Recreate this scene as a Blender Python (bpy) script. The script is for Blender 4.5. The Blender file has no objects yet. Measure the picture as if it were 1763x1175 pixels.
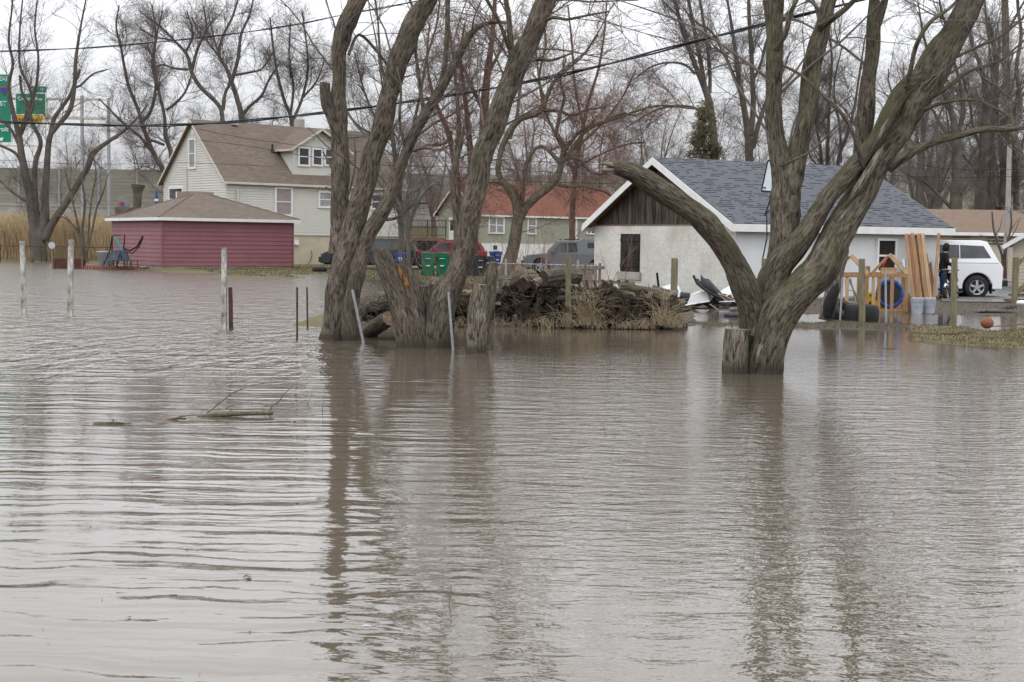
import bpy, math, random
import numpy as np
from mathutils import Vector, Matrix
random.seed(7); RNG = np.random.default_rng(11)
R = math.radians
SC = bpy.context.scene
# ------------------------------------------------------------------ camera
FPX, CX, CY, CAMH = 2449.0, 881.5, 587.5, 1.7
PITCH, ROLL = 0.0700, 0.0128
fw = np.array([0, math.cos(PITCH), -math.sin(PITCH)]); up0 = np.array([0, math.sin(PITCH), math.cos(PITCH)]); rt0 = np.array([1., 0, 0])
cr, sr = math.cos(ROLL), math.sin(ROLL)
rt = cr*rt0 + sr*up0; up = -sr*rt0 + cr*up0
cam = bpy.data.cameras.new('camera'); co = bpy.data.objects.new('camera', cam); SC.collection.objects.link(co)
cam.sensor_width = 36.0; cam.lens = 36.0*FPX/1763.0; cam.clip_start = 0.1; cam.clip_end = 3000
co.matrix_world = Matrix(((rt[0], up[0], -fw[0], 0), (rt[1], up[1], -fw[1], 0), (rt[2], up[2], -fw[2], CAMH), (0, 0, 0, 1)))
SC.camera = co
def ray(px, py):
    dx, dy = px-CX, py-CY
    return fw*FPX + rt0*(dx*cr+dy*sr) - up0*(-dx*sr+dy*cr)
def at(px, py, Y):
    d = ray(px, py); k = Y/d[1]; return np.array([d[0]*k, Y, CAMH+d[2]*k])
def gnd(px, py, z=0.0):
    d = ray(px, py); k = (z-CAMH)/d[2]; return np.array([d[0]*k, d[1]*k, z])
def proj(x, y, z):
    zz = z-CAMH; d = y*fw[1]+zz*fw[2]; v = y*up0[1]+zz*up0[2]
    X = FPX*x/d; Yd = -FPX*v/d
    return CX+X*cr-Yd*sr, CY+X*sr+Yd*cr
# ------------------------------------------------------------------ world
SUN_EL, SUN_AZ = R(52), R(200)
w = bpy.data.worlds.new('World'); SC.world = w; w.use_nodes = True
nt = w.node_tree; nt.nodes.clear()
def N(nt, t, **k):
    n = nt.nodes.new(t)
    for a, b in k.items():
        if a.startswith('i_'): n.inputs[int(a[2:]) if a[2:].isdigit() else a[2:].replace('_', ' ')].default_value = b
        else: setattr(n, a, b)
    return n
sky = N(nt, 'ShaderNodeTexSky', sky_type='NISHITA', sun_disc=False, sun_elevation=SUN_EL, sun_rotation=SUN_AZ, air_density=1.0, dust_density=4.0)
hs = N(nt, 'ShaderNodeHueSaturation'); hs.inputs['Saturation'].default_value = 0.12; nt.links.new(sky.outputs[0], hs.inputs['Color'])
tc = N(nt, 'ShaderNodeTexCoord'); sp = N(nt, 'ShaderNodeSeparateXYZ'); nt.links.new(tc.outputs['Generated'], sp.inputs[0])
cl = N(nt, 'ShaderNodeTexNoise'); cl.inputs['Scale'].default_value = 2.2; cl.inputs['Detail'].default_value = 3
mpg = N(nt, 'ShaderNodeMapping'); mpg.inputs['Scale'].default_value = (1, 1, 3.0); nt.links.new(tc.outputs['Generated'], mpg.inputs[0]); nt.links.new(mpg.outputs[0], cl.inputs['Vector'])
mr = N(nt, 'ShaderNodeMapRange'); mr.interpolation_type = 'SMOOTHSTEP'; mr.inputs[1].default_value = 0.03; mr.inputs[2].default_value = 0.27; mr.inputs[3].default_value = 7.9; mr.inputs[4].default_value = 18.5
nt.links.new(sp.outputs[2], mr.inputs[0])
ma = N(nt, 'ShaderNodeMapRange'); ma.inputs[1].default_value = 0.3; ma.inputs[2].default_value = 0.7; ma.inputs[3].default_value = 0.88; ma.inputs[4].default_value = 1.09
nt.links.new(cl.outputs[0], ma.inputs[0])
mm = N(nt, 'ShaderNodeMath', operation='MULTIPLY'); nt.links.new(mr.outputs[0], mm.inputs[0]); nt.links.new(ma.outputs[0], mm.inputs[1])
vm = N(nt, 'ShaderNodeVectorMath', operation='SCALE'); vm.inputs[0].default_value = (0.94, 0.96, 1.0); nt.links.new(mm.outputs[0], vm.inputs['Scale'])
mx = N(nt, 'ShaderNodeMix', data_type='RGBA'); mx.inputs[0].default_value = 0.9
nt.links.new(hs.outputs[0], mx.inputs[6]); nt.links.new(vm.outputs[0], mx.inputs[7])
bg = N(nt, 'ShaderNodeBackground'); bg.inputs['Strength'].default_value = 0.1; nt.links.new(mx.outputs[2], bg.inputs[0])
wo = N(nt, 'ShaderNodeOutputWorld'); nt.links.new(bg.outputs[0], wo.inputs[0])
sl = bpy.data.lights.new('sun', 'SUN'); sl.energy = 0.5; sl.angle = R(25); sl.color = (1.0, 0.97, 0.93)
so = bpy.data.objects.new('sun', sl); SC.collection.objects.link(so)
sd = Vector((math.sin(SUN_AZ)*math.cos(SUN_EL), math.cos(SUN_AZ)*math.cos(SUN_EL), math.sin(SUN_EL)))
so.rotation_euler = sd.to_track_quat('Z', 'Y').to_euler(); so.location = (0, -20, 60)
SC.view_settings.view_transform = 'Standard'; SC.view_settings.look = 'None'; SC.view_settings.exposure = 0.0; SC.view_settings.gamma = 1.0
SC.cycles.max_bounces = 6; SC.cycles.diffuse_bounces = 3; SC.cycles.glossy_bounces = 4
SC.cycles.caustics_reflective = False; SC.cycles.caustics_refractive = False
# ------------------------------------------------------------------ materials
def lk(t, a, b): t.links.new(a, b)
def newmat(name, rough=0.8, spec=0.3):
    m = bpy.data.materials.new(name); m.use_nodes = True; t = m.node_tree
    b = t.nodes['Principled BSDF']; b.inputs['Roughness'].default_value = rough; b.inputs['Specular IOR Level'].default_value = spec
    return m, t, b
def rgba(c): return (c[0], c[1], c[2], 1)
def coords(t, kind='Object', scale=(1, 1, 1), rot=(0, 0, 0)):
    tc = N(t, 'ShaderNodeTexCoord'); mp = N(t, 'ShaderNodeMapping'); mp.inputs['Scale'].default_value = scale; mp.inputs['Rotation'].default_value = rot
    lk(t, tc.outputs[kind], mp.inputs[0]); return mp.outputs[0]
def noise(t, vec, scale, detail=4, rough=.6, dist=0):
    n = N(t, 'ShaderNodeTexNoise'); n.inputs['Scale'].default_value = scale; n.inputs['Detail'].default_value = detail; n.inputs['Roughness'].default_value = rough; n.inputs['Distortion'].default_value = dist
    lk(t, vec, n.inputs['Vector']); return n.outputs[0]
def ramp(t, fac, stops):
    r = N(t, 'ShaderNodeValToRGB'); e = r.color_ramp.elements
    while len(e) < len(stops): e.new(0.5)
    for i, (p, c) in enumerate(stops): e[i].position = p; e[i].color = rgba(c) if not isinstance(c, float) else (c, c, c, 1)
    lk(t, fac, r.inputs[0]); return r.outputs[0]
def mixc(t, fac, a, b, mode='MIX'):
    m = N(t, 'ShaderNodeMix', data_type='RGBA', blend_type=mode)
    if hasattr(fac, 'links'): lk(t, fac, m.inputs[0])
    else: m.inputs[0].default_value = fac
    for v, i in ((a, 6), (b, 7)):
        if hasattr(v, 'links'): lk(t, v, m.inputs[i])
        else: m.inputs[i].default_value = rgba(v)
    return m.outputs[2]
def bump(t, b, h, strength=.5, dist=.02):
    n = N(t, 'ShaderNodeBump'); n.inputs['Strength'].default_value = strength; n.inputs['Distance'].default_value = dist
    lk(t, h, n.inputs['Height']); lk(t, n.outputs[0], b.inputs['Normal'])
def vmat(name, c1, c2=None, rough=.7, scale=6, spec=.3, metal=0, bmp=0, stretch=(1, 1, 1), kind='Object'):
    m, t, b = newmat(name, rough, spec); b.inputs['Metallic'].default_value = metal
    if c2 is None: c2 = tuple(x*.82 for x in c1)
    v = coords(t, kind, stretch); f = noise(t, v, scale)
    lk(t, ramp(t, f, [(.35, c2), (.65, c1)]), b.inputs['Base Color'])
    if bmp: bump(t, b, f, .6, bmp)
    return m
def bark(name, c1, c2, moss=None, mossamt=.5, fine=1.0):
    m, t, b = newmat(name, .92, .12)
    v = coords(t, 'UV', (42*fine, 6.5*fine, 1)); f1 = noise(t, v, 1.0, 6, .74, .35)
    v2 = coords(t, 'UV', (5, 2.0, 1)); f2 = noise(t, v2, 1.0, 4, .6)
    base = ramp(t, f1, [(.36, tuple(x*.3 for x in c2)), (.44, c2), (.54, c1), (.66, tuple(min(1, x*1.4) for x in c1))])
    tint = mixc(t, 1.0, base, ramp(t, f2, [(.32, (.6, .58, .57)), (.66, (1.28, 1.25, 1.2))]), 'MULTIPLY')
    col = tint
    if moss:
        o = coords(t, 'Object', (1, 1, .5)); f3 = noise(t, o, 1.6, 5, .65)
        g = N(t, 'ShaderNodeNewGeometry'); s = N(t, 'ShaderNodeSeparateXYZ'); lk(t, g.outputs['Normal'], s.inputs[0])
        a = N(t, 'ShaderNodeMath', operation='MULTIPLY_ADD'); lk(t, s.outputs[2], a.inputs[0]); a.inputs[1].default_value = .16; lk(t, f3, a.inputs[2])
        msk = ramp(t, a.outputs[0], [(.68-.3*mossamt, 0.0), (.78-.2*mossamt, .75)])
        col = mixc(t, msk, tint, mixc(t, .35, moss, tint))
    gz = N(t, 'ShaderNodeNewGeometry'); sz = N(t, 'ShaderNodeSeparateXYZ'); lk(t, gz.outputs['Position'], sz.inputs[0]); za = N(t, 'ShaderNodeMath', operation='MULTIPLY_ADD'); lk(t, f2, za.inputs[0]); za.inputs[1].default_value = -.16; lk(t, sz.outputs[2], za.inputs[2])
    col = mixc(t, ramp(t, za.outputs[0], [(.0, .8), (.10, 0.0)]), col, (.062, .05, .04))   # soaked band at the water line
    lk(t, col, b.inputs['Base Color'])
    bump(t, b, f1, 1.0, .035)
    return m
def brickm(name, c1, c2, mortar, bw, bh, ms=.01, offs=.5, kind='UV', stain=None, rough=.85, bmp=.01, nscale=1.2, sq=.0):
    m, t, b = newmat(name, rough, .2); v = coords(t, kind)
    br = N(t, 'ShaderNodeTexBrick'); br.offset = offs; lk(t, v, br.inputs['Vector'])
    br.inputs['Color1'].default_value = rgba(c1); br.inputs['Color2'].default_value = rgba(c2); br.inputs['Mortar'].default_value = rgba(mortar)
    br.inputs['Scale'].default_value = 1; br.inputs['Mortar Size'].default_value = ms; br.inputs['Brick Width'].default_value = bw; br.inputs['Row Height'].default_value = bh; br.inputs['Bias'].default_value = 0; br.inputs['Mortar Smooth'].default_value = .3
    f = noise(t, v, nscale, 6, .65); f2 = noise(t, v, nscale*14, 4, .7)
    c = mixc(t, 1, br.outputs[0], ramp(t, f2, [(.3, (.8, .8, .8)), (.7, (1.12, 1.12, 1.12))]), 'MULTIPLY')
    if stain: c = mixc(t, ramp(t, f, [(.42, 0.0), (.72, .8)]), c, stain)
    lk(t, c, b.inputs['Base Color'])
    if bmp: bump(t, b, br.outputs['Fac'], -1.0 if bmp > 0 else 1, abs(bmp))
    return m
MOSS = (.10, .105, .05)
MT = {}
MT['bark'] = bark('bark', (.178, .154, .130), (.088, .074, .060), MOSS, .45)
MT['bark_mossy'] = bark('bark_mossy', (.172, .152, .124), (.085, .074, .058), (.105, .105, .045), .65)
MT['bark_pale'] = bark('bark_pale', (.25, .22, .19), (.10, .085, .07), MOSS, .3)
MT['bark_red'] = bark('bark_red', (.20, .135, .11), (.11, .07, .055), MOSS, .3)
MT['bark_far'] = vmat('bark_far', (.135, .117, .10), (.08, .067, .057), .9, 2)
MT['twig'] = vmat('twig', (.20, .165, .145), (.13, .10, .085), .9, 3)
MT['twig_red'] = vmat('twig_red', (.25, .155, .125), (.16, .10, .08), .9, 3)
MT['twig_grey'] = vmat('twig_grey', (.175, .148, .138), (.12, .10, .092), .9, 3)
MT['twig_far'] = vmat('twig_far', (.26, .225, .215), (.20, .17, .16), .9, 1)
MT['charred'] = vmat('charred', (.02, .018, .017), (.008, .008, .008), .8, 5)
MT['cut'] = vmat('cut_wood', (.30, .22, .15), (.13, .09, .06), .85, 14, bmp=.01)
MT['cut_dark'] = vmat('cut_wood_dark', (.085, .055, .04), (.02, .014, .011), .9, 9, bmp=.01)
MT['rot'] = vmat('rotten_wood', (.36, .17, .055), (.15, .07, .03), .9, 12, bmp=.01)
MT['wood_bare'] = vmat('bare_wood', (.27, .225, .19), (.13, .10, .08), .85, 5, stretch=(3, 3, .6), bmp=.01)
MT['white'] = vmat('white_paint', (.80, .80, .79), (.72, .72, .71), .5, 3)
MT['white_old'] = vmat('peeling_white', (.60, .59, .56), (.16, .145, .12), .85, 14, stretch=(1, 1, .35))
MT['beige_siding'] = vmat('beige_siding', (.62, .615, .565), (.575, .57, .52), .6, .7)
MT['beige_trim'] = vmat('beige_trim', (.63, .57, .49), (.56, .50, .42), .6, 2)
MT['foundation'] = vmat('tan_foundation', (.53, .47, .36), (.46, .41, .31), .85, 1.2)
MT['red_siding'] = vmat('red_siding', (.262, .112, .13), (.23, .096, .112), .55, .8)
MT['green_siding'] = vmat('green_siding', (.345, .36, .285), (.315, .33, .26), .6, .8)
MT['concrete'] = vmat('concrete', (.42, .40, .36), (.30, .28, .25), .9, 1.5)
MT['tan_wall'] = vmat('tan_wall', (.50, .44, .35), (.44, .39, .31), .8, 1)
MT['shingle_brown'] = brickm('shingle_brown', (.205, .165, .135), (.155, .122, .10), (.10, .08, .065), .35, .15, .012, stain=(.12, .10, .08), nscale=.5)
MT['shingle_red'] = brickm('shingle_red', (.235, .10, .07), (.19, .08, .056), (.14, .06, .042), .35, .15, .01, nscale=.5)
MT['shingle_tan'] = brickm('shingle_tan', (.225, .162, .122), (.19, .135, .10), (.14, .10, .075), .35, .15, .01, nscale=.5)
MT['stucco'] = brickm('painted_block', (.70, .68, .635), (.675, .655, .61), (.60, .58, .535), .41, .205, .006, stain=(.40, .38, .33), bmp=.006, nscale=.7)
MT['side_wall'] = vmat('painted_side_wall', (.70, .71, .72), (.63, .64, .645), .7, .9)
MT['glass'] = vmat('dark_glass', (.05, .055, .06), (.025, .027, .03), .08, 3, spec=.6)
MT['glass_pale'] = vmat('curtained_glass', (.36, .37, .36), (.22, .23, .22), .2, 5, spec=.6)
MT['glass_pink'] = vmat('pink_curtain_glass', (.34, .28, .29), (.28, .23, .24), .2, 3, spec=.6)
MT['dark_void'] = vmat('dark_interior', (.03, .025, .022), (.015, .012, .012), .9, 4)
MT['black'] = vmat('black_plastic', (.022, .023, .025), (.012, .012, .013), .45, 5)
MT['rubber'] = vmat('rubber', (.03, .03, .032), (.018, .018, .02), .75, 5)
MT['galv'] = vmat('galvanised', (.42, .44, .46), (.30, .31, .33), .5, 8, metal=.4)
MT['rust'] = vmat('rusty_steel', (.11, .06, .045), (.05, .03, .025), .85, 12)
MT['grey_metal'] = vmat('grey_metal', (.34, .36, .40), (.26, .28, .31), .55, 3, metal=.2)
MT['post_green'] = vmat('weathered_post', (.235, .215, .13), (.13, .12, .08), .9, 5, stretch=(4, 4, .5), bmp=.01)
MT['lumber'] = vmat('lumber', (.38, .225, .11), (.22, .125, .06), .7, 4, stretch=(5, 5, .5))
MT['lumber_red'] = vmat('lumber_red', (.27, .135, .08), (.16, .08, .05), .75, 4, stretch=(5, 5, .5))
MT['lumber_pale'] = vmat('lumber_pale', (.54, .375, .23), (.36, .235, .135), .7, 4, stretch=(5, 5, .5))
MT['deck_wood'] = vmat('deck_wood', (.20, .13, .09), (.11, .07, .05), .8, 4)
MT['car_white'] = vmat('car_white', (.80, .81, .83), (.78, .79, .81), .25, 1, spec=.5)
MT['car_black'] = vmat('car_black', (.02, .022, .026), (.016, .017, .02), .22, 1, spec=.6)
MT['car_red'] = vmat('car_red', (.30, .035, .05), (.27, .03, .045), .25, 1, spec=.5)
MT['car_grey'] = vmat('car_grey', (.17, .18, .20), (.15, .16, .175), .3, 1, spec=.5)
MT['lamp_red'] = vmat('lamp_red', (.55, .01, .02), (.4, .01, .015), .3, 2, spec=.5)
MT['rim'] = vmat('rim', (.55, .55, .56), (.40, .40, .41), .3, 8, metal=.6)
MT['bin_green'] = vmat('bin_green', (.012, .17, .085), (.01, .14, .07), .45, 2)
MT['bin_blue'] = vmat('bin_blue', (.025, .07, .28), (.02, .055, .22), .45, 2)
MT['bin_dark'] = vmat('bin_dark', (.045, .048, .055), (.03, .032, .036), .5, 2)
MT['blue'] = vmat('blue_vinyl', (.035, .085, .34), (.02, .055, .22), .5, 9)
MT['yellow'] = vmat('yellow_plastic', (.75, .50, .02), (.6, .4, .02), .5, 5)
MT['foam'] = vmat('white_foam', (.86, .87, .88), (.80, .81, .82), .8, 4)
MT['pale_panel'] = vmat('pale_panel', (.60, .66, .70), (.5, .55, .58), .5, 3)
MT['bucket'] = vmat('grey_bucket', (.40, .42, .48), (.30, .32, .37), .5, 6)
MT['brick'] = brickm('red_brick', (.33, .13, .09), (.26, .10, .07), (.35, .30, .26), .2, .07, .01, kind='Object')
MT['sign_green'] = vmat('sign_green', (.0, .235, .145), (.0, .21, .13), .5, 1)
MT['sign_yellow'] = vmat('sign_yellow', (.80, .48, .01), (.74, .43, .01), .5, 1)
MT['sign_white'] = vmat('sign_white', (.82, .82, .82), (.78, .78, .78), .5, 1)
MT['barrier'] = vmat('barrier_panel', (.33, .315, .265), (.23, .22, .185), .9, 1.0, stretch=(.25, .25, 5), bmp=.03)
MT['orange'] = vmat('orange_rubber', (.27, .10, .06), (.20, .075, .045), .7, 6)
MT['jeans'] = vmat('jeans', (.05, .075, .14), (.03, .05, .10), .9, 14)
MT['hoodie'] = vmat('hoodie', (.018, .018, .02), (.010, .010, .012), .9, 10)
MT['skin'] = vmat('skin', (.48, .30, .22), (.42, .26, .19), .6, 10)
MT['teal'] = vmat('teal_fabric', (.06, .36, .30), (.04, .28, .24), .8, 4)
MT['patio_fabric'] = vmat('slate_fabric', (.085, .09, .115), (.06, .065, .085), .8, 5)
MT['reed'] = vmat('reed', (.62, .49, .31), (.43, .33, .20), .9, .7)
MT['drygrass'] = vmat('dry_grass', (.52, .43, .29), (.30, .235, .15), .9, 3)
MT['grassblade'] = vmat('grass_blade', (.135, .12, .058), (.075, .068, .034), .9, 2)
MT['spruce'] = vmat('spruce_needle', (.17, .15, .085), (.10, .095, .055), .9, 3)
MT['cable'] = vmat('cable', (.03, .03, .035), (.02, .02, .024), .6, 3)
MT['bark_dark'] = bark('bark_dark', (.068, .057, .047), (.03, .025, .02), MOSS, .3)
MT['moss_log'] = vmat('moss_log', (.15, .14, .09), (.07, .062, .042), .9, 30, bmp=.01)
MT['planter'] = vmat('planter_boards', (.12, .05, .032), (.07, .032, .022), .8, 5)
MT['dish'] = vmat('dish_grey', (.14, .14, .16), (.10, .10, .115), .5, 4)
MT['pole'] = vmat('pale_pole', (.40, .37, .35), (.28, .26, .24), .9, 3, stretch=(4, 4, .5))
MT['bark_grey'] = vmat('bark_grey', (.20, .175, .16), (.14, .12, .108), .9, 2)
MT['leaf'] = vmat('dead_leaf', (.20, .12, .06), (.10, .06, .035), .9, 5)
def shingle_grey():
    m, t, b = newmat('shingle_grey', .9, .2); v = coords(t, 'UV')
    def br(bw, bh, ms, o, c1, c2, mo):
        n = N(t, 'ShaderNodeTexBrick'); n.offset = o; n.offset_frequency = 2; lk(t, v, n.inputs['Vector'])
        for k, x in (('Color1', c1), ('Color2', c2), ('Mortar', mo)): n.inputs[k].default_value = rgba(x)
        n.inputs['Scale'].default_value = 1; n.inputs['Mortar Size'].default_value = ms; n.inputs['Brick Width'].default_value = bw; n.inputs['Row Height'].default_value = bh; n.inputs['Mortar Smooth'].default_value = .1
        return n
    a = br(.33, .143, .008, .42, (.128, .133, .148), (.119, .123, .137), (.07, .073, .085))
    # laminated tabs: short dark dashes along every course
    s = N(t, 'ShaderNodeSeparateXYZ'); lk(t, v, s.inputs[0])
    fr = N(t, 'ShaderNodeMath', operation='DIVIDE'); lk(t, s.outputs[1], fr.inputs[0]); fr.inputs[1].default_value = .143
    f1 = N(t, 'ShaderNodeMath', operation='FRACT'); lk(t, fr.outputs[0], f1.inputs[0])
    fl = N(t, 'ShaderNodeMath', operation='FLOOR'); lk(t, fr.outputs[0], fl.inputs[0])
    cb = N(t, 'ShaderNodeCombineXYZ'); mu = N(t, 'ShaderNodeMath', operation='MULTIPLY'); lk(t, s.outputs[0], mu.inputs[0]); mu.inputs[1].default_value = 2.6
    m7 = N(t, 'ShaderNodeMath', operation='MULTIPLY'); lk(t, fl.outputs[0], m7.inputs[0]); m7.inputs[1].default_value = 7.31
    lk(t, mu.outputs[0], cb.inputs[0]); lk(t, m7.outputs[0], cb.inputs[1])
    n = noise(t, cb.outputs[0], 1.0, 1, .4)
    dash = ramp(t, n, [(.50, 0.0), (.54, 1.0)])
    low = ramp(t, f1.outputs[0], [(.0, 1.0), (.46, 1.0), (.52, 0.0)])
    mk = N(t, 'ShaderNodeMath', operation='MULTIPLY'); lk(t, dash, mk.inputs[0]); lk(t, low, mk.inputs[1])
    c = mixc(t, mk.outputs[0], a.outputs[0], (.036, .039, .05))
    f2 = noise(t, v, 18, 4, .7)
    c = mixc(t, 1, c, ramp(t, f2, [(.3, (.78, .78, .78)), (.7, (1.15, 1.15, 1.15))]), 'MULTIPLY')
    lk(t, c, b.inputs['Base Color']); bump(t, b, mk.outputs[0], -.8, .01)
    return m
MT['shingle_grey'] = shingle_grey()
def planks(name, c1, c2, bw):
    m, t, b = newmat(name, .9, .15)
    v = coords(t, 'UV', (1, 1, 1), (0, 0, R(90)))
    br = N(t, 'ShaderNodeTexBrick'); lk(t, v, br.inputs['Vector']); br.offset = 0
    br.inputs['Color1'].default_value = rgba(c1); br.inputs['Color2'].default_value = rgba(c2); br.inputs['Mortar'].default_value = (.006, .005, .004, 1)
    br.inputs['Scale'].default_value = 1; br.inputs['Mortar Size'].default_value = .008; br.inputs['Brick Width'].default_value = 30; br.inputs['Row Height'].default_value = bw
    v2 = coords(t, 'UV', (30, 2, 1)); f = noise(t, v2, 1, 5, .7)
    v3 = coords(t, 'UV', (6, .9, 1)); f3 = noise(t, v3, 1, 2, .5)
    c = mixc(t, 1, br.outputs[0], ramp(t, f, [(.3, (.5, .5, .5)), (.7, (1.5, 1.45, 1.4))]), 'MULTIPLY')
    c = mixc(t, 1, c, ramp(t, f3, [(.35, (.55, .5, .45)), (.65, (1.6, 1.6, 1.6))]), 'MULTIPLY')
    lk(t, c, b.inputs['Base Color']); bump(t, b, f, .6, .01)
    return m
MT['gable_planks'] = planks('gable_planks', (.085, .072, .062), (.045, .037, .03), .15)
MT['door_planks'] = planks('door_planks', (.045, .038, .035), (.028, .024, .022), .2)
# ------------------------------------------------------------------ object helpers
COL = SC.collection
def thing(name, label, cat, loc=(0, 0, 0), rz=0, group=None):
    o = bpy.data.objects.new(name, None); COL.objects.link(o); o.location = tuple(float(v) for v in loc); o.rotation_euler = (0, 0, rz); o.empty_display_size = .3
    return tag(o, label, cat, group)
def tag(o, label=None, cat=None, group=None, kind=None):
    if label: o['label'] = label
    if cat: o['category'] = cat
    if group: o['group'] = group
    if kind: o['kind'] = kind
    return o
class MB:
    def __init__(s): s.v = []; s.f = []; s.m = []; s.uv = []
    def add(s, vs, fs, mi=0, uvs=None):
        k = len(s.v); s.v += [tuple(float(c) for c in v) for v in vs]
        for i, f in enumerate(fs):
            s.f.append([k+j for j in f]); s.m.append(mi)
            s.uv.append(uvs[i] if uvs else [(vs[j][0]+vs[j][1]*.37, vs[j][2]) for j in f])
        return s
    def box(s, c, d, rz=0, mi=0, mat=None):
        x, y, z = d[0]/2, d[1]/2, d[2]/2
        P = [(-x, -y, -z), (x, -y, -z), (x, y, -z), (-x, y, -z), (-x, -y, z), (x, -y, z), (x, y, z), (-x, y, z)]
        if mat is not None: P = [tuple(mat @ Vector(p)) for p in P]
        elif rz:
            a, b = math.cos(rz), math.sin(rz); P = [(p[0]*a-p[1]*b, p[0]*b+p[1]*a, p[2]) for p in P]
        P = [(p[0]+c[0], p[1]+c[1], p[2]+c[2]) for p in P]
        return s.add(P, [(0, 3, 2, 1), (4, 5, 6, 7), (0, 1, 5, 4), (1, 2, 6, 5), (2, 3, 7, 6), (3, 0, 4, 7)], mi)
    def bb(s, x0, x1, y0, y1, z0, z1, mi=0): return s.box(((x0+x1)/2, (y0+y1)/2, (z0+z1)/2), (abs(x1-x0), abs(y1-y0), abs(z1-z0)), mi=mi)
    def beam(s, a, b, wd, ht, mi=0, roll=0):
        a = Vector(a); b = Vector(b); d = (b-a); L = d.length; q = d.to_track_quat('X', 'Z').to_matrix()
        if roll: q = q @ Matrix.Rotation(roll, 3, 'X')
        return s.box((a+b)/2, (L, wd, ht), mat=q, mi=mi)
    def tube(s, pts, rads, n=8, mi=0, cap=0, capmi=None):
        pts = [Vector(p) for p in pts]; k = len(pts)
        if not hasattr(rads, '__len__'): rads = [rads]*k
        t0 = (pts[-1]-pts[0]).normalized(); ref = Vector((0, 0, 1)) if abs(t0.z) < .9 else Vector((1, 0, 0))
        V = []; vv = 0; vl = []
        for i in range(k):
            t = (pts[min(i+1, k-1)]-pts[max(i-1, 0)]).normalized(); u = t.cross(ref).normalized(); w_ = t.cross(u)
            if i: vv += (pts[i]-pts[i-1]).length
            vl.append(vv)
            for j in range(n):
                a = 2*math.pi*(j+(.5 if n == 4 else 0))/n; V.append(pts[i]+(u*math.cos(a)+w_*math.sin(a))*rads[i])
        F = []; U = []
        for i in range(k-1):
            for j in range(n):
                j2 = (j+1) % n; F.append((i*n+j, i*n+j2, (i+1)*n+j2, (i+1)*n+j)); c = 6.28*rads[i]
                U.append([(j/n*c, vl[i]), ((j+1)/n*c, vl[i]), ((j+1)/n*c, vl[i+1]), (j/n*c, vl[i+1])])
        s.add(V, F, mi, U)
        if cap:
            s.add([V[j] for j in range(n)], [tuple(range(n))[::-1]], mi if capmi is None else capmi); s.add([V[(k-1)*n+j] for j in range(n)], [tuple(range(n))], mi if capmi is None else capmi)
        return s
    def cyl(s, a, b, r0, r1=None, n=12, mi=0, capmi=None): return s.tube([a, b], [r0, r0 if r1 is None else r1], n, mi, 1, capmi)
    def prism(s, poly, y0, y1, mi=0):   # poly in xz, extruded along y
        n = len(poly); V = [(p[0], y0, p[1]) for p in poly]+[(p[0], y1, p[1]) for p in poly]
        F = [tuple(range(n)), tuple(range(2*n-1, n-1, -1))]+[(i, (i+n), (i+1) % n+n, (i+1) % n) for i in range(n)]
        return s.add(V, F, mi)
    def lathe(s, prof, n=20, c=(0, 0, 0), mi=0):
        V = [(c[0]+r*math.cos(2*math.pi*j/n), c[1]+r*math.sin(2*math.pi*j/n), c[2]+z) for r, z in prof for j in range(n)]
        F = [(i*n+j, i*n+(j+1) % n, (i+1)*n+(j+1) % n, (i+1)*n+j) for i in range(len(prof)-1) for j in range(n)]
        return s.add(V, F, mi)
    def torus(s, c, R_, r, axis='Z', n=24, k=10, mi=0, flat=1.0):
        V = []
        for i in range(n):
            a = 2*math.pi*i/n
            for j in range(k):
                b = 2*math.pi*j/k; rr = R_+r*math.cos(b); p = (rr*math.cos(a), rr*math.sin(a), r*flat*math.sin(b))
                if axis == 'Y': p = (p[0], p[2], p[1])
                if axis == 'X': p = (p[2], p[0], p[1])
                V.append((p[0]+c[0], p[1]+c[1], p[2]+c[2]))
        F = [(i*k+j, ((i+1) % n)*k+j, ((i+1) % n)*k+(j+1) % k, i*k+(j+1) % k) for i in range(n) for j in range(k)]
        return s.add(V, F, mi)
    def quad(s, P, uv=None, mi=0): return s.add(P, [tuple(range(len(P)))], mi, [uv] if uv else None)
    def build(s, name, mats, parent=None, smooth=False, off=None, bevel=0):
        me = bpy.data.meshes.new(name); vs = s.v
        if off is not None: vs = [(v[0]-off[0], v[1]-off[1], v[2]-off[2]) for v in vs]
        me.from_pydata(vs, [], s.f)
        if not isinstance(mats, (list, tuple)): mats = [mats]
        for m in mats: me.materials.append(MT[m] if isinstance(m, str) else m)
        me.polygons.foreach_set('material_index', s.m)
        ul = me.uv_layers.new(name='UVMap'); ul.data.foreach_set('uv', [c for f in s.uv for p in f for c in p])
        if smooth: me.polygons.foreach_set('use_smooth', [True]*len(me.polygons))
        me.update(); o = bpy.data.objects.new(name, me); COL.objects.link(o)
        if parent: o.parent = parent
        if bevel:
            b = o.modifiers.new('bevel', 'BEVEL'); b.width = bevel; b.segments = 2; b.limit_method = 'ANGLE'; b.angle_limit = R(40)
        return o
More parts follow.
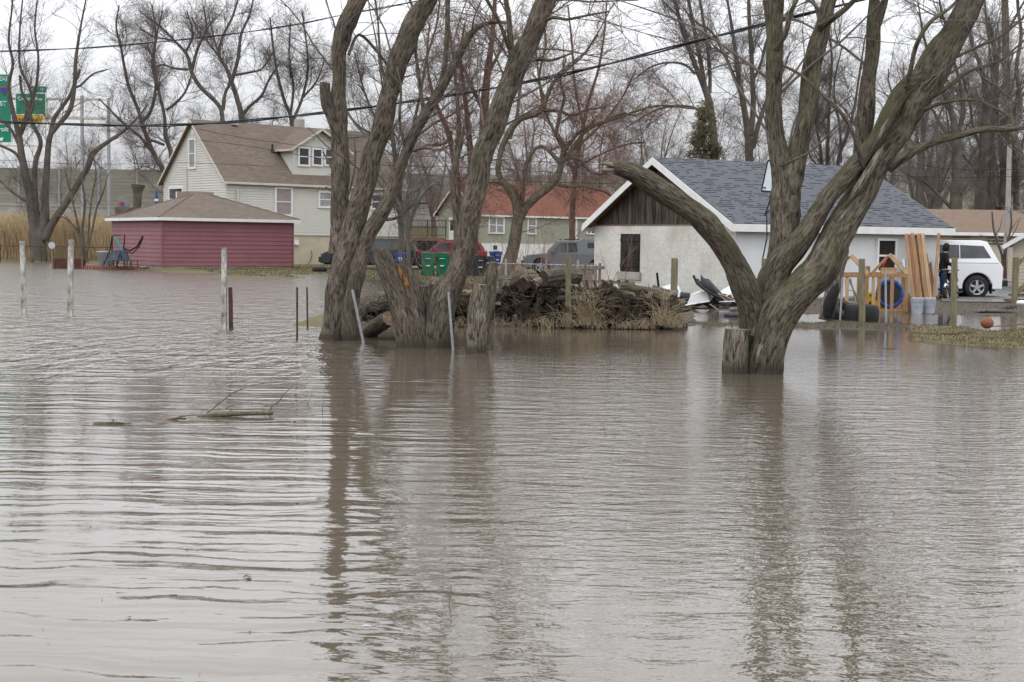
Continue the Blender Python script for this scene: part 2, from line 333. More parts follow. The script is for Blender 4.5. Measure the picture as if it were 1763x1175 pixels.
def npmesh(name, V, F, mats, parent=None, uv=None, smooth=True, mi=None):
    me = bpy.data.meshes.new(name); V = np.asarray(V, dtype=np.float32); F = np.asarray(F, dtype=np.int32); k = F.shape[1]
    me.vertices.add(len(V)); me.vertices.foreach_set('co', V.ravel()); me.loops.add(F.size); me.loops.foreach_set('vertex_index', F.ravel())
    me.polygons.add(len(F)); me.polygons.foreach_set('loop_start', np.arange(0, F.size, k, dtype=np.int32)); me.polygons.foreach_set('loop_total', np.full(len(F), k, dtype=np.int32))
    me.polygons.foreach_set('use_smooth', np.full(len(F), smooth))
    if mi is not None: me.polygons.foreach_set('material_index', np.asarray(mi, dtype=np.int32))
    if uv is not None:
        ul = me.uv_layers.new(name='UVMap'); ul.data.foreach_set('uv', np.asarray(uv, dtype=np.float32).ravel())
    if not isinstance(mats, (list, tuple)): mats = [mats]
    for m in mats: me.materials.append(MT[m] if isinstance(m, str) else m)
    me.update(calc_edges=True); o = bpy.data.objects.new(name, me); COL.objects.link(o)
    if parent: o.parent = parent
    return o
def copytree(root, loc, rz=None, label=None, sc=None):
    r = root.copy(); COL.objects.link(r); r.location = tuple(float(v) for v in loc)
    if rz is not None: r.rotation_euler = (r.rotation_euler[0], r.rotation_euler[1], rz)
    if sc is not None: r.scale = sc if hasattr(sc, '__len__') else (sc, sc, sc)
    if label: r['label'] = label
    for ch in list(root.children):
        c = ch.copy(); COL.objects.link(c); c.parent = r
        for g in list(ch.children):
            d = g.copy(); COL.objects.link(d); d.parent = c
    return r
# value noise
def vnoise(u, v, pu, seed=0):
    iu = np.floor(u).astype(int); iv = np.floor(v).astype(int); fu = u-iu; fv = v-iv
    fu = fu*fu*(3-2*fu); fv = fv*fv*(3-2*fv)
    def h(a, b):
        a = np.mod(a, pu); n = (a*374761393+b*668265263+seed*974634777) & 0xffffffff; n = ((n ^ (n >> 13))*1274126177) & 0xffffffff; return ((n ^ (n >> 16)) & 0xffff)/65535.0
    return (h(iu, iv)*(1-fu)+h(iu+1, iv)*fu)*(1-fv)+(h(iu, iv+1)*(1-fu)+h(iu+1, iv+1)*fu)*fv
# ------------------------------------------------------------------ tree engine
def tubes_np(P, Rr, k):
    m, n, _ = P.shape
    T = np.empty_like(P); T[:, 1:-1] = P[:, 2:]-P[:, :-2]; T[:, 0] = P[:, 1]-P[:, 0]; T[:, -1] = P[:, -1]-P[:, -2]
    T /= np.linalg.norm(T, axis=2, keepdims=True)+1e-9
    t0 = P[:, -1]-P[:, 0]; t0 /= np.linalg.norm(t0, axis=1, keepdims=True)+1e-9
    ref = np.where(np.abs(t0[:, 2:3]) < .8, np.array([[0, 0, 1.]]), np.array([[.8, .6, 0]]))[:, None, :]
    U = np.cross(T, np.broadcast_to(ref, T.shape)); U /= np.linalg.norm(U, axis=2, keepdims=True)+1e-9; W = np.cross(T, U)
    a = np.arange(k)*2*np.pi/k
    V = P[:, :, None, :]+(U[:, :, None, :]*np.cos(a)[None, None, :, None]+W[:, :, None, :]*np.sin(a)[None, None, :, None])*Rr[:, :, None, None]
    idx = np.arange(m*n*k).reshape(m, n, k); j2 = (np.arange(k)+1) % k
    F = np.stack([idx[:, :-1, :], idx[:, :-1, j2], idx[:, 1:, j2], idx[:, 1:, :]], -1).reshape(-1, 4)
    L = np.concatenate([np.zeros((m, 1)), np.cumsum(np.linalg.norm(P[:, 1:]-P[:, :-1], axis=2), 1)], 1)
    c = 6.283*Rr.mean(1)
    u0 = (np.arange(k)/k)[None, None, :]*c[:, None, None]; u1 = ((np.arange(k)+1)/k)[None, None, :]*c[:, None, None]
    sh = (m, n-1, k); u0 = np.broadcast_to(u0, sh); u1 = np.broadcast_to(u1, sh); v0 = np.broadcast_to(L[:, :-1, None], sh); v1 = np.broadcast_to(L[:, 1:, None], sh)
    UV = np.stack([np.stack([u0, v0], -1), np.stack([u1, v0], -1), np.stack([u1, v1], -1), np.stack([u0, v1], -1)], -2).reshape(-1, 4, 2)
    return V.reshape(-1, 3), F, UV
def catmull(P, R_, step):
    P = np.asarray(P, float); R_ = np.asarray(R_, float)
    if len(P) == 2: P = np.array([P[0], (P[0]+P[1])/2, P[1]]); R_ = np.array([R_[0], (R_[0]+R_[1])/2, R_[1]])
    Q = np.vstack([2*P[0]-P[1], P, 2*P[-1]-P[-2]]); S = np.concatenate([[R_[0]], R_, [R_[-1]]]); out = []; ro = []
    for i in range(1, len(Q)-2):
        L = np.linalg.norm(Q[i+1]-Q[i]); n = max(1, int(round(L/step)))
        t = (np.arange(n)/n)[:, None]
        out.append(.5*((2*Q[i])+(-Q[i-1]+Q[i+1])*t+(2*Q[i-1]-5*Q[i]+4*Q[i+1]-Q[i+2])*t**2+(-Q[i-1]+3*Q[i]-3*Q[i+1]+Q[i+2])*t**3)); t = t[:, 0]; s = t*t*(3-2*t)
        ro.append(S[i]*(1-s)+S[i+1]*s)
    out.append(Q[-2][None]); ro.append([S[-2]])
    return np.vstack(out), np.concatenate(ro)
def resample(P, R_, n):
    L = np.concatenate([[0], np.cumsum(np.linalg.norm(np.diff(P, axis=0), axis=1))]); s = np.linspace(0, L[-1], n)
    return np.stack([np.interp(s, L, P[:, i]) for i in range(3)], 1), np.interp(s, L, R_)
def unit(a): return a/(np.linalg.norm(a, axis=-1, keepdims=True)+1e-9)
def spawn(P, Rr, rng, dens, length, ang, npts, rr, rmax, rmin, wob, upb, t0=.15, zmin=None, flat=0):
    """children on a batch of polylines P (m,n,3); dens per metre"""
    m, n, _ = P.shape; seg = np.linalg.norm(P[:, 1:]-P[:, :-1], axis=2); L = seg.sum(1)
    cnt = rng.poisson(np.maximum(.2, dens*L*(1-t0))); par = np.repeat(np.arange(m), cnt); c = len(par)
    if c == 0: return np.zeros((0, npts, 3)), np.zeros((0, npts))
    t = t0+(1-t0)*rng.random(c); x = t*(n-1); i = np.minimum(x.astype(int), n-2); f = (x-i)[:, None]
    p = P[par, i]*(1-f)+P[par, i+1]*f; r = Rr[par, i]*(1-f[:, 0])+Rr[par, i+1]*f[:, 0]; T = unit(P[par, i+1]-P[par, i])
    rv = unit(rng.normal(size=(c, 3))); per = unit(np.cross(T, rv)); a = np.radians(ang[0]+(ang[1]-ang[0])*rng.random(c))[:, None]
    d = unit(T*np.cos(a)+per*np.sin(a)+np.array([0, 0, upb*.8]))
    if flat: d[:, 1] *= flat; d = unit(d)
    ln = (length[0]+(length[1]-length[0])*rng.random(c))*(1.15-.6*t)
    if zmin is not None: k = p[:, 2] > zmin; p, r, d, ln = p[k], r[k], d[k], ln[k]; c = len(p)
    if c == 0: return np.zeros((0, npts, 3)), np.zeros((0, npts))
    out = np.empty((c, npts, 3)); out[:, 0] = p; st = (ln/(npts-1))[:, None]
    for j in range(1, npts):
        d = unit(d+rng.normal(size=(c, 3))*wob+np.array([0, 0, upb*.25])); out[:, j] = out[:, j-1]+d*st
    r0 = np.clip(r*rr, rmin, rmax); ta = np.linspace(1, .35, npts)[None, :]
    return out, np.maximum(rmin*.8, r0[:, None]*ta)
class Tree:
    def __init__(s, Y, seed=1): s.Y = Y; s.l = []; s.rng = np.random.default_rng(seed)
    def limb(s, pts, wob=0.0, Y=None, sc=1.0):
        Y = Y or s.Y; P = []; Rr = []
        for q in pts:
            yy = Y+(q[3] if len(q) > 3 else 0); P.append(at(q[0], q[1], yy)); Rr.append(max(.012, q[2]*.5*yy/FPX*sc))
        P = np.array(P)
        s.l.append((P, np.array(Rr))); return s
    def build(s, name, label, cat, base, bmat='bark', tmat='twig', levels=(), hero=False, group=None, zmin=None, spawnfrom=None, caps=None, seedtwist=0, lsc=1.0, skip=()):
        root = thing(name, label, cat, base, 0, group); base = np.array(base, float); rng = s.rng
        VV = []; FF = []; UU = []; k0 = 0; par = []
        for i, (P, Rr) in enumerate(s.l):
            Lt = np.linalg.norm(np.diff(P, axis=0), axis=1).sum(); rm = Rr.mean()
            if hero and Rr.max() > .045:
                P2, R2 = catmull(P, Rr, .05 if rm > .08 else .08); circ = 6.283*rm; k = int(np.clip(circ/.024, 14, 76)); ss = np.linspace(0, Lt*1.6, len(P2)); P2 = P2+np.stack([vnoise(0*ss, ss+i*13, 5, 41)-.5, vnoise(0*ss, ss+i*13, 5, 42)-.5, vnoise(0*ss, ss*1.3+i*13, 5, 43)-.5], 1)*R2[:, None]*.32
                V, F, U = tubes_np(P2[None], R2[None], k)
                n = len(P2); vv = np.concatenate([[0], np.cumsum(np.linalg.norm(np.diff(P2, axis=0), axis=1))])[:, None]; uu = (np.arange(k)/k)[None, :]
                cells = max(5, int(circ/.055)); c3 = max(3, int(circ/.16))
                wv = .8*vnoise(uu*c3, vv*1.3+i*3, c3, 5+i)
                a = vnoise(uu*cells+0*vv, vv*3.2+wv*2.+i*7, cells, 1+i); b = vnoise(uu*cells*2, vv*7+i*5, cells*2, 21+i); lo = vnoise(uu*3, vv*1.2+i*9, 3, 31+i); mid = vnoise(uu*c3, vv*3.0+i*2, c3, 77+i)
                rid = 1-np.abs(2*a-1)
                amp = np.minimum(.018, R2*.12)[:, None]
                disp = amp*(rid*1.2-.6)+amp*.5*(b-.5)+R2[:, None]*(.30*(lo-.5)+.20*(mid-.5))
                V = V.reshape(n, k, 3); ctr = P2[:, None, :]; dirn = unit(V-ctr); V = (V+dirn*disp[:, :, None]).reshape(-1, 3)
            else:
                P2, R2 = catmull(P, Rr, .25 if not hero else .12); V, F, U = tubes_np(P2[None], R2[None], 9 if not hero else 12)
                if len(P2) > 3: pass
            VV.append(V-base); FF.append(F+k0); UU.append(U); k0 += len(V)
            if i not in skip: par.append(resample(P2, R2, 14))
        npmesh('trunk', np.vstack(VV), np.vstack(FF), bmat, root, np.vstack(UU))
        if levels and par:
            cur = [(np.array([p[0] for p in par]), np.array([p[1] for p in par]))]
            VV = []; FF = []; k0 = 0
            for li, lv in enumerate(levels):
                lv = dict(lv); k = lv.pop('k', 3); src = lv.pop('src', None)
                Ps, Rs = cur[-1] if src is None else cur[src]
                o, r = spawn(Ps, Rs, rng, zmin=zmin, **lv)
                if len(o) == 0: break
                V, F, _ = tubes_np(o, r, k); VV.append(V-base); FF.append(F+k0); k0 += len(V); cur.append((o, r))
            if VV: npmesh('crown', np.vstack(VV), np.vstack(FF), tmat, root)
        return root
def LV(dens, length, ang=(25, 60), npts=5, rr=.55, rmax=.06, rmin=.006, wob=.14, upb=.1, t0=.15, k=3, **kw):
    return dict(dens=dens, length=length, ang=ang, npts=npts, rr=rr, rmax=rmax, rmin=rmin, wob=wob, upb=upb, t0=t0, k=k, **kw)
# ------------------------------------------------------------------ terrain
def sstep(a, b, x): t = np.clip((x-a)/(b-a), 0, 1); return t*t*(3-2*t)
def inside(px, py, poly):   # signed pixel distance, + inside
    d = np.full(px.shape, 1e9); ins = np.zeros(px.shape, bool); n = len(poly)
    for i in range(n):
        x0, y0 = poly[i]; x1, y1 = poly[(i+1) % n]; ex, ey = x1-x0, y1-y0
        t = np.clip(((px-x0)*ex+(py-y0)*ey)/(ex*ex+ey*ey), 0, 1); dd = np.hypot((px-x0-t*ex)*.12, py-y0-t*ey); d = np.minimum(d, dd)
        c = ((y0 > py) != (y1 > py)) & (px < (x1-x0)*(py-y0)/(y1-y0+1e-12)+x0); ins ^= c
    return np.where(ins, d, -d)
LAND = [
 [(-3000, 200), (-3000, 440), (-400, 449), (60, 450), (150, 450), (168, 461), (250, 466), (300, 470), (420, 473), (505, 474), (560, 472), (600, 478), (700, 484), (850, 488), (1000, 500), (1150, 515), (1180, 533), (1290, 536), (1390, 541), (1500, 537), (1570, 541), (1640, 543), (1763, 546), (2300, 550), (5000, 560), (5000, 200)],
 [(330, 476), (420, 475), (505, 476), (520, 479), (480, 482), (400, 481), (340, 479)],
 [(585, 530), (640, 505), (760, 500), (900, 500), (1100, 510), (1190, 530), (1200, 554), (1230, 556), (1400, 556), (1440, 552), (1560, 560), (1660, 562), (1700, 571), (1763, 567), (2300, 560), (2300, 612), (1763, 599), (1680, 597), (1620, 592), (1560, 584), (1570, 577), (1640, 578), (1600, 571), (1500, 567), (1400, 567), (1300, 563), (1200, 560), (1160, 566), (1000, 566), (850, 566), (760, 560), (660, 566), (600, 566), (520, 563), (500, 561)],
]
yy = np.concatenate([np.linspace(14, 50, 260), 50*np.exp(np.linspace(0.01, math.log(1500/50.), 150))]); tt = np.concatenate([np.linspace(-1.2, -.4, 25)[:-1], np.linspace(-.4, .4, 420), np.linspace(.4, 1.2, 25)[1:]])
GY, GT = np.meshgrid(yy, tt, indexing='ij'); GX = GY*GT
PX, PY = proj(GX, GY, 0.0)
jit = (vnoise(GX*1.2+500, GY*1.2, 100003, 3)-.5)*3.0+(vnoise(GX*4+500, GY*4, 100003, 4)-.5)*1.4
sdf = np.maximum.reduce([inside(PX, PY, p) for p in LAND])+jit
hgt = np.where(sdf > 0, .012+.055*sstep(0, 7, sdf), .03*np.clip(sdf, -14, 0)-.01)
hgt += np.where(sdf > 0, .05*sstep(60, 80, GY), 0)+(vnoise(GX*3, GY*3+90, 100003, 9)-.5)*.03*sstep(45, 20, GY)
idx = np.arange(GX.size).reshape(GX.shape)
F = np.stack([idx[:-1, :-1], idx[:-1, 1:], idx[1:, 1:], idx[1:, :-1]], -1).reshape(-1, 4)
def ground_mat():
    m, t, b = newmat('ground_soil_grass', .9, .25); v = coords(t, 'Object')
    f1 = noise(t, v, .35, 5, .6); f2 = noise(t, v, 6, 5, .7); f3 = noise(t, v, 25, 3, .7)
    grass = mixc(t, f2, (.095, .09, .04), (.20, .165, .085)); grass = mixc(t, ramp(t, f3, [(.4, 0.0), (.7, .5)]), grass, (.10, .07, .04))
    dirt = mixc(t, f2, (.045, .035, .028), (.11, .088, .068)); 
    at_ = N(t, 'ShaderNodeAttribute', attribute_name='dirt')
    ad = N(t, 'ShaderNodeMath', operation='ADD'); lk(t, at_.outputs['Fac'], ad.inputs[0]); mu = N(t, 'ShaderNodeMath', operation='MULTIPLY_ADD'); lk(t, f1, mu.inputs[0]); mu.inputs[1].default_value = .9; mu.inputs[2].default_value = -.45; lk(t, mu.outputs[0], ad.inputs[1])
    c = mixc(t, ramp(t, ad.outputs[0], [(.4, 0.0), (.6, 1.0)]), grass, dirt)
    lk(t, c, b.inputs['Base Color']); bump(t, b, f2, .8, .04)
    return m
MT['ground'] = ground_mat()
g = npmesh('ground', np.stack([GX, GY, hgt], -1).reshape(-1, 3), F, 'ground'); tag(g, kind='structure')
dirt = np.where((PX > 1150) & (PY > 500) & (PY < 553), 1.0, 0.0)+np.where((PX > 560) & (PX < 1230) & (PY > 508), .9, 0)+np.where((PX > 1150) & (PX < 1570) & (PY > 550), .75, 0)+np.where((GY > 150), .3, 0)
ga = g.data.attributes.new('dirt', 'FLOAT', 'POINT'); ga.data.foreach_set('value', dirt.ravel().astype(np.float32))
def groundh(x, y):
    i = np.clip(np.searchsorted(yy, y), 0, len(yy)-1); j = np.clip(np.searchsorted(tt, x/y), 0, len(tt)-1); return hgt[i, j]
# lake bed far around and behind the camera so that the flood water has a bottom everywhere
MB().bb(-400, 400, -150, 14, -.9, -.6).build('lake_bed', 'ground').__setitem__('kind', 'structure')
# ------------------------------------------------------------------ flood water
def water_mat():
    m, t, b = newmat('flood_water', .035, .5)
    b.inputs['IOR'].default_value = 1.7
    v = coords(t, 'Object'); f = noise(t, v, .12, 3, .5)
    lk(t, ramp(t, f, [(.3, (.114, .093, .069)), (.7, (.130, .107, .080))]), b.inputs['Base Color'])
    def M2(op, a, c, d=None):
        n = N(t, 'ShaderNodeMath', operation=op)
        for i, x in enumerate((a, c, d)):
            if x is None: continue
            if hasattr(x, 'links'): lk(t, x, n.inputs[i])
            else: n.inputs[i].default_value = x
        return n.outputs[0]
    s = N(t, 'ShaderNodeSeparateXYZ'); lk(t, v, s.inputs[0]); X, Yc = s.outputs[0], s.outputs[1]
    # long parallel ripples running across the open water on the left, bent by a slow noise
    warp = noise(t, coords(t, 'Object', (.16, .30, 1)), 1.0, 2, .5); warp2 = noise(t, coords(t, 'Object', (.75, 1.3, 1)), 1.0, 3, .6)
    warp3 = noise(t, coords(t, 'Object', (1.7, 1.2, 1)), 1.0, 2, .5)
    ph = M2('ADD', M2('ADD', M2('MULTIPLY', warp, 16.0), M2('MULTIPLY', warp2, 9.0)), M2('MULTIPLY', warp3, 6.5))
    def wave(ky, kx, p):
        a_ = M2('ADD', M2('ADD', M2('MULTIPLY', Yc, ky), M2('MULTIPLY', X, kx)), M2('MULTIPLY', ph, p))   # slow rise away from the wind, quick drop
        return M2('MULTIPLY', M2('SINE', a_, 0), M2('MULTIPLY_ADD', M2('COSINE', a_, 0), -.75, 1.0))
    w1 = wave(14.0, .7, .62); w2 = wave(21.0, -1.2, .85); w3 = wave(8.0, .9, .5); w4 = wave(37.0, 2.5, 1.3)
    rip = M2('ADD', M2('ADD', M2('MULTIPLY', w1, .0020), M2('MULTIPLY', w2, .0015)), M2('ADD', M2('MULTIPLY', w3, .0014), M2('MULTIPLY', w4, .0009)))
    # small crossing chop on the right and far out
    c1 = noise(t, coords(t, 'Object', (2.2, 5.0, 1)), 1.0, 3, .55, .3); c2 = noise(t, coords(t, 'Object', (7, 13, 1)), 1.0, 3, .6, .2); c3 = noise(t, coords(t, 'Object', (.8, 1.9, 1)), 1.0, 2, .5)
    # masks in the world: left/right, near/far
    ratio = M2('DIVIDE', X, M2('MAXIMUM', Yc, 3.0)); big = noise(t, coords(t, 'Object', (.3, .2, 1)), 1.0, 2, .5)
    rm = N(t, 'ShaderNodeMapRange', interpolation_type='SMOOTHSTEP'); lk(t, M2('ADD', ratio, M2('MULTIPLY_ADD', big, .12, -.06)), rm.inputs[0]); rm.inputs[1].default_value = -.12; rm.inputs[2].default_value = .10
    nr = N(t, 'ShaderNodeMapRange', interpolation_type='SMOOTHSTEP'); lk(t, Yc, nr.inputs[0]); nr.inputs[1].default_value = 5.0; nr.inputs[2].default_value = 11.0
    fr = N(t, 'ShaderNodeMapRange', interpolation_type='SMOOTHSTEP'); lk(t, Yc, fr.inputs[0]); fr.inputs[1].default_value = 15.0; fr.inputs[2].default_value = 26.0; fr.inputs[3].default_value = 0.0; fr.inputs[4].default_value = 1.0
    right = rm.outputs[0]; left = M2('SUBTRACT', 1.0, M2('MULTIPLY', right, .90))
    chopamt = M2('ADD', .10, M2('MULTIPLY', right, M2('MULTIPLY_ADD', nr.outputs[0], .75, .15)))
    chop = M2('ADD', M2('ADD', M2('MULTIPLY', c1, .021), M2('MULTIPLY', c2, .012)), 0.0)
    patch = N(t, 'ShaderNodeMapRange'); lk(t, noise(t, coords(t, 'Object', (.35, .55, 1)), 1.0, 3, .6), patch.inputs[0]); patch.inputs[1].default_value = .36; patch.inputs[2].default_value = .62; patch.inputs[3].default_value = .25; patch.inputs[4].default_value = 1.3
    h = M2('ADD', M2('ADD', M2('MULTIPLY', rip, M2('MULTIPLY', M2('MULTIPLY', left, .72), patch.outputs[0])), M2('MULTIPLY', c3, .011)), M2('MULTIPLY', chop, chopamt))
    # far out the wind chop is steeper on the open left and calm in the sheltered puddles on the right
    lf_ = N(t, 'ShaderNodeMapRange', interpolation_type='SMOOTHSTEP'); lk(t, ratio, lf_.inputs[0]); lf_.inputs[1].default_value = -.16; lf_.inputs[2].default_value = -.08; lf_.inputs[3].default_value = 1.0; lf_.inputs[4].default_value = 0.0
    openw = M2('MULTIPLY', lf_.outputs[0], fr.outputs[0]); calm = M2('SUBTRACT', 1.0, M2('MULTIPLY', M2('SUBTRACT', 1.0, lf_.outputs[0]), M2('MULTIPLY', fr.outputs[0], .85)))
    c4 = M2('ADD', M2('MULTIPLY', noise(t, coords(t, 'Object', (2.8, 1.1, 1)), 1.0, 3, .6), .24), M2('MULTIPLY', noise(t, coords(t, 'Object', (7, 4.0, 1)), 1.0, 2, .5), .03))
    h = M2('ADD', M2('MULTIPLY', h, calm), M2('MULTIPLY', c4, openw))
    lk(t, M2('ADD', .035, M2('MULTIPLY', openw, .13)), b.inputs['Roughness'])
    n = N(t, 'ShaderNodeBump'); n.inputs['Strength'].default_value = 1.0; n.inputs['Distance'].default_value = 1.0; lk(t, h, n.inputs['Height']); lk(t, n.outputs[0], b.inputs['Normal'])
    return m
MT['water'] = water_mat()
wm = MB(); wm.quad([(-400, -150, 0), (400, -150, 0), (400, 400, 0), (-400, 400, 0)]); tag(wm.build('flood_water', 'water'), kind='structure')
# ------------------------------------------------------------------ hero trees
YR = 18.8
t = Tree(YR, 3)
t.limb([(1318, 668, 78), (1320, 645, 68), (1326, 602, 60, -.05), (1347, 545, 62, -.1), (1380, 500, 62, -.1), (1414, 459, 60, -.1), (1434, 418, 56, -.05), (1458, 374, 52, .02), (1478, 340, 50, .05), (1504, 294, 50, .1), (1532, 245, 42, .1), (1556, 212, 40, .1), (1580, 168, 48, .1), (1600, 130, 56, .1), (1622, 88, 50, .1), (1652, 40, 42, .1), (1680, -10, 36, .1), (1715, -90, 30, 0), (1740, -200, 22, -.2), (1790, -330, 14, -.5), (1830, -450, 7, -.6)])
t.limb([(1305, 580, 52, .2), (1318, 535, 52, .15), (1330, 490, 50, .1), (1350, 452, 44, .05), (1388, 403, 34, -.1), (1420, 352, 31, -.15), (1470, 291, 29, -.1), (1505, 240, 27, -.1), (1532, 191, 28, -.1), (1556, 154, 30, 0), (1585, 132, 36, .05)])
t.limb([(1306, 640, 44, .2), (1306, 600, 50, .2), (1302, 555, 54, .12), (1288, 505, 50, 0), (1268, 458, 42, -.15), (1236, 408, 40, -.3), (1209, 376, 39, -.4), (1168, 346, 39, -.55), (1122, 318, 38, -.7), (1089, 299, 33, -.8), (1062, 290, 26, -.9), (1054, 289, 17, -.93)])
t.limb([(1322, 600, 50, .3), (1330, 520, 50, .3), (1344, 460, 47, .3), (1353, 400, 47, .3), (1354, 342, 48, .3), (1346, 295, 40, .3), (1337, 240, 31, .3), (1334, 171, 30, .3), (1333, 100, 31, .3), (1333, 0, 31, .3), (1338, -90, 27, .3), (1330, -220, 20, .2), (1310, -340, 12, 0), (1300, -460, 7, -.2)])
t.limb([(1356, 345, 40, .25), (1372, 274, 34, .25), (1386, 205, 31, .25), (1396, 137, 32, .25), (1408, 75, 32, .25), (1424, 14, 25, .25), (1440, -70, 22, .3), (1450, -190, 17, .5), (1475, -320, 10, .8), (1490, -440, 6, 1)])
t.limb([(1478, 310, 20, .3), (1483, 253, 22, .35), (1491, 205, 27, .4), (1500, 103, 23, .4), (1503, 50, 22, .4), (1506, -20, 18, .4), (1512, -140, 14, .4), (1500, -270, 9, .3)])
t.limb([(1504, 70, 10, .4), (1517, 30, 12, .45), (1530, -20, 10, .5), (1552, -130, 8, .7), (1570, -240, 5, .9)])
t.limb([(1530, 292, 15, 0), (1548, 277, 16, -.1), (1575, 259, 15, -.2), (1615, 243, 13, -.3), (1656, 234, 12, -.4), (1693, 224, 10, -.5), (1763, 220, 8, -.6), (1850, 190, 5, -.8)])
t.limb([(1605, 118, 9, 0), (1632, 106, 6), (1680, 82, 5), (1720, 65, 5), (1763, 30, 4), (1800, 0, 3)])
t.limb([(1600, 170, 9, .1), (1622, 157, 7), (1660, 128, 6), (1683, 118, 5), (1724, 103, 4), (1763, 70, 3)])
t.limb([(1590, 190, 8, -.1), (1620, 178, 6, -.2), (1660, 172, 5, -.3), (1700, 178, 4), (1740, 205, 3)])
t.limb([(1411, 45, 14, .1), (1436, 30, 11, -.1), (1460, 12, 9, -.2), (1485, -20, 7, -.3), (1510, -80, 5)])
t.limb([(1348, 113, 5, -.1), (1380, 130, 5, -.3), (1413, 161, 6, -.4), (1440, 185, 6, -.45), (1462, 215, 6, -.4), (1478, 260, 7, -.3), (1488, 296, 8, -.1)])
t.limb([(1345, 286, 4, -.1), (1365, 277, 4, -.4), (1400, 258, 4, -.4), (1430, 228, 3, -.4), (1470, 190, 2, -.3)])
t.limb([(1560, 150, 9, -.1), (1568, 120, 8, -.2), (1577, 80, 8, -.3), (1600, 40, 7, -.4), (1640, 10, 5), (1680, -40, 4)])
t.limb([(1335, 85, 10, .2), (1352, 60, 9, .1), (1362, 20, 8, 0), (1385, -30, 6, 0), (1400, -120, 5)])
right_tree = t.build('maple_tree', 'large forked maple in flood water before the white garage, one thick limb cut short', 'tree', gnd(1326, 645), 'bark_mossy', 'twig_grey',
    [LV(2.2, (.9, 3.2), (35, 75), 7, .35, .022, .007, .12, .08, .3, 5), LV(3.2, (.5, 1.4), (30, 65), 6, .6, .012, .0045, .15, .06, k=4), LV(4.2, (.2, .6), (30, 60), 4, .6, .006, .003, .18, .05)], hero=True, zmin=2.3, skip=(1, 2, 6, 12, 13))
# broken end wood and the low cut stem
mb = MB(); e = at(1053, 288, YR-.93); q = at(1062, 290, YR-.9)
for i in range(9):
    a = i*.7; o = np.array([0, math.cos(a)*.05, math.sin(a)*.06]); mb.tube([q+o, e+o+np.array([-.06-.05*(i % 3), 0, .03*math.sin(i*2.)])], [.03, .006], 5)
mb.build('broken_end', 'wood_bare', right_tree, off=right_tree.location)
# torn, barkless strips up the inside of the leaning trunk
MT['torn_wood'] = bark('torn_wood', (.30, .265, .235), (.13, .108, .09), None, .5)
for pts, r_ in (([(1318, 585), (1330, 556), (1350, 524), (1374, 488), (1398, 454), (1416, 424), (1432, 396)], .062), ([(1458, 352), (1476, 324), (1494, 298), (1510, 272), (1522, 248)], .05), ([(1300, 640), (1308, 605), (1322, 570)], .045), ([(1500, 262), (1516, 230), (1532, 200)], .035), ([(1432, 400), (1446, 378), (1460, 362)], .04)):
    P = np.array([at(x, y, YR-.19) for x, y in pts]); P2, Q = catmull(P, [r_*.15]+[r_]*(len(pts)-2)+[r_*.15], .03); V, F, U = tubes_np(P2[None], Q[None], 16); V = V.reshape(len(P2), 16, 3); n = len(P2); uu = (np.arange(16)/16)[None]; vv = np.linspace(0, 1, n)[:, None]*len(pts)
    V = V+unit(V-P2[:, None, :])*(.018*(vnoise(uu*14, vv*1.2, 14, 3)-.5))[:, :, None]; npmesh('bare_wood', V.reshape(-1, 3)-np.array(right_tree.location), F, 'torn_wood', right_tree, U)
def stump(name, label, pts, Y, bmat, top='cut', group=None, seed=1, rough=.0):
    """a cut stem: thick displaced bark tube and its sawn top"""
    P = np.array([at(p[0], p[1], Y+(p[3] if len(p) > 3 else 0)) for p in pts]); Rr = np.array([p[2]*.5*Y/FPX for p in pts]); b = P[0].copy()
    root = thing(name, label, 'stump' if 'stump' in name else 'log', b, 0, group)
    P2, R2 = catmull(P, Rr, .04); circ = 6.283*Rr.mean(); k = int(np.clip(circ/.024, 12, 64)); V, F, U = tubes_np(P2[None], R2[None], k); n = len(P2)
    vv = np.concatenate([[0], np.cumsum(np.linalg.norm(np.diff(P2, axis=0), axis=1))])[:, None]; uu = (np.arange(k)/k)[None, :]; c = max(5, int(circ/.055))
    a = vnoise(uu*c, vv*3.5+seed*7, c, seed); lo = vnoise(uu*3, vv*1.6+seed, 3, seed+9); amp = np.minimum(.018, R2*.12)[:, None]
    V = V.reshape(n, k, 3); ctr = P2[:, None, :]; d = unit(V-ctr); V = V+d*(amp*((1-abs(2*a-1))*1.2-.6)+R2[:, None]*.22*(lo-.5))[:, :, None]
    npmesh('trunk', V.reshape(-1, 3)-b, F, bmat, root, U)
    rim = V[-1]-b; c0 = rim.mean(0); inner = c0+(rim-c0)*.55+RNG.normal(size=rim.shape)*.006
    npmesh('cut_top', np.vstack([rim, inner, c0[None]-np.array([0, 0, .01])]), np.array([(j, (j+1) % k, k+(j+1) % k, k+j) for j in range(k)]+[(k+j, k+(j+1) % k, 2*k, 2*k) for j in range(0, k)])[:k], top, root)
    npmesh('cut_core', np.vstack([inner, c0[None]]), np.array([(j, (j+1) % k, k) for j in range(k)]), top, root)
    return root
stump('tree_stump', 'grey cut stump with a cracked face at the foot of the forked maple', [(1264, 665, 50, .0), (1266, 645, 46), (1267, 610, 43), (1269, 585, 42), (1270, 567, 41)], YR-.05, 'bark_pale', 'wood_bare', seed=4)
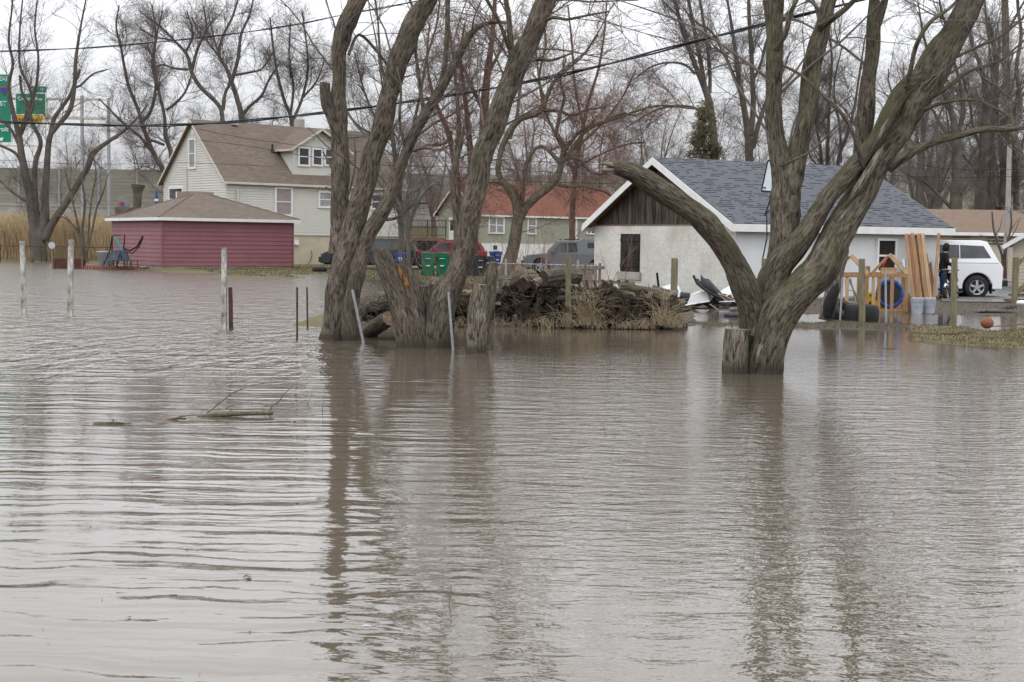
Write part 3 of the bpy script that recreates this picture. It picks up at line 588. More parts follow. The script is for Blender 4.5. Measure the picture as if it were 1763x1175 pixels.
# left group
YL = 24.0
t = Tree(YL, 5)
t.limb([(575, 600, 58), (577, 583, 50), (581, 545, 44), (586, 500, 42), (592, 463, 46), (602, 423, 50), (611, 385, 40), (620, 350, 37), (631, 310, 36), (641, 272, 35), (655, 225, 34), (671, 163, 31), (684, 109, 32), (699, 72, 36), (708, 48, 34), (723, 22, 32), (738, -2, 29), (765, -70, 27), (790, -160, 24), (805, -270, 19), (840, -390, 12), (870, -520, 6)])
t.limb([(588, 440, 36, .12), (587, 380, 34, .15), (586, 327, 28, .15), (587, 245, 28, .15), (585, 191, 28, .15), (583, 136, 25, .15), (582, 95, 28, .15), (588, 68, 32, .15), (597, 38, 31, .15), (614, 0, 27, .15), (640, -60, 25, .1), (650, -150, 22, 0), (640, -270, 16, -.2), (610, -390, 10, -.4), (590, -500, 6, -.5)])
t.limb([(612, 600, 36, .05), (608, 560, 32, 0), (605, 520, 30, -.05), (612, 480, 28, -.1), (622, 438, 28, -.12), (640, 395, 27, -.14), (658, 363, 25, -.16), (672, 335, 24, -.2), (684, 303, 21, -.2), (698, 268, 17, -.2), (713, 232, 17, -.2), (731, 200, 17, -.2), (747, 173, 17, -.25), (766, 142, 15, -.3), (787, 103, 14, -.3), (803, 71, 13, -.35), (822, 48, 10, -.4), (848, 39, 7, -.5), (880, 40, 4, -.6)])
t.limb([(585, 245, 16, .1), (574, 208, 18, .05), (565, 178, 20, 0), (561, 152, 19, 0), (561, 143, 17, 0)])
t.limb([(742, 178, 9, -.2), (758, 150, 9, -.2), (766, 110, 9, -.2), (770, 60, 9, -.2), (771, 0, 8, -.2), (772, -90, 7, -.2), (778, -200, 5)])
t.limb([(730, 200, 7, -.1), (724, 150, 6), (716, 90, 5), (718, 40, 5), (700, -20, 4), (690, -90, 3)])
t.limb([(600, 95, 5, .1), (618, 60, 5, .3), (650, 90, 5, .5), (680, 130, 4, .6)])
t.limb([(700, 260, 6, -.2), (688, 210, 5, -.3), (690, 150, 4, -.3), (676, 90, 3)])
t.limb([(706, 262, 5, -.2), (730, 255, 4, -.3), (760, 258, 3, -.5), (800, 230, 3, -.7)])
t.limb([(640, 262, 4, .2), (667, 235, 4, -.2), (685, 208, 3, -.3), (690, 200, 2)])
t.limb([(650, 365, 10, -.1), (664, 378, 6, .2), (690, 372, 5, .4), (712, 352, 4, .5), (735, 350, 3, .6)])
t.limb([(613, 470, 12, -.2), (607, 495, 16, -.22), (600, 540, 22, -.2), (604, 585, 24, -.2), (604, 605, 24, -.2)])
left_tree = t.build('maple_tree', 'tall bare maple with two grey trunks standing in flood water right of the red shed', 'tree', gnd(585, 585), 'bark', 'twig_grey',
    [LV(2.5, (.9, 3.2), (30, 75), 7, .3, .019, .008, .12, .1, .25, 5), LV(3.0, (.5, 1.4), (30, 65), 6, .6, .012, .0045, .15, .06, k=4), LV(4.0, (.2, .6), (30, 60), 4, .6, .006, .0032, .18, .05)], hero=True, zmin=2.6, skip=(3, 11))
YM = 22.5
t = Tree(YM, 9)
t.limb([(752, 620, 60), (754, 598, 52), (760, 545, 48), (775, 504, 43), (790, 463, 38), (802, 415, 37), (813, 354, 38), (824, 305, 38), (833, 265, 37), (850, 218, 35), (871, 163, 34), (889, 115, 35), (903, 85, 33), (918, 54, 31), (940, 0, 33), (965, -70, 28), (985, -170, 23), (1000, -290, 16), (1030, -400, 10), (1050, -500, 6)])
t.limb([(888, 120, 14, 0), (882, 103, 12, -.1), (879, 70, 10, -.15), (876, 30, 9, -.2), (871, 0, 8, -.2), (862, -60, 7, -.2), (850, -140, 5, -.3)])
t.limb([(880, 90, 9, -.1), (868, 60, 7, -.3), (856, 30, 6, -.4), (838, 0, 6, -.5), (815, -50, 5, -.6)])
t.limb([(910, 105, 8, -.1), (930, 102, 7, -.3), (950, 104, 5, -.3), (985, 92, 3, -.3)])
t.limb([(932, 40, 7, .0), (952, 30, 6, -.2), (975, 34, 5, -.3), (1010, 27, 4, -.4), (1050, 20, 3, -.4)])
t.limb([(800, 440, 15, .2), (790, 390, 14, .3), (784, 345, 14, .35), (781, 300, 12, .4), (790, 260, 8, .5), (800, 215, 5, .6)])
mid_tree = t.build('maple_tree', 'maple with one thick trunk leaning right, in flood water before the green bins', 'tree', gnd(755, 598), 'bark', 'twig_grey',
    [LV(2.5, (.9, 3.2), (30, 75), 7, .3, .019, .008, .12, .1, .3, 5), LV(3.0, (.5, 1.3), (30, 65), 6, .6, .012, .0045, .15, .06, k=4), LV(4.0, (.2, .6), (30, 60), 4, .6, .006, .0032, .18, .05)], hero=True, zmin=2.6)
stump('tree_stump', 'leaning cut stump whose slanted grey top reaches left, beside the leaning maple', [(706, 612, 48), (704, 595, 42), (697, 559, 40), (686, 518, 37), (672, 477, 34), (660, 448, 31), (653, 433, 28)], YM-.05, 'bark', 'cut', seed=11)
s_ = stump('tree_stump', 'upright cut stump with orange rotten heartwood showing', [(722, 612, 46), (719, 590, 42), (712, 535, 36), (703, 498, 33), (692, 462, 30), (688, 452, 30)], YM+.02, 'bark', 'wood_bare', seed=12)
mb = MB()
for pts, r_ in (([(687, 456), (689, 470), (692, 484)], .035), ([(695, 474), (700, 489), (702, 505)], .042)):
    P, Q = catmull([at(x, y, YM-.12) for x, y in pts], [r_*.4, r_, r_*.3], .02); mb.tube(P+RNG.normal(size=P.shape)*.004, Q, 8)
mb.build('rotten_heart', 'rot', s_, True, off=s_.location)
stump('tree_stump', 'short pale-topped stump between the rotten stump and the leaning maple', [(737, 610, 30), (737, 570, 28), (733, 530, 26), (730, 492, 24)], YM+.25, 'bark', 'wood_bare', seed=14)
stump('tree_stump', 'narrow stump leaning right beside the foot of the leaning maple', [(735, 600, 24), (740, 550, 22), (748, 512, 20), (756, 492, 18)], YM+.45, 'bark_mossy', 'cut_dark', seed=15)
stump('tree_stump', 'pale flaking stump standing alone in the water at the left end of the log pile', [(819, 622, 38), (820, 605, 35), (822, 560, 33), (824, 525, 31), (828, 490, 25)], 21.6, 'bark_pale', 'cut', seed=16)
stump('tree_stump', 'thin mossy stump with sprouting shoots behind the pale flaking stump', [(828, 590, 28), (834, 545, 27), (840, 505, 25), (845, 478, 22), (850, 452, 14)], 22.3, 'bark_mossy', 'cut', seed=17)
stump('fallen_log', 'thick sawn log lying beside the foot of the two-trunked maple', [(634, 580, 28, .4), (645, 566, 28, .2), (658, 556, 28, 0), (671, 548, 26, -.2)], 24.6, 'bark', 'cut', seed=18)
stump('fallen_log', 'half sunk log lying low in the water behind the leaning stump', [(652, 586, 16), (668, 584, 17), (690, 583, 16)], 24.2, 'bark', 'cut', seed=19)
stump('charred_stump', 'tall leaning dead stump charred black on its lower side beside the black tyres', [(1421, 552, 26), (1426, 530, 24), (1434, 495, 24), (1443, 460, 24), (1450, 435, 22), (1455, 418, 14)], 31.5, 'bark_pale', 'wood_bare', seed=20)
mb = MB(); P, Q = catmull([at(x, y, 31.36) for x, y in ((1424, 545), (1429, 522), (1437, 500), (1443, 488))], [.11, .14, .10, .02], .05); mb.tube(P, Q, 10); c_ = bpy.data.objects['charred_stump']; mb.build('char', 'charred', c_, True, off=c_.location)
# ------------------------------------------------------------------ trees behind
FAR = [LV(2.6, (1.2, 3.8), (25, 60), 7, .36, .028, .010, .13, .13, .12, 4), LV(5.4, (.6, 2.0), (25, 60), 5, .6, .014, .007, .16, .08), LV(11.0, (.4, 1.2), (25, 60), 3, .6, .007, .0046, .16, .06)]
def bgtree(name, label, Y, seed, base, limbs, bmat='bark_far', tmat='twig_grey', lv=FAR, group=None, zmin=1.5):
    t = Tree(Y, seed)
    for l in limbs: t.limb(l, sc=.86 if Y < 90 else .80)
    return t.build(name, label, 'tree', gnd(*base) if base[1] > 435 else at(base[0], base[1], Y)*np.array([1, 1, 0]), bmat, tmat, lv, zmin=zmin, group=group)
bgtree('maple_tree', 'bare many-limbed tree at far left standing in front of the dry reeds', 92, 21, (65, 447), [
 [(66, 450, 36), (67, 430, 33), (64, 411, 32), (57, 376, 22), (50, 330, 18), (43, 297, 17), (37, 266, 15), (33, 235, 13), (24, 200, 10), (15, 150, 8), (22, 110, 6), (15, 70, 5), (20, 20, 4), (24, -30, 3)],
 [(34, 235, 9), (45, 210, 8), (57, 180, 7), (50, 150, 6), (36, 120, 5), (33, 90, 5), (35, 40, 4), (40, -10, 3)],
 [(66, 420, 28), (76, 380, 22), (78, 340, 15), (80, 300, 14), (85, 240, 12), (95, 222, 10), (120, 190, 10), (128, 150, 9), (130, 110, 8), (135, 70, 6), (142, 30, 4), (150, -10, 3)],
 [(86, 236, 10), (93, 205, 9), (110, 180, 8), (120, 165, 7), (130, 140, 6), (138, 120, 5)],
 [(75, 412, 24), (92, 382, 17), (120, 340, 14), (150, 290, 13), (160, 265, 12), (185, 245, 9), (210, 228, 7), (235, 205, 5), (255, 180, 3)],
 [(66, 395, 14), (60, 330, 12), (61, 280, 11), (70, 245, 9), (55, 210, 8), (48, 180, 7), (38, 160, 6), (34, 130, 5)],
 [(44, 300, 8), (30, 268, 7), (10, 255, 6), (-15, 245, 5), (-50, 225, 4)], [(36, 260, 6), (20, 225, 6), (0, 205, 5), (-30, 180, 4)],
 [(33, 232, 8), (50, 185, 7), (62, 150, 6), (66, 100, 5), (60, 50, 4), (64, 0, 3)], [(48, 350, 6), (20, 330, 5), (0, 312, 4), (-20, 300, 3)], [(128, 150, 6), (138, 148, 5), (160, 128, 4), (185, 120, 3)]], lv=[LV(1.3, (1.2, 3.6), (25, 60), 7, .34, .024, .009, .13, .13, .12, 4), LV(4.4, (.6, 1.9), (25, 60), 5, .6, .012, .006, .16, .08), LV(8.0, (.4, 1.1), (25, 60), 3, .6, .006, .0042, .16, .06)])
SH = [LV(2.2, (.6, 1.5), (25, 60), 6, .6, .03, .01, .14, .1, .15, 3), LV(3.4, (.3, .9), (30, 70), 4, .6, .014, .007, .18, .05)]
bgtree('small_tree', 'small many-stemmed bare tree at the edge of the reeds beside the red shed', 86, 22, (145, 443), [
 [(143, 445, 5), (136, 400, 5), (128, 360, 4), (118, 320, 3), (112, 290, 2)], [(144, 445, 6), (142, 400, 5), (146, 350, 5), (142, 310, 4), (150, 280, 3)], [(147, 445, 5), (158, 400, 4), (166, 360, 4), (178, 330, 3), (186, 300, 2)], [(150, 445, 4), (153, 390, 4), (158, 340, 3), (165, 300, 3), (160, 265, 2)], [(146, 420, 4), (132, 395, 4), (115, 378, 3), (100, 370, 2)]], lv=SH, zmin=1)
bgtree('maple_tree', 'bare tree rising behind the left gable of the beige house', 100, 23, (292, 440), [
 [(292, 440, 13), (286, 320, 12), (279, 290, 11), (263, 262, 10), (245, 215, 9), (238, 190, 8), (222, 150, 7), (213, 110, 6), (208, 80, 5), (200, 45, 4), (205, 10, 3)],
 [(240, 212, 8), (258, 195, 7), (268, 150, 6), (262, 110, 5), (268, 60, 4), (262, 10, 3)], [(296, 300, 10), (294, 262, 10), (285, 235, 9), (283, 200, 7), (272, 150, 6), (265, 105, 5), (270, 60, 4), (280, 20, 3)],
 [(262, 262, 7), (240, 235, 6), (215, 215, 6), (190, 190, 4), (170, 170, 3)], [(286, 190, 6), (300, 180, 6), (318, 160, 5), (330, 130, 4)], [(283, 250, 6), (262, 243, 5), (248, 250, 4)]])
bgtree('maple_tree', 'large bare tree behind the ridge of the beige house, trunk dividing left', 106, 24, (385, 440), [
 [(388, 440, 12), (386, 300, 11), (383, 207, 10), (375, 180, 9), (345, 150, 9), (330, 125, 9), (322, 95, 7), (300, 70, 5), (275, 45, 4), (240, 20, 3)], [(330, 122, 8), (340, 85, 6), (355, 50, 4), (350, 10, 3)], [(384, 190, 8), (388, 160, 7), (396, 140, 6), (385, 110, 5), (372, 80, 4), (360, 30, 3)], [(324, 120, 6), (300, 118, 5), (280, 112, 4), (262, 118, 3)], [(320, 90, 5), (332, 60, 4), (322, 20, 3)], [(300, 70, 4), (262, 62, 3), (232, 40, 2)]])
bgtree('maple_tree', 'large bare tree behind the middle of the beige house roof', 112, 25, (417, 440), [
 [(419, 440, 13), (418, 300, 12), (416, 207, 12), (408, 170, 11), (398, 140, 10), (390, 118, 8), (377, 95, 7), (385, 60, 6), (400, 30, 5), (412, -10, 3)], [(399, 140, 9), (410, 100, 8), (415, 60, 6), (430, 25, 4), (440, -20, 3)], [(416, 200, 8), (428, 185, 7), (450, 165, 6), (462, 140, 5), (480, 110, 3)], [(377, 98, 5), (360, 75, 4), (345, 60, 3), (330, 30, 3)], [(402, 130, 6), (430, 125, 5), (452, 118, 4), (470, 90, 3)]])
bgtree('maple_tree', 'slender bare tree showing between the beige house dormer and the two-trunked maple', 118, 26, (505, 440), [
 [(506, 440, 10), (505, 300, 9), (502, 210, 9), (490, 175, 7), (478, 130, 6), (470, 80, 5), (465, 30, 3)], [(503, 210, 7), (520, 170, 6), (530, 120, 5), (527, 70, 4), (520, 20, 3)], [(500, 200, 6), (505, 150, 5), (498, 100, 4), (500, 40, 3)], [(520, 170, 5), (545, 140, 4), (560, 100, 3)]])
RED = [LV(3.3, (1.0, 3.4), (25, 70), 8, .34, .026, .009, .19, .09, .10, 4), LV(6.0, (.5, 1.7), (25, 65), 5, .6, .012, .006, .2, .05), LV(11.0, (.3, .9), (25, 65), 3, .6, .006, .0038, .2, .04)]
bgtree('maple_tree', 'reddish-barked bare tree half hidden behind the leaning maple', 68, 27, (786, 470), [
 [(788, 474, 18), (787, 400, 15), (787, 330, 15), (782, 275, 14), (772, 230, 11), (755, 190, 8), (742, 150, 6), (735, 100, 4), (740, 40, 3)], [(785, 275, 10), (790, 220, 9), (786, 160, 7), (780, 100, 5), (772, 30, 4)], [(815, 474, 18), (815, 380, 17), (812, 290, 15), (806, 220, 11), (800, 160, 8), (793, 100, 6), (800, 40, 4)],
 [(824, 300, 17), (832, 230, 18), (835, 170, 17), (840, 120, 14), (848, 60, 10), (852, 0, 8), (850, -60, 5)], [(770, 245, 6), (755, 250, 6), (735, 250, 4), (715, 262, 3)], [(832, 190, 9), (812, 150, 8), (798, 118, 6), (775, 80, 4)], [(838, 130, 8), (860, 90, 6), (872, 50, 4)]], 'bark_red', 'twig_red', RED)
bgtree('maple_tree', 'bare tree with a gnarled curling trunk in front of the red-roofed green house', 64, 28, (868, 478), [
 [(868, 482, 36), (874, 462, 30), (884, 425, 25), (889, 395, 24), (892, 370, 22), (888, 345, 20), (878, 325, 20), (868, 316, 12)],
 [(893, 380, 18), (905, 358, 17), (925, 338, 17), (945, 322, 17), (958, 308, 16), (964, 292, 13), (968, 272, 12), (971, 250, 9), (959, 232, 8), (960, 215, 7), (966, 190, 7), (972, 165, 5), (965, 140, 4), (975, 100, 3)],
 [(898, 352, 10), (902, 320, 8), (903, 295, 8), (912, 270, 8), (922, 256, 7), (932, 252, 7), (945, 260, 8), (958, 274, 9), (966, 284, 9)],
 [(965, 275, 8), (985, 272, 7), (1000, 276, 6), (1010, 290, 6), (1025, 300, 5), (1042, 299, 4), (1060, 290, 3)], [(970, 262, 9), (985, 242, 7), (1002, 224, 6), (1025, 214, 6), (1060, 205, 6), (1100, 190, 5), (1140, 182, 4), (1195, 188, 3)],
 [(966, 285, 8), (990, 250, 8), (1010, 225, 7), (1040, 210, 6), (1075, 195, 5), (1095, 200, 4), (1120, 180, 3)], [(960, 318, 8), (980, 322, 7), (1000, 320, 6), (1020, 326, 5), (1040, 330, 4), (1058, 342, 3)],
 [(870, 320, 12), (858, 300, 12), (860, 270, 10), (868, 245, 12), (882, 220, 13), (900, 202, 14), (922, 197, 13), (934, 186, 11), (942, 165, 9), (955, 140, 8), (978, 118, 6), (1000, 100, 4), (1030, 60, 3)], [(934, 190, 7), (965, 192, 6), (985, 200, 5), (1010, 190, 4), (1040, 185, 3)], [(938, 172, 6), (928, 140, 6), (932, 110, 5), (940, 70, 4), (930, 20, 3)], [(878, 240, 7), (890, 200, 7), (893, 170, 6), (900, 120, 5), (905, 60, 4)],
 [(866, 318, 7), (850, 312, 6), (836, 318, 5), (822, 312, 3)]], 'bark_mossy', 'twig_red', RED)
bgtree('maple_tree', 'bare three-stemmed tree rising behind the left part of the grey garage roof', 76, 29, (1234, 470), [
 [(1235, 470, 17), (1234, 340, 16), (1232, 274, 15), (1228, 230, 16), (1222, 180, 15), (1212, 148, 13), (1196, 110, 10), (1178, 60, 9), (1164, 10, 7), (1150, -50, 4)], [(1216, 160, 9), (1207, 110, 9), (1195, 50, 8), (1185, 0, 6), (1170, -50, 4)], [(1222, 160, 8), (1222, 120, 7), (1215, 60, 6), (1205, 0, 5), (1200, -40, 3)], [(1226, 205, 7), (1200, 188, 6), (1180, 183, 5), (1150, 184, 5), (1125, 192, 4), (1100, 206, 3), (1075, 222, 2)], [(1197, 128, 6), (1180, 112, 5), (1150, 108, 4), (1120, 116, 4), (1095, 135, 3)], [(1190, 90, 4), (1175, 40, 4), (1140, 0, 3)]])
bgtree('maple_tree', 'bare forked tree rising directly behind the basketball hoop and garage ridge', 80, 30, (1290, 470), [
 [(1290, 470, 17), (1290, 340, 17), (1290, 270, 17), (1287, 225, 14), (1280, 180, 12), (1270, 120, 10), (1262, 60, 7), (1252, 0, 5), (1240, -50, 3)], [(1292, 235, 12), (1297, 180, 11), (1294, 100, 9), (1290, 30, 8), (1288, -40, 5)], [(1296, 255, 11), (1306, 215, 10), (1322, 170, 7), (1345, 130, 5), (1360, 90, 3)], [(1280, 175, 7), (1265, 135, 7), (1245, 90, 6), (1225, 55, 5), (1200, 40, 4), (1180, 20, 3)], [(1296, 140, 6), (1310, 110, 6), (1325, 60, 6), (1360, 20, 5), (1380, -30, 4)]])
bgtree('maple_tree', 'cluster of slim bare trunks behind the middle of the garage roof', 98, 31, (1428, 440), [
 [(1414, 440, 7), (1415, 300, 7), (1412, 250, 6), (1404, 205, 5), (1408, 150, 4), (1400, 100, 3)], [(1425, 440, 8), (1424, 300, 8), (1426, 230, 7), (1428, 170, 6), (1432, 100, 5), (1424, 30, 4)], [(1440, 440, 8), (1442, 290, 8), (1456, 240, 7), (1470, 190, 6), (1478, 140, 5), (1490, 60, 3)], [(1448, 280, 5), (1446, 220, 5), (1436, 150, 4), (1450, 80, 3)], [(1425, 300, 5), (1395, 270, 4), (1388, 230, 4), (1380, 180, 3)]])
bgtree('maple_tree', 'thick grey-trunked bare tree at right behind the end of the garage roof', 92, 32, (1646, 460), [
 [(1646, 465, 30), (1646, 360, 27), (1648, 300, 23), (1646, 240, 19), (1640, 200, 14), (1625, 160, 10), (1605, 110, 7), (1590, 60, 5), (1580, 0, 3)], [(1648, 240, 12), (1658, 190, 10), (1652, 140, 8), (1640, 90, 6), (1645, 30, 4)], [(1640, 360, 9), (1620, 340, 7), (1600, 320, 6), (1580, 308, 4), (1560, 300, 3)], [(1640, 250, 7), (1620, 215, 6), (1606, 190, 5), (1590, 180, 4), (1570, 150, 3)], [(1640, 300, 6), (1655, 330, 5), (1670, 310, 4), (1680, 270, 3)]])
bgtree('maple_tree', 'thick grey trunk second from the right behind the brown roofed house', 95, 33, (1688, 460), [
 [(1686, 465, 25), (1687, 360, 24), (1690, 300, 19), (1694, 230, 18), (1698, 170, 13), (1690, 120, 9), (1672, 70, 7), (1665, 10, 5)], [(1695, 200, 10), (1708, 150, 8), (1712, 90, 6), (1702, 30, 4)], [(1690, 260, 7), (1675, 215, 6), (1668, 170, 5), (1655, 130, 3)]])
bgtree('maple_tree', 'slim grey trunk between the two thick grey trunks at right', 100, 34, (1710, 460), [
 [(1708, 465, 14), (1708, 340, 13), (1708, 250, 11), (1712, 190, 9), (1716, 130, 7), (1722, 60, 5)], [(1728, 465, 14), (1728, 340, 13), (1724, 260, 11), (1716, 180, 7), (1706, 110, 5), (1700, 50, 3)], [(1748, 465, 14), (1750, 340, 13), (1748, 280, 10), (1745, 210, 8), (1755, 140, 5)], [(1712, 180, 6), (1730, 140, 5), (1745, 90, 4)]])
bgtree('maple_tree', 'dark bare tree at the right edge whose trunk rises through the top of the picture', 50, 35, (1775, 500), [
 [(1790, 500, 22), (1782, 380, 20), (1770, 310, 17), (1752, 255, 15), (1740, 210, 14), (1735, 160, 15), (1732, 100, 15), (1731, 30, 14), (1729, -40, 12), (1735, -130, 8), (1750, -220, 5)], [(1745, 235, 10), (1757, 180, 9), (1750, 120, 8), (1758, 60, 7), (1752, 0, 6), (1760, -80, 4)], [(1733, 120, 7), (1715, 90, 6), (1700, 50, 5), (1695, 0, 4), (1680, -60, 3)], [(1734, 170, 6), (1718, 150, 5), (1700, 140, 4), (1680, 120, 3)], [(1738, 195, 6), (1755, 170, 5), (1775, 150, 4)], [(1732, 60, 6), (1748, 30, 5), (1765, 0, 4)]], 'bark', 'twig_grey', [LV(1.5, (1.0, 2.4), (30, 70), 7, .5, .03, .009, .14, .08, .1, 4), LV(2.6, (.5, 1.3), (25, 65), 5, .6, .014, .006, .17, .06), LV(3.0, (.25, .7), (25, 65), 4, .6, .008, .0045, .2, .05)])
bgtree('small_tree', 'small bare young tree beside the utility pole behind the white pickup', 60, 36, (1728, 475), [
 [(1731, 480, 6), (1730, 440, 6), (1735, 415, 5), (1741, 390, 4), (1740, 360, 3)], [(1727, 478, 6), (1725, 440, 5), (1716, 415, 5), (1710, 390, 4), (1708, 365, 3)]], lv=SH[:1], zmin=1.2)
bgtree('small_tree', 'small bare tree with drooping dense twigs between the twin trunks and the timber porch', 58, 41, (705, 474), [
 [(705, 476, 10), (703, 430, 9), (700, 395, 8), (690, 360, 6), (672, 325, 5), (650, 300, 4), (620, 290, 3)], [(701, 400, 7), (712, 365, 6), (728, 335, 5), (745, 318, 4), (765, 320, 3)], [(700, 390, 6), (698, 350, 5), (705, 310, 4), (700, 275, 3)], [(690, 362, 4), (664, 350, 4), (640, 352, 3), (618, 368, 2)]], lv=[LV(4.5, (.6, 1.6), (35, 75), 7, .5, .016, .006, .16, -.16, .1, 3), LV(7.0, (.3, .9), (30, 65), 4, .6, .007, .0042, .16, -.12)], zmin=1.2)
bgtree('small_tree', 'small twiggy bare tree with drooping shoots just left of the twin trunks before the dormer', 60, 42, (590, 474), [
 [(592, 476, 10), (592, 400, 9), (590, 350, 7), (580, 310, 5), (566, 280, 4), (556, 262, 3)], [(591, 360, 6), (604, 320, 5), (612, 280, 4), (610, 240, 3)], [(588, 345, 5), (572, 330, 4), (560, 322, 3)]], lv=[LV(5.0, (.5, 1.4), (35, 75), 7, .5, .014, .006, .16, -.16, .1, 3), LV(7.0, (.3, .8), (30, 65), 4, .6, .007, .0042, .16, -.12)], zmin=2.0)
bgtree('maple_tree', 'pale bare tree filling the sky between the twin trunks and the leaning maple', 74, 43, (690, 470), [
 [(692, 474, 13), (690, 380, 12), (684, 300, 11), (676, 240, 9), (668, 170, 7), (655, 100, 5), (650, 30, 4), (640, -40, 3)], [(686, 300, 8), (705, 240, 7), (722, 170, 6), (735, 100, 5), (752, 40, 4), (760, -30, 3)], [(680, 250, 6), (645, 200, 5), (625, 150, 4), (610, 90, 3)], [(700, 250, 5), (745, 215, 5), (790, 190, 4), (830, 150, 3)], [(676, 240, 6), (650, 235, 5), (615, 215, 4), (590, 180, 3)]], tmat='twig_grey')
bgtree('maple_tree', 'reddish twiggy bare tree spreading over the red roof right of the leaning maple', 78, 44, (985, 470), [
 [(985, 474, 13), (985, 380, 12), (990, 300, 10), (1000, 240, 8), (1012, 180, 7), (1030, 120, 5), (1040, 60, 4), (1045, 0, 3)], [(990, 300, 7), (960, 240, 6), (935, 180, 5), (925, 110, 4), (915, 40, 3)], [(998, 250, 6), (1035, 215, 5), (1070, 170, 4), (1095, 120, 3)], [(1005, 220, 5), (990, 150, 5), (985, 80, 4), (978, 10, 3)], [(992, 290, 5), (1030, 268, 4), (1075, 250, 3), (1110, 245, 3)]], 'bark_red', 'twig_red', RED)
# a topped trunk and stump left of the beige house
s2 = stump('tree_stump', 'tall topped tree trunk standing behind the satellite dish left of the beige house', [(236, 462, 22), (236, 400, 18), (236, 355, 14), (237, 335, 15), (238, 318, 22)], 84, 'bark_far', 'cut', seed=31)
# generic tree used many times for the belt beyond
def generic(name, label, seed, h, lv, mats=('bark_far', 'twig_far'), lead=4, group=None, loc=(0, 0, 0), spread=.35):
    rng = np.random.default_rng(seed); root = thing(name, label, 'tree', loc, 0, group); V_ = []; F_ = []; k0 = 0; par = []
    tr = np.array([[0, 0, 0], [rng.normal()*.2, rng.normal()*.2, h*.12], [rng.normal()*.3, rng.normal()*.3, h*.27]]); P2, R2 = catmull(tr, [h*.026, h*.02, h*.017], .4); V, F, _ = tubes_np(P2[None], R2[None], 8); V_.append(V); F_.append(F+k0); k0 += len(V)
    for i in range(lead):
        a = 6.283*i/lead+rng.random(); s = spread*(.5+rng.random()); p = tr[-1].copy(); pts = [p.copy()]; d = np.array([math.cos(a)*s, math.sin(a)*s, 1.]); 
        for j in range(5):
            d = unit(d+rng.normal(size=3)*.22*np.array([1, 1, .3])); p = p+d*h*.15; pts.append(p.copy())
        r0 = h*.012*(.7+.5*rng.random()); P2, R2 = catmull(pts, [r0, r0*.85, r0*.65, r0*.5, r0*.35, r0*.2], .4); V, F, _ = tubes_np(P2[None], R2[None], 6); V_.append(V); F_.append(F+k0); k0 += len(V); par.append(resample(P2, R2, 12))
    npmesh('trunk', np.vstack(V_), np.vstack(F_), mats[0], root)
    cur = (np.array([p[0] for p in par]), np.array([p[1] for p in par])); V_ = []; F_ = []; k0 = 0
    for l in lv:
        l = dict(l); k = l.pop('k'); o, r = spawn(cur[0], cur[1], rng, **l); V, F, _ = tubes_np(o, r, k); V_.append(V); F_.append(F+k0); k0 += len(V); cur = (o, r)
    npmesh('crown', np.vstack(V_), np.vstack(F_), mats[1], root); return root
GL = [LV(2.0, (1.5, 3.6), (25, 60), 6, .55, .05, .016, .14, .14, .05, 3), LV(3.2, (.8, 1.9), (25, 60), 5, .6, .03, .011, .17, .08), LV(3.6, (.4, 1.2), (25, 60), 3, .6, .014, .009, .18, .06)]
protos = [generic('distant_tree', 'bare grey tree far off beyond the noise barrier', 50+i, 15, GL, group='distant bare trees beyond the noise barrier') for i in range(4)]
rg = random.Random(5); first = [True]*4
for i in range(46):
    Y = rg.uniform(150, 215); px = 170+(i+rg.random())*1640/46.; 
    if 420 < px < 620 and i % 2: Y += 20
    k = i % 4; x = (px-CX)/FPX*Y; sc = rg.uniform(.62, .95)*(Y/180.)
    if px < 560: sc *= .72
    if px > 1150: sc *= 1.0
    if first[k]: protos[k].location = (x, Y, 0); protos[k].scale = (sc,)*3; protos[k].rotation_euler = (0, 0, rg.random()*6); first[k] = False
    else: copytree(protos[k], (x, Y, 0), rg.random()*6.28, None, sc)
# a second, closer belt on the right and behind the houses
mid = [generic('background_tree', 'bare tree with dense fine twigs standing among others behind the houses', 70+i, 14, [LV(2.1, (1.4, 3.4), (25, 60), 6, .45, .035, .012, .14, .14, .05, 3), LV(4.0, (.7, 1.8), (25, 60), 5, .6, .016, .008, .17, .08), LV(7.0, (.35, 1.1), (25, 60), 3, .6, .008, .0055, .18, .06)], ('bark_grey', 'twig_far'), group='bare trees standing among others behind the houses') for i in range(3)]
spots = [(700, 118, .8), (745, 125, .9), (905, 112, .9), (1010, 120, .85), (1085, 115, .8), (1140, 128, .8), (1350, 108, 1.1), (1520, 118, 1.1), (1560, 108, 1.1), (1610, 115, 1.15), (1700, 120, 1.2), (640, 122, .85), (560, 128, .8)]
BGL = ['bare tree just left of the reddish-barked trunks, behind the timber porch', 'bare tree directly behind the timber porch railing', 'bare tree whose crown tops the left end of the rust red roof', 'bare tree behind the middle of the rust red roof', 'bare tree left of the garage gable peak, behind the red roof end', 'bare tree between the garage gable peak and the olive spruce', 'bare tree behind the fork of the large maple', 'bare tree behind the garage ridge right of the slim trunk cluster', 'bare tree behind the right end of the garage ridge', 'bare tree just left of the thick grey trunk behind the garage end', 'farther bare tree behind the slim grey trunks at right', 'bare tree behind the right slope of the beige house roof', 'bare tree behind the beige house roof between the twin trunks']
spots += [(95, 128, .75), (150, 140, .75), (225, 125, .8), (330, 128, .9), (455, 125, .9), (1105, 110, .9), (1590, 100, 1.0), (1720, 100, 1.0)]
BGL += ['bare tree behind the highway sign gantry at left', 'bare tree right of the tall gantry posts', 'bare tree beyond the satellite dish', 'bare tree behind the left part of the beige ridge', 'bare tree behind the beige dormer', 'bare tree above the garage gable peak', 'near bare tree behind the garage roof end', 'near bare tree left of the utility pole']
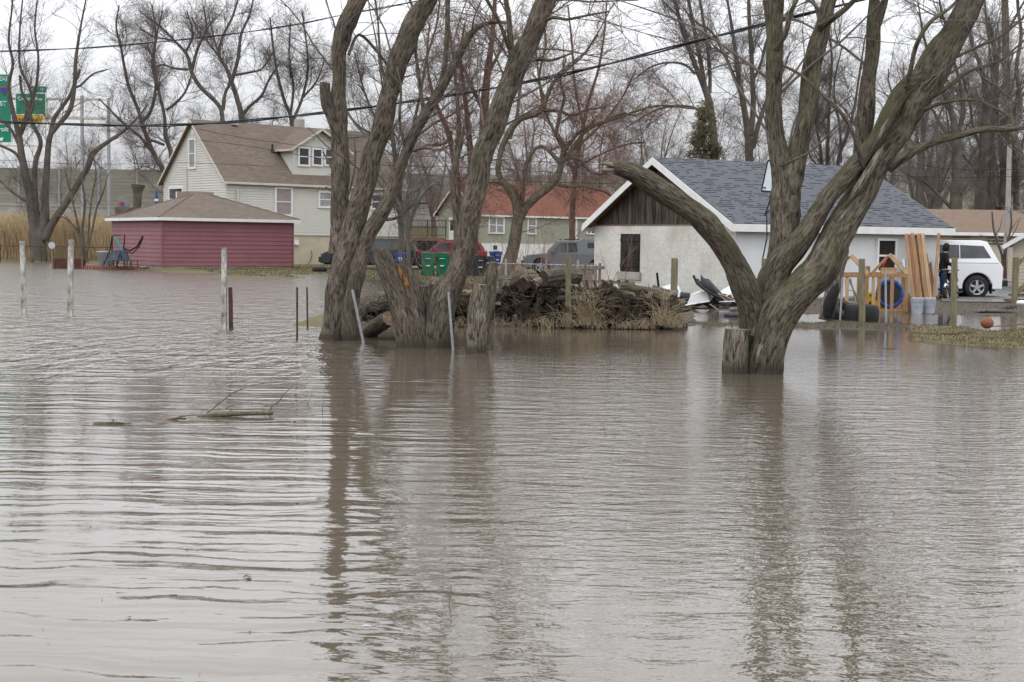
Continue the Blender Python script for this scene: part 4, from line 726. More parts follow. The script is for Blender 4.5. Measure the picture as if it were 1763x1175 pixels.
for i, (px, Y, sc) in enumerate(spots):
    x = (px-CX)/FPX*Y
    if i < 3: mid[i].location = (x, Y, 0); mid[i].scale = (sc,)*3
    else: copytree(mid[i % 3], (x, Y, 0), i*1.7, BGL[i], sc)
    if i < 3: mid[i]['label'] = BGL[i]
# far wooded line, one hazy mass of fine stems
VV = []; nS = 5200
bx = RNG.uniform(-110, 130, nS); by = RNG.uniform(225, 290, nS); hh = RNG.uniform(5, 13, nS)*(1+.25*np.sin(bx*.11)+.15*np.sin(bx*.37)); P = np.zeros((nS, 5, 3)); P[:, 0] = np.stack([bx, by, 0*bx], 1); lean = RNG.normal(size=(nS, 3))*.12; lean[:, 2] = 1
for j in range(1, 5): P[:, j] = P[:, j-1]+unit(lean+RNG.normal(size=(nS, 3))*.12)*(hh/4)[:, None]
Rr = np.linspace(.07, .02, 5)[None, :]*np.ones((nS, 1)); V1, F1, _ = tubes_np(P, Rr, 3)
o, r = spawn(P, Rr, np.random.default_rng(3), .9, (1.0, 3.0), (20, 50), 4, .6, .04, .022, .15, .15, t0=.2); V2, F2, _ = tubes_np(o, r, 3)
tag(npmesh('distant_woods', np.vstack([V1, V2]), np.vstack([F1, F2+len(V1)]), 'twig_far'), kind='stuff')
# spruce behind the garage
def spruce(px, Y, top, base_w, label):
    b = at(px, 470, Y)*np.array([1, 1, 0]); tz = at(px, top, Y)[2]; root = thing('spruce_tree', label, 'tree', b); rng = np.random.default_rng(8)
    MB().tube([(0, 0, 0), (0, 0, tz*.6), (0, 0, tz)], [.16, .10, .02], 8).build('trunk', 'bark_far', root, True)
    P = []; Rr = []
    for i in range(210):
        z = tz*(.3+.7*(i/190)**.9); L = (1.02-z/tz)*base_w*rng.uniform(.5, 1.2)+.3; a = rng.random()*6.283; d = np.array([math.cos(a), math.sin(a), .05]); 
        P.append([np.array([0, 0, z])+d*L*s+np.array([0, 0, -.22*L*s*s+.05*s]) for s in (0, .33, .66, 1.)]); Rr.append([.03, .02, .014, .008])
    P = np.array(P); Rr = np.array(Rr); o, r = spawn(P, Rr, rng, 14, (.2, .6), (40, 75), 3, .7, .02, .012, .08, -.18, t0=.05); o2, r2 = spawn(o, r, rng, 16, (.08, .2), (30, 70), 3, .8, .016, .012, .1, -.1, t0=.0)
    A = [tubes_np(P, Rr, 3), tubes_np(o, r, 3), tubes_np(o2, r2, 3)]; k = 0; V_ = []; F_ = []
    for v, f, _ in A: V_.append(v); F_.append(f+k); k += len(v)
    npmesh('crown', np.vstack(V_), np.vstack(F_), 'spruce', root)
spruce(1208, 72, 192, 3.0, 'olive green spruce showing above the left part of the garage roof')
# ------------------------------------------------------------------ buildings
class Bld:
    def __init__(s, name, label, B, th, cat='house'):
        s.B = np.array([B[0], B[1], 0.]); s.th = th; s.root = thing(name, label, cat, s.B, th)
        s.u = np.array([math.cos(th), math.sin(th), 0]); s.v = np.array([-math.sin(th), math.cos(th), 0])
    def hit(s, px, py, plane='front', off=0.0, slope=None):
        """pixel -> local point on the wall plane (front: y=off, side: x=off) or on a sloped roof plane z = a + b*y"""
        o = np.array([0, 0, CAMH])-s.B; d = ray(px, py); ol = np.array([o@s.u, o@s.v, o[2]]); dl = np.array([d@s.u, d@s.v, d[2]])
        if slope: a, b = slope; k = (a+b*ol[1]-ol[2])/(dl[2]-b*dl[1])
        elif plane == 'front': k = (off-ol[1])/dl[1]
        else: k = (off-ol[0])/dl[0]
        return ol+dl*k
    def rect(s, plane, x0, y0, x1, y1, off=0.0):
        p = [s.hit(x, y, plane, off) for x, y in ((x0, y0), (x1, y0), (x0, y1), (x1, y1))]; i = 0 if plane == 'front' else 1
        a = (p[0][i]+p[2][i])/2; b = (p[1][i]+p[3][i])/2; return min(a, b), max(a, b), (p[2][2]+p[3][2])/2, (p[0][2]+p[1][2])/2
def wbox(mb, plane, s0, s1, z0, z1, o0, o1, off=0.0, mi=0):
    if plane == 'front': mb.bb(s0, s1, off-o1, off-o0, z0, z1, mi)
    else: mb.bb(off-o1, off-o0, s0, s1, z0, z1, mi)
def siding(mb, plane, s0, s1, z0, z1, lap, off=0.0, gab=None, depth=.018):
    n = max(1, int(round((z1-z0)/lap))); h = (z1-z0)/n
    for i in range(n):
        a, b = z0+i*h, z0+(i+1)*h; A = (s0, s1) if gab is None else gab(a); Bq = (s0, s1) if gab is None else gab(b)
        def P(s_, z, o): return (s_, off-o, z) if plane == 'front' else (off-o, s_, z)
        V = [P(A[0], a, depth), P(A[1], a, depth), P(Bq[1], b, .002), P(Bq[0], b, .002), P(A[0], a, .0), P(A[1], a, .0)]
        mb.add(V, [(0, 1, 2, 3), (4, 5, 1, 0)])
def window(b, plane, r, glass='glass', frame='white', fw_=.10, cols=1, rows=2, off=0.0, name='window'):
    s0, s1, z0, z1 = r; mb = MB(); fw_ = min(fw_, (s1-s0)*.18)
    for a in ((s0, s1, z0, z0+fw_), (s0, s1, z1-fw_, z1), (s0, s0+fw_, z0+fw_, z1-fw_), (s1-fw_, s1, z0+fw_, z1-fw_)): wbox(mb, plane, *a, .0, .10, off)
    w_ = mb.build(name, frame, b.root); mb = MB(); iw = (s1-s0-2*fw_); ih = z1-z0-2*fw_
    for i in range(1, cols): c = s0+fw_+iw*i/cols; wbox(mb, plane, c-.045, c+.045, z0+fw_, z1-fw_, .0, .078, off)
    for i in range(1, rows): c = z0+fw_+ih*i/rows; wbox(mb, plane, s0+fw_, s1-fw_, c-.03, c+.03, .0, .072, off)
    if mb.v: mb.build('sash', frame, w_)
    mb = MB(); wbox(mb, plane, s0+fw_, s1-fw_, z0+fw_, z1-fw_, .0, .055, off); mb.build('pane', glass, w_)
    return w_
def slab(mb, P, th=.08, mi=0, uvs=None):
    """roof plane: quad/tri P (CCW seen from above) with thickness, uv in metres"""
    P = [Vector(p) for p in P]; n = (P[1]-P[0]).cross(P[2]-P[0]).normalized(); u = (P[1]-P[0]).normalized(); v = n.cross(u)
    uv = [((p-P[0]).dot(u), (p-P[0]).dot(v)) for p in P]; k = len(P); V = P+[p-n*th for p in P]
    mb.add(V, [tuple(range(k)), tuple(range(2*k-1, k-1, -1))]+[(i, i+k, (i+1) % k+k, (i+1) % k) for i in range(k)], mi, [uv, uv[::-1]]+[[(0, 0)]*4]*k)
def gable_roof(b, L, W, ze, zr, og, oe, ob, mat, fascia, fh=.2, th=.1, name='roof', x0=0, rakeback=True):
    mb = MB(); m = W/2; slab(mb, [(x0-og, -oe, ze), (L+ob, -oe, ze), (L+ob, m, zr), (x0-og, m, zr)], th); slab(mb, [(L+ob, W+oe, ze), (x0-og, W+oe, ze), (x0-og, m, zr), (L+ob, m, zr)], th)
    rf = mb.build(name, mat, b.root)
    mb = MB(); mb.bb(x0-og-.004, L+ob+.004, -oe-.03, -oe-.002, ze-fh, ze-.015); mb.bb(x0-og-.004, L+ob+.004, W+oe+.002, W+oe+.03, ze-fh, ze-.015)
    for xx in ((x0-og, L+ob) if rakeback else (x0-og,)):
        a = xx-.03 if xx < L/2 else xx+.002; c = a+.028
        for sgn in (-1, 1):
            ye = m+sgn*(m+oe); V = [(a, ye, ze-fh), (a, m, zr-fh), (a, m, zr-.012), (a, ye, ze-.012)]; V += [(c, p[1], p[2]) for p in V]
            mb.add(V, [(0, 1, 2, 3), (7, 6, 5, 4), (0, 4, 5, 1), (3, 2, 6, 7), (0, 3, 7, 4)])
    mb.build('fascia', fascia, rf); return rf
# --- white block garage
G = Bld('block_garage', 'white painted block garage with grey shingle roof and dark plank gable', (6.595, 42.225), .487, 'garage')
W_, L_, ZE, ZR = 8.09, 8.11, 2.31, 4.44; ZT = 2.29; OG, OE, OB = .335, .276, .351
mb = MB(); a = (ZR-ZE)/(W_/2+OE)
mb.add([(0, 0, -.3), (0, W_, -.3), (0, W_, ZT), (0, 0, ZT)], [(3, 2, 1, 0)], 0, [[(0, ZT), (W_, ZT), (W_, 0), (0, 0)]]); mb.build('end_wall', 'stucco', G.root)
mb = MB(); mb.add([(0, 0, .12), (L_, 0, .12), (L_, 0, 2.36), (0, 0, 2.36), (L_, W_, .12), (L_, W_, 2.36), (0, W_, .12), (0, W_, 2.36)], [(0, 1, 2, 3), (1, 4, 5, 2), (4, 6, 7, 5)]); mb.build('wall', 'side_wall', G.root)
mb = MB(); mb.bb(-.0+.01, L_+.02, -.03, W_, -.3, .12); mb.build('footing', 'concrete', G.root)
mb = MB(); zg = ZR-.12; V = [(.03, .0, ZT), (.03, W_, ZT), (.03, W_, ZT+.03), (.03, W_/2, zg), (.03, 0, ZT+.03)]; mb.add(V, [(0, 4, 3, 2, 1)], 0, [[(p[1], p[2]) for p in (V[0], V[4], V[3], V[2], V[1])]]); mb.build('plank_gable', 'gable_planks', G.root)
mb = MB(); mb.bb(-.02, .028, -.01, W_+.01, ZT-.02, ZT+.02); mb.build('gable_sill', 'deck_wood', G.root)
gable_roof(G, L_, W_, ZE, ZR, OG, OE, OB, 'shingle_grey', 'white', .24, .06)
mb = MB(); m = W_/2
for sgn in (-1, 1):   # dark boarded underside of the overhang
    ye = m+sgn*(m+OE-.02); V = [(-OG+.01, ye, ZE-.10), (-OG+.01, m, ZR-.11), (.02, m, ZR-.11), (.02, ye, ZE-.10)]; mb.add(V, [(0, 1, 2, 3)] if sgn < 0 else [(3, 2, 1, 0)])
mb.build('soffit', 'deck_wood', G.root)
r = G.rect('side', 1069, 403, 1102, 468); mb = MB(); wbox(mb, 'side', r[0], r[1], r[2], r[3], -.02, .02)
sh_ = mb.build('shutter', 'door_planks', G.root); mb = MB()
for yy_ in np.linspace(r[0], r[1], 4)[1:-1]: wbox(mb, 'side', yy_-.012, yy_+.012, r[2], r[3], .02, .035)
for zz in (r[2]+.2, r[3]-.2): wbox(mb, 'side', r[0], r[1], zz-.05, zz+.05, .02, .04)
mb.build('batten', 'door_planks', sh_)
mb = MB(); wbox(mb, 'side', r[0]-.10, r[1]+.12, r[2]-.26, r[2]-.01, .0, .07); mb.build('window_sill', 'concrete', G.root)
r = G.rect('front', 1507, 411, 1541, 470); window(G, 'front', r, 'dark_void', 'white', .07, 1, 2)
mb = MB(); q = G.hit(1525, 462); mb.bb(q[0]-.3, q[0]+.3, -.16, -.08, q[2]-.18, q[2]+.02); mb.build('window_box', 'lumber_pale', G.root)
# --- beige house
H = Bld('beige_house', 'two storey beige sided house with brown roof and dormer behind the red shed', (-17.09, 85.037), .717)
W_, L_, ZE, ZR = 7.912, 13.0, 5.05, 8.92; OG, OE, OB = .31, .27, .34; sl_ = (ZR-ZE)/(W_/2+OE); zF = H.hit(506, 404)[2]
gab = lambda z: (0, W_) if z < ZE+sl_*OE else (min(W_/2, (z-ZE)/sl_-OE), max(W_/2, W_-((z-ZE)/sl_-OE)))
mb = MB(); siding(mb, 'front', 0, L_, zF, 5.25, .15, depth=.04); siding(mb, 'side', 0, W_, zF, ZE+sl_*OE, .15, depth=.04); siding(mb, 'side', 0, W_, ZE+sl_*OE, ZR-.2, .15, gab=gab, depth=.04)
mb.add([(L_, 0, zF), (L_, W_, zF), (L_, W_, 5.2), (L_, W_/2, ZR-.2), (L_, 0, 5.2)], [(0, 1, 2, 3, 4)]); mb.add([(0, W_, zF), (L_, W_, zF), (L_, W_, 5.2), (0, W_, 5.2)], [(3, 2, 1, 0)])
mb.build('wall', 'beige_siding', H.root)
mb = MB(); mb.bb(.03, L_-.03, .03, W_-.03, -.2, zF+.01); mb.build('foundation', 'foundation', H.root)
mb = MB(); mb.bb(-.03, .05, -.03, .05, zF, 5.1); mb.bb(-.03, L_, -.025, .02, zF-.06, zF+.01); mb.build('corner_trim', 'beige_trim', H.root)
gable_roof(H, L_, W_, ZE, ZR, OG, OE, OB, 'shingle_brown', 'beige_trim', .16, .08)
for (x0, y0, x1, y1, pl, gl, c, rr_) in ((472, 322.5, 503, 373, 'front', 'glass_pink', 1, 2), (547, 329, 571.5, 359, 'front', 'glass_pale', 1, 2), (637, 333, 657, 362, 'front', 'glass', 1, 2), (326, 238, 339, 291.5, 'side', 'glass_pale', 1, 2), (292, 322, 317, 346, 'side', 'glass', 1, 1)):
    r = H.rect(pl, x0, y0, x1, y1)
    window(H, pl, r, gl, 'white', .13, c, rr_)
r = H.rect('side', 329, 224, 334.5, 232); mb = MB(); wbox(mb, 'side', *r, .0, .04); mb.build('gable_vent', 'white', H.root)
rp = (ZE+sl_*OE, sl_)
p = H.hit(503.5, 300, slope=rp); yd = p[1]; xl = p[0]; zb = p[2]; xr = H.hit(594, 305, 'front', yd)[0]; ztop = H.hit(548, 221.5, 'front', yd-.3)[2]; zev = H.hit(503, 253, 'front', yd)[2]; xm = (xl+xr)/2
mb = MB(); siding(mb, 'front', xl, xr, zb-.05, zev, .125, yd); s2_ = (ztop-.1-zev)/((xr-xl)/2); siding(mb, 'front', xl, xr, zev, ztop-.12, .125, yd, gab=lambda z: (min(xm, xl+(z-zev)/s2_), max(xm, xr-(z-zev)/s2_)))
yb = (zev-rp[0])/rp[1]
for xx in (xl, xr): mb.add([(xx, yd, zb-.1), (xx, yb, zev), (xx, yd, zev)], [(0, 1, 2)])
dm = mb.build('dormer', 'beige_siding', H.root)
mb = MB(); ex = .38; of = .35; ze2 = zev-s2_*ex; yr2 = (ztop-rp[0])/rp[1]; ye2 = (ze2-rp[0])/rp[1]
slab(mb, [(xl-ex, ye2, ze2+.06), (xl-ex, yd-of, ze2+.06), (xm, yd-of, ztop+.03), (xm, yr2, ztop+.03)], .07); slab(mb, [(xr+ex, yd-of, ze2+.06), (xr+ex, ye2, ze2+.06), (xm, yr2, ztop+.03), (xm, yd-of, ztop+.03)], .07); mb.build('roof', 'shingle_brown', dm)
mb = MB()
for sg, xe in ((-1, xl-ex), (1, xr+ex)): mb.beam((xe, yd-of-.03, ze2-.03), (xm, yd-of-.03, ztop-.06), .03, .13)
mb.bb(xl-ex-.02, xl-ex+.01, yd-of, ye2, ze2-.06, ze2+.06); mb.build('fascia', 'beige_trim', dm)
for (x0, x1) in ((513, 532), (537, 554), (558, 574)):
    r = H.rect('front', x0, 253 if x0 < 520 else 255, x1, 287, yd)
    window(H, 'front', (r[0]-.04, r[1]+.04, r[2], r[3]), 'glass', 'white', .12, 1, 2, yd)
q = H.hit(548, 230.5, 'front', yd); mb = MB(); mb.bb(q[0]-.1, q[0]+.1, yd-.05, yd-.01, q[2]-.1, q[2]+.1); mb.build('gable_vent', 'white', H.root)
q = H.hit(469, 262, slope=rp); mb = MB(); mb.cyl((q[0], q[1], q[2]-.1), (q[0], q[1], q[2]+.5), .06); mb.lathe([(.16, 0), (.1, .12)], 10, (q[0], q[1], q[2]-.02)); mb.build('vent_pipe', 'black', H.root)
q = H.hit(404, 217, slope=rp); mb = MB(); mb.box((q[0], q[1], q[2]+.12), (.38, .3, .16)); mb.build('roof_vent', 'galv', H.root)
q = H.hit(520, 210, slope=rp); mb = MB(); mb.bb(q[0]-.25, q[0]+.25, W_/2+.5, W_/2+1.0, ZR-.8, ZR+.55); mb.build('chimney', 'concrete', H.root)
q = H.hit(408, 340); mb = MB(); mb.cyl((q[0], -.12, q[2]-.3), (q[0], -.12, q[2]+.45), .08); mb.build('flue', 'beige_trim', H.root)
q = H.hit(323, 293, 'side'); mb = MB(); mb.cyl((-.08, q[1], 4.1), (-.08, q[1], q[2]+.1), .04); mb.tube([(-.08, q[1], q[2]+.1), (-.2, q[1]+.1, q[2]+.2), (-.3, q[1]+.2, q[2]+.05)], .03, 6); mb.build('service_mast', 'beige_trim', H.root)
q = H.hit(509, 418); mb = MB(); mb.bb(q[0]-.12, q[0]+.16, -.14, .03, q[2]-.14, q[2]+.14); mb.build('dryer_vent', 'white', H.root)
mb = MB(); pp = [H.hit(x, y) for x, y in ((535.5, 431), (537, 440), (534, 450), (531, 455))]; mb.tube([(p[0], -.03, p[2]) for p in pp], .02, 5); mb.build('hose', 'bin_dark', H.root)
# low porch roof against the gable
pr = [at(x, y, Y) for x, y, Y in ((304, 330, 80.), (368, 331, 80.5))]; mb = MB(); a_, b_ = [Vector(H.root.matrix_basis.inverted() @ Vector(p)) if False else Vector(((p-H.B)@H.u, (p-H.B)@H.v, p[2])) for p in pr]
dv = (b_-a_); dv.z = 0; nrm = Vector((-dv.y, dv.x, 0)).normalized()*.9
slab(mb, [a_-nrm-Vector((0, 0, .75)), b_-nrm-Vector((0, 0, .75)), b_, a_], .06); slab(mb, [b_+nrm-Vector((0, 0, .75)), a_+nrm-Vector((0, 0, .75)), a_, b_], .06)
po = mb.build('porch_roof', 'shingle_brown', H.root); mb = MB()
for n_ in (-nrm, nrm): mb.beam(a_+Vector((0, 0, -.06))-dv.normalized()*.02, a_+n_-Vector((0, 0, .8))-dv.normalized()*.02, .04, .12)
mb.build('fascia', 'beige_trim', po)
# --- red shed
S = Bld('red_shed', 'low red clapboard shed with hip roof at the water edge before the beige house', (-17.87, 72.5), .6, 'shed')
W_, L_, ZW = 7.6, 7.3, 2.66
mb = MB(); siding(mb, 'front', 0, L_, .22, ZW, .222, depth=.03); siding(mb, 'side', 0, W_, .22, ZW, .222, depth=.03); mb.add([(L_, 0, 0), (L_, W_, 0), (L_, W_, ZW), (L_, 0, ZW)], [(0, 1, 2, 3)]); mb.add([(0, W_, 0), (L_, W_, 0), (L_, W_, ZW), (0, W_, ZW)], [(3, 2, 1, 0)]); mb.build('wall', 'red_siding', S.root)
mb = MB(); mb.bb(-.06, .03, -.06, .03, .2, ZW); mb.bb(L_-.03, L_+.035, -.06, .03, .2, ZW); mb.build('corner_trim', 'red_siding', S.root)
mb = MB(); mb.bb(.04, L_-.02, .04, W_, -.2, .22); mb.build('foundation', 'concrete', S.root)
o_ = .28; zr = 4.02; r0, r1 = (L_/2-.5, W_/2), (L_/2+.5, W_/2); mb = MB()
c4 = [(-o_, -o_, ZW+.04), (L_+o_, -o_, ZW+.04), (L_+o_, W_+o_, ZW+.04), (-o_, W_+o_, ZW+.04)]; A_ = (*r0, zr); B_ = (*r1, zr)
slab(mb, [c4[0], c4[1], B_, A_], .05); slab(mb, [c4[1], c4[2], B_], .05); slab(mb, [c4[2], c4[3], A_, B_], .05); slab(mb, [c4[3], c4[0], A_], .05); rf = mb.build('roof', 'shingle_brown', S.root)
mb = MB(); mb.bb(-o_-.03, L_+o_+.03, -o_-.03, -o_, ZW-.13, ZW+.03); mb.bb(-o_-.03, -o_, -o_, W_+o_, ZW-.13, ZW+.03); mb.bb(L_+o_, L_+o_+.03, -o_, W_+o_, ZW-.13, ZW+.03); mb.bb(-o_, L_+o_, W_+o_, W_+o_+.03, ZW-.13, ZW+.03); mb.build('fascia', 'white', rf)
mb = MB(); mb.bb(-o_, L_+o_, -o_, W_+o_, ZW-.06, ZW-.03); mb.build('soffit', 'white', rf)
mb = MB()
for A0 in c4: mb.tube([A0, A_ if A0[0] < 1 else B_], .045, 6)
mb.build('hip_ridge', 'shingle_brown', rf)
# --- green house with red roof
Q = Bld('green_house', 'low green sided house with rust red roof behind the curling tree', (-2.38, 98.), .7)
W_, L_, ZE, ZR = 4.6, 14.2, 3.52, 5.75; OG, OE, OB = .3, .2, .3; sl_ = (ZR-ZE)/(W_/2+OE); zF = Q.hit(930, 419)[2]
mb = MB(); siding(mb, 'front', 0, L_, zF, 3.6, .14); siding(mb, 'side', 0, W_, zF, ZE+sl_*OE, .14); siding(mb, 'side', 0, W_, ZE+sl_*OE, ZR-.15, .14, gab=lambda z: (min(W_/2, (z-ZE)/sl_-OE), max(W_/2, W_-((z-ZE)/sl_-OE)))); mb.build('wall', 'green_siding', Q.root)
mb = MB(); mb.bb(.02, L_, .02, W_, -.2, zF+.01); mb.build('foundation', 'white', Q.root)
mb = MB(); mb.bb(.02, L_, .02, W_, zF, 3.5); mb.build('core', 'green_siding', Q.root)
gable_roof(Q, L_, W_, ZE, ZR, OG, OE, OB, 'shingle_red', 'white', .14, .08)
for (x0, y0, x1, y1, gl, c) in ((840, 373, 867.5, 403, 'glass_pale', 2), (907, 374, 922.5, 404, 'glass_pale', 1), (1009, 390, 1024, 404, 'glass', 2), (845.5, 420.5, 857, 433, 'glass', 1)):
    window(Q, 'front', Q.rect('front', x0, y0, x1, y1), gl, 'white', .1, c, 1 if y1-y0 < 16 else 2)
mb = MB()
for x in (991.5,): q = Q.hit(x, 400); wbox(mb, 'front', q[0]-.07, q[0]+.07, zF-.1, 3.4, .0, .08)
mb.build('downspout', 'white', Q.root)
q = Q.hit(979.5, 400); mb = MB(); wbox(mb, 'front', q[0]-.05, q[0]+.05, q[2]-.45, q[2]+.45, .0, .06); mb.build('conduit', 'white', Q.root)
r = Q.rect('side', 774, 374, 785, 415); mb = MB(); wbox(mb, 'side', *r, .0, .06); dr = mb.build('door', 'white', Q.root); mb = MB(); wbox(mb, 'side', r[0]+.15, r[1]-.15, (r[2]+r[3])/2-.1, r[3]-.2, .06, .075); mb.build('pane', 'glass', dr)
for x in (857.5, 934, 1017.5):
    q = Q.hit(x, 327 if x < 900 else 331, slope=(ZE+sl_*OE, sl_)); mb = MB(); mb.box((q[0], q[1], q[2]+.12), (.3, .26, .16)); mb.build('roof_vent', 'galv', Q.root)
# timber porch with iron railing between the houses
pt = thing('porch_deck', 'timber porch with black iron railing between the beige and green houses', 'porch', at(735, 440, 91)*np.array([1, 1, 0]), .1); mb = MB(); X0 = -1.15; X1 = 1.2; zt = at(735, 409, 91)[2]; zh = at(735, 379, 91)[2]
mb.bb(X0, X1, 0, 2.2, zt-.22, zt); mb.build('floor', 'lumber_red', pt); 
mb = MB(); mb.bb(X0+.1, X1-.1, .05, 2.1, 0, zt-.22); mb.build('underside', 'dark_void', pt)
for xx in (X0, (X0+X1)/2, X1):
    mb = MB(); mb.cyl((xx, -.05, zt), (xx, -.05, zh), .03, n=6); mb.build('railing_post', 'black', pt)
mb = MB(); mb.bb(X0, X1, -.07, -.03, zh-.04, zh); mb.bb(X0, X1, -.07, -.03, zt+.1, zt+.13)
for i in range(26):
    xx = X0+(X1-X0)*(i+.5)/26; mb.bb(xx-.01, xx+.01, -.06, -.04, zt+.1, zh)
    if i % 2: mb.torus((xx, -.05, (zt+zh)/2+.1), .07, .012, 'Y', 10, 4)
mb.build('railing', 'black', pt)
mb = MB()
for k in range(3): mb.bb(X1+k*.0, X1+.9, .3*k-.8, .3*k-.5, 0, zt-.2-.25*(2-k))
mb.build('steps', 'concrete', pt)
# --- brown roofed house and tan house at right
K = Bld('brown_roofed_house', 'low house with wide light brown roof behind the white pickup', at(1560, 470, 68)[:2], .05)
mb = MB(); siding(mb, 'front', 0, 14, .1, 2.35, .15); mb.bb(0.02, 14, .03, 7, 0, 2.3); mb.build('wall', 'tan_wall', K.root)
gable_roof(K, 14, 7, 2.42, 3.58, .4, .35, .4, 'shingle_tan', 'white', .17, .08)
mb = MB()
for i, xx in enumerate((2.2, 3.9, 5.4, 6.6)): mb.bb(xx, xx+.9, -.01, .03, 1.75, 2.2)
mb.build('dark_window', 'glass', K.root)
q = at(1575, 372, 71)-K.B
T = Bld('tan_house', 'tan clapboard house end at the right edge beside the timber deck', at(1742, 480, 55)[:2]+np.array([0.0, 0]), -.38)
mb = MB(); sT = .62; siding(mb, 'front', 0, 7, .1, 1.95, .13); siding(mb, 'front', 0, 7, 1.95, 4.0, .13, gab=lambda z: (min(3.4, (z-1.95)/sT), 7)); mb.bb(.03, 7, .03, 6, 0, 1.95); mb.build('wall', 'tan_wall', T.root)
mb = MB(); slab(mb, [(-.35, 6, 1.78), (-.35, -.3, 1.78), (3.4, -.3, 4.1), (3.4, 6, 4.1)], .08); rf = mb.build('roof', 'shingle_tan', T.root); mb = MB(); mb.beam((-.37, -.33, 1.70), (3.4, -.33, 4.03), .03, .16); mb.build('fascia', 'white', rf)
# ------------------------------------------------------------------ noise barrier along the motorway
NB = thing('noise_barrier', 'long weathered grey noise barrier wall with pale steel posts running behind all the houses', 'wall', (-38, 120, 0), .386)
xs = np.linspace(-16, 118, 135); top = lambda x: 7.3+.0165*x
mb = MB()
for i in range(0, 42):
    a, b = -16+i*3.2, -16+(i+1)*3.2; mb.add([(a, 0, 4.3), (b, 0, 4.3), (b, 0, top(b)), (a, 0, top(a)), (a, .12, 4.3), (b, .12, 4.3), (b, .12, top(b)), (a, .12, top(a))], [(0, 1, 2, 3), (7, 6, 5, 4), (3, 2, 6, 7)])
mb.build('panel', 'barrier', NB)
for i in range(0, 43):
    a = -16+i*3.2-.2; mb = MB(); mb.bb(a-.09, a+.09, -.12, .2, 3.2, top(a)+.15); mb.build('post', 'galv', NB)
mb = MB(); mb.bb(-16, 118, -.3, .5, 2.9, 4.28); mb.bb(-16, 118, -.35, -.3, 4.1, 4.3); mb.build('parapet', 'concrete', NB)
mb = MB(); mb.add([(-40, -14, .0), (118, -14, .0), (118, -.3, 2.95), (-40, -.3, 2.95), (118, 8, 2.95), (-40, 8, 2.95)], [(0, 1, 2, 3), (3, 2, 4, 5)]); em = mb.build('embankment', 'ground'); em.location = (-38, 120, 0); em.rotation_euler = (0, 0, .386); tag(em, kind='structure')
# ------------------------------------------------------------------ sign gantry
YG = 117.
GA = thing('sign_gantry', 'steel motorway sign gantry on two tall grey posts at far left', 'gantry', at(160, 440, YG)*np.array([1, 1, 0]))
o0 = np.array([GA.location.x, YG, 0]); loc = lambda px, py, dy=0: at(px, py, YG)-o0+np.array([0, dy, 0])
for px, py, dy in ((141, 165, 0), (183, 168, .6)):
    p = loc(px, py, dy); mb = MB(); mb.cyl((p[0], p[1], 0), (p[0], p[1], p[2]), .15, .14, 14); mb.build('post', 'galv', GA, True)
mb = MB()
for yy_, r_ in ((171, .05), (203, .09)):
    for dy in (0, .7): mb.beam(loc(-60, yy_-2.6, dy), loc(178, yy_+.5, dy), r_*2, r_*2)
for i, x in enumerate(range(-50, 180, 22)):
    mb.beam(loc(x, 170, 0), loc(x, 203, 0), .05, .05); mb.beam(loc(x, 203, 0), loc(x+22, 171, .0), .045, .045)
mb.build('truss', 'beige_trim', GA)
mb = MB()
for x in (8, 20, 41, 52, 72, 83, 100): mb.beam(loc(x, 205, -.6), loc(x, 253, -.6), .05, .05)
mb.beam(loc(-60, 252, -.6), loc(101, 253, -.6), .08, .12); mb.beam(loc(141, 213, 0), loc(185, 250, .6), .05, .05); mb.beam(loc(141, 250, 0), loc(185, 252, .6), .05, .05); mb.build('walkway', 'beige_trim', GA)
def text(name, s, px, py, hpx, Y, mat, parent=None, off=None, align='LEFT', rz=0, ext=.004):
    cu = bpy.data.curves.new(name, 'FONT'); cu.body = s; cu.size = hpx/FPX*Y*1.4; cu.extrude = ext; cu.align_x = align; cu.offset = .004*cu.size/.5
    tmp = bpy.data.objects.new(name, cu); COL.objects.link(tmp); bpy.context.view_layer.update()
    me = bpy.data.meshes.new_from_object(tmp.evaluated_get(bpy.context.evaluated_depsgraph_get())); bpy.data.objects.remove(tmp); me.materials.clear(); me.materials.append(MT[mat])
    o = bpy.data.objects.new(name, me); COL.objects.link(o); p = at(px, py, Y); o.location = p-(off if off is not None else 0); o.rotation_euler = (R(90), 0, rz)
    if parent: o.parent = parent
    return o
def sign(name, label, px0, py0, px1, py1, Y, mat, extra=()):
    a = at(px0, py1, Y); b = at(px1, py0, Y); root = thing(name, label, 'road sign', (a[0], Y, a[2])); mb = MB(); mb.bb(0, b[0]-a[0], 0, .08, 0, b[2]-a[2]); mb.build('panel', mat, root); 
    mb = MB(); w_, h_ = b[0]-a[0], b[2]-a[2]; e = .06
    for q in ((0, w_, 0, e), (0, w_, h_-e, h_), (0, e, e, h_-e), (w_-e, w_, e, h_-e)): mb.bb(q[0], q[1], -.02, -.002, q[2], q[3])
    mb.build('border', 'sign_white', root); return root, np.array([a[0], Y, a[2]])
YS = YG-.75
r1, o1 = sign('motorway_sign', 'tall green motorway sign with a route shield cut by the left edge', -45, 128, 19.5, 246, YS, 'sign_green')
text('lettering', 'EXIT', -2, 139, 7, YS-.03, 'sign_white', r1, o1); text('lettering', 'EAST', -14, 182, 8, YS-.03, 'sign_white', r1, o1); text('lettering', 'Toledo', -22, 214, 8, YS-.03, 'sign_white', r1, o1); text('lettering', 'Detroit', -20, 226, 8, YS-.03, 'sign_white', r1, o1)
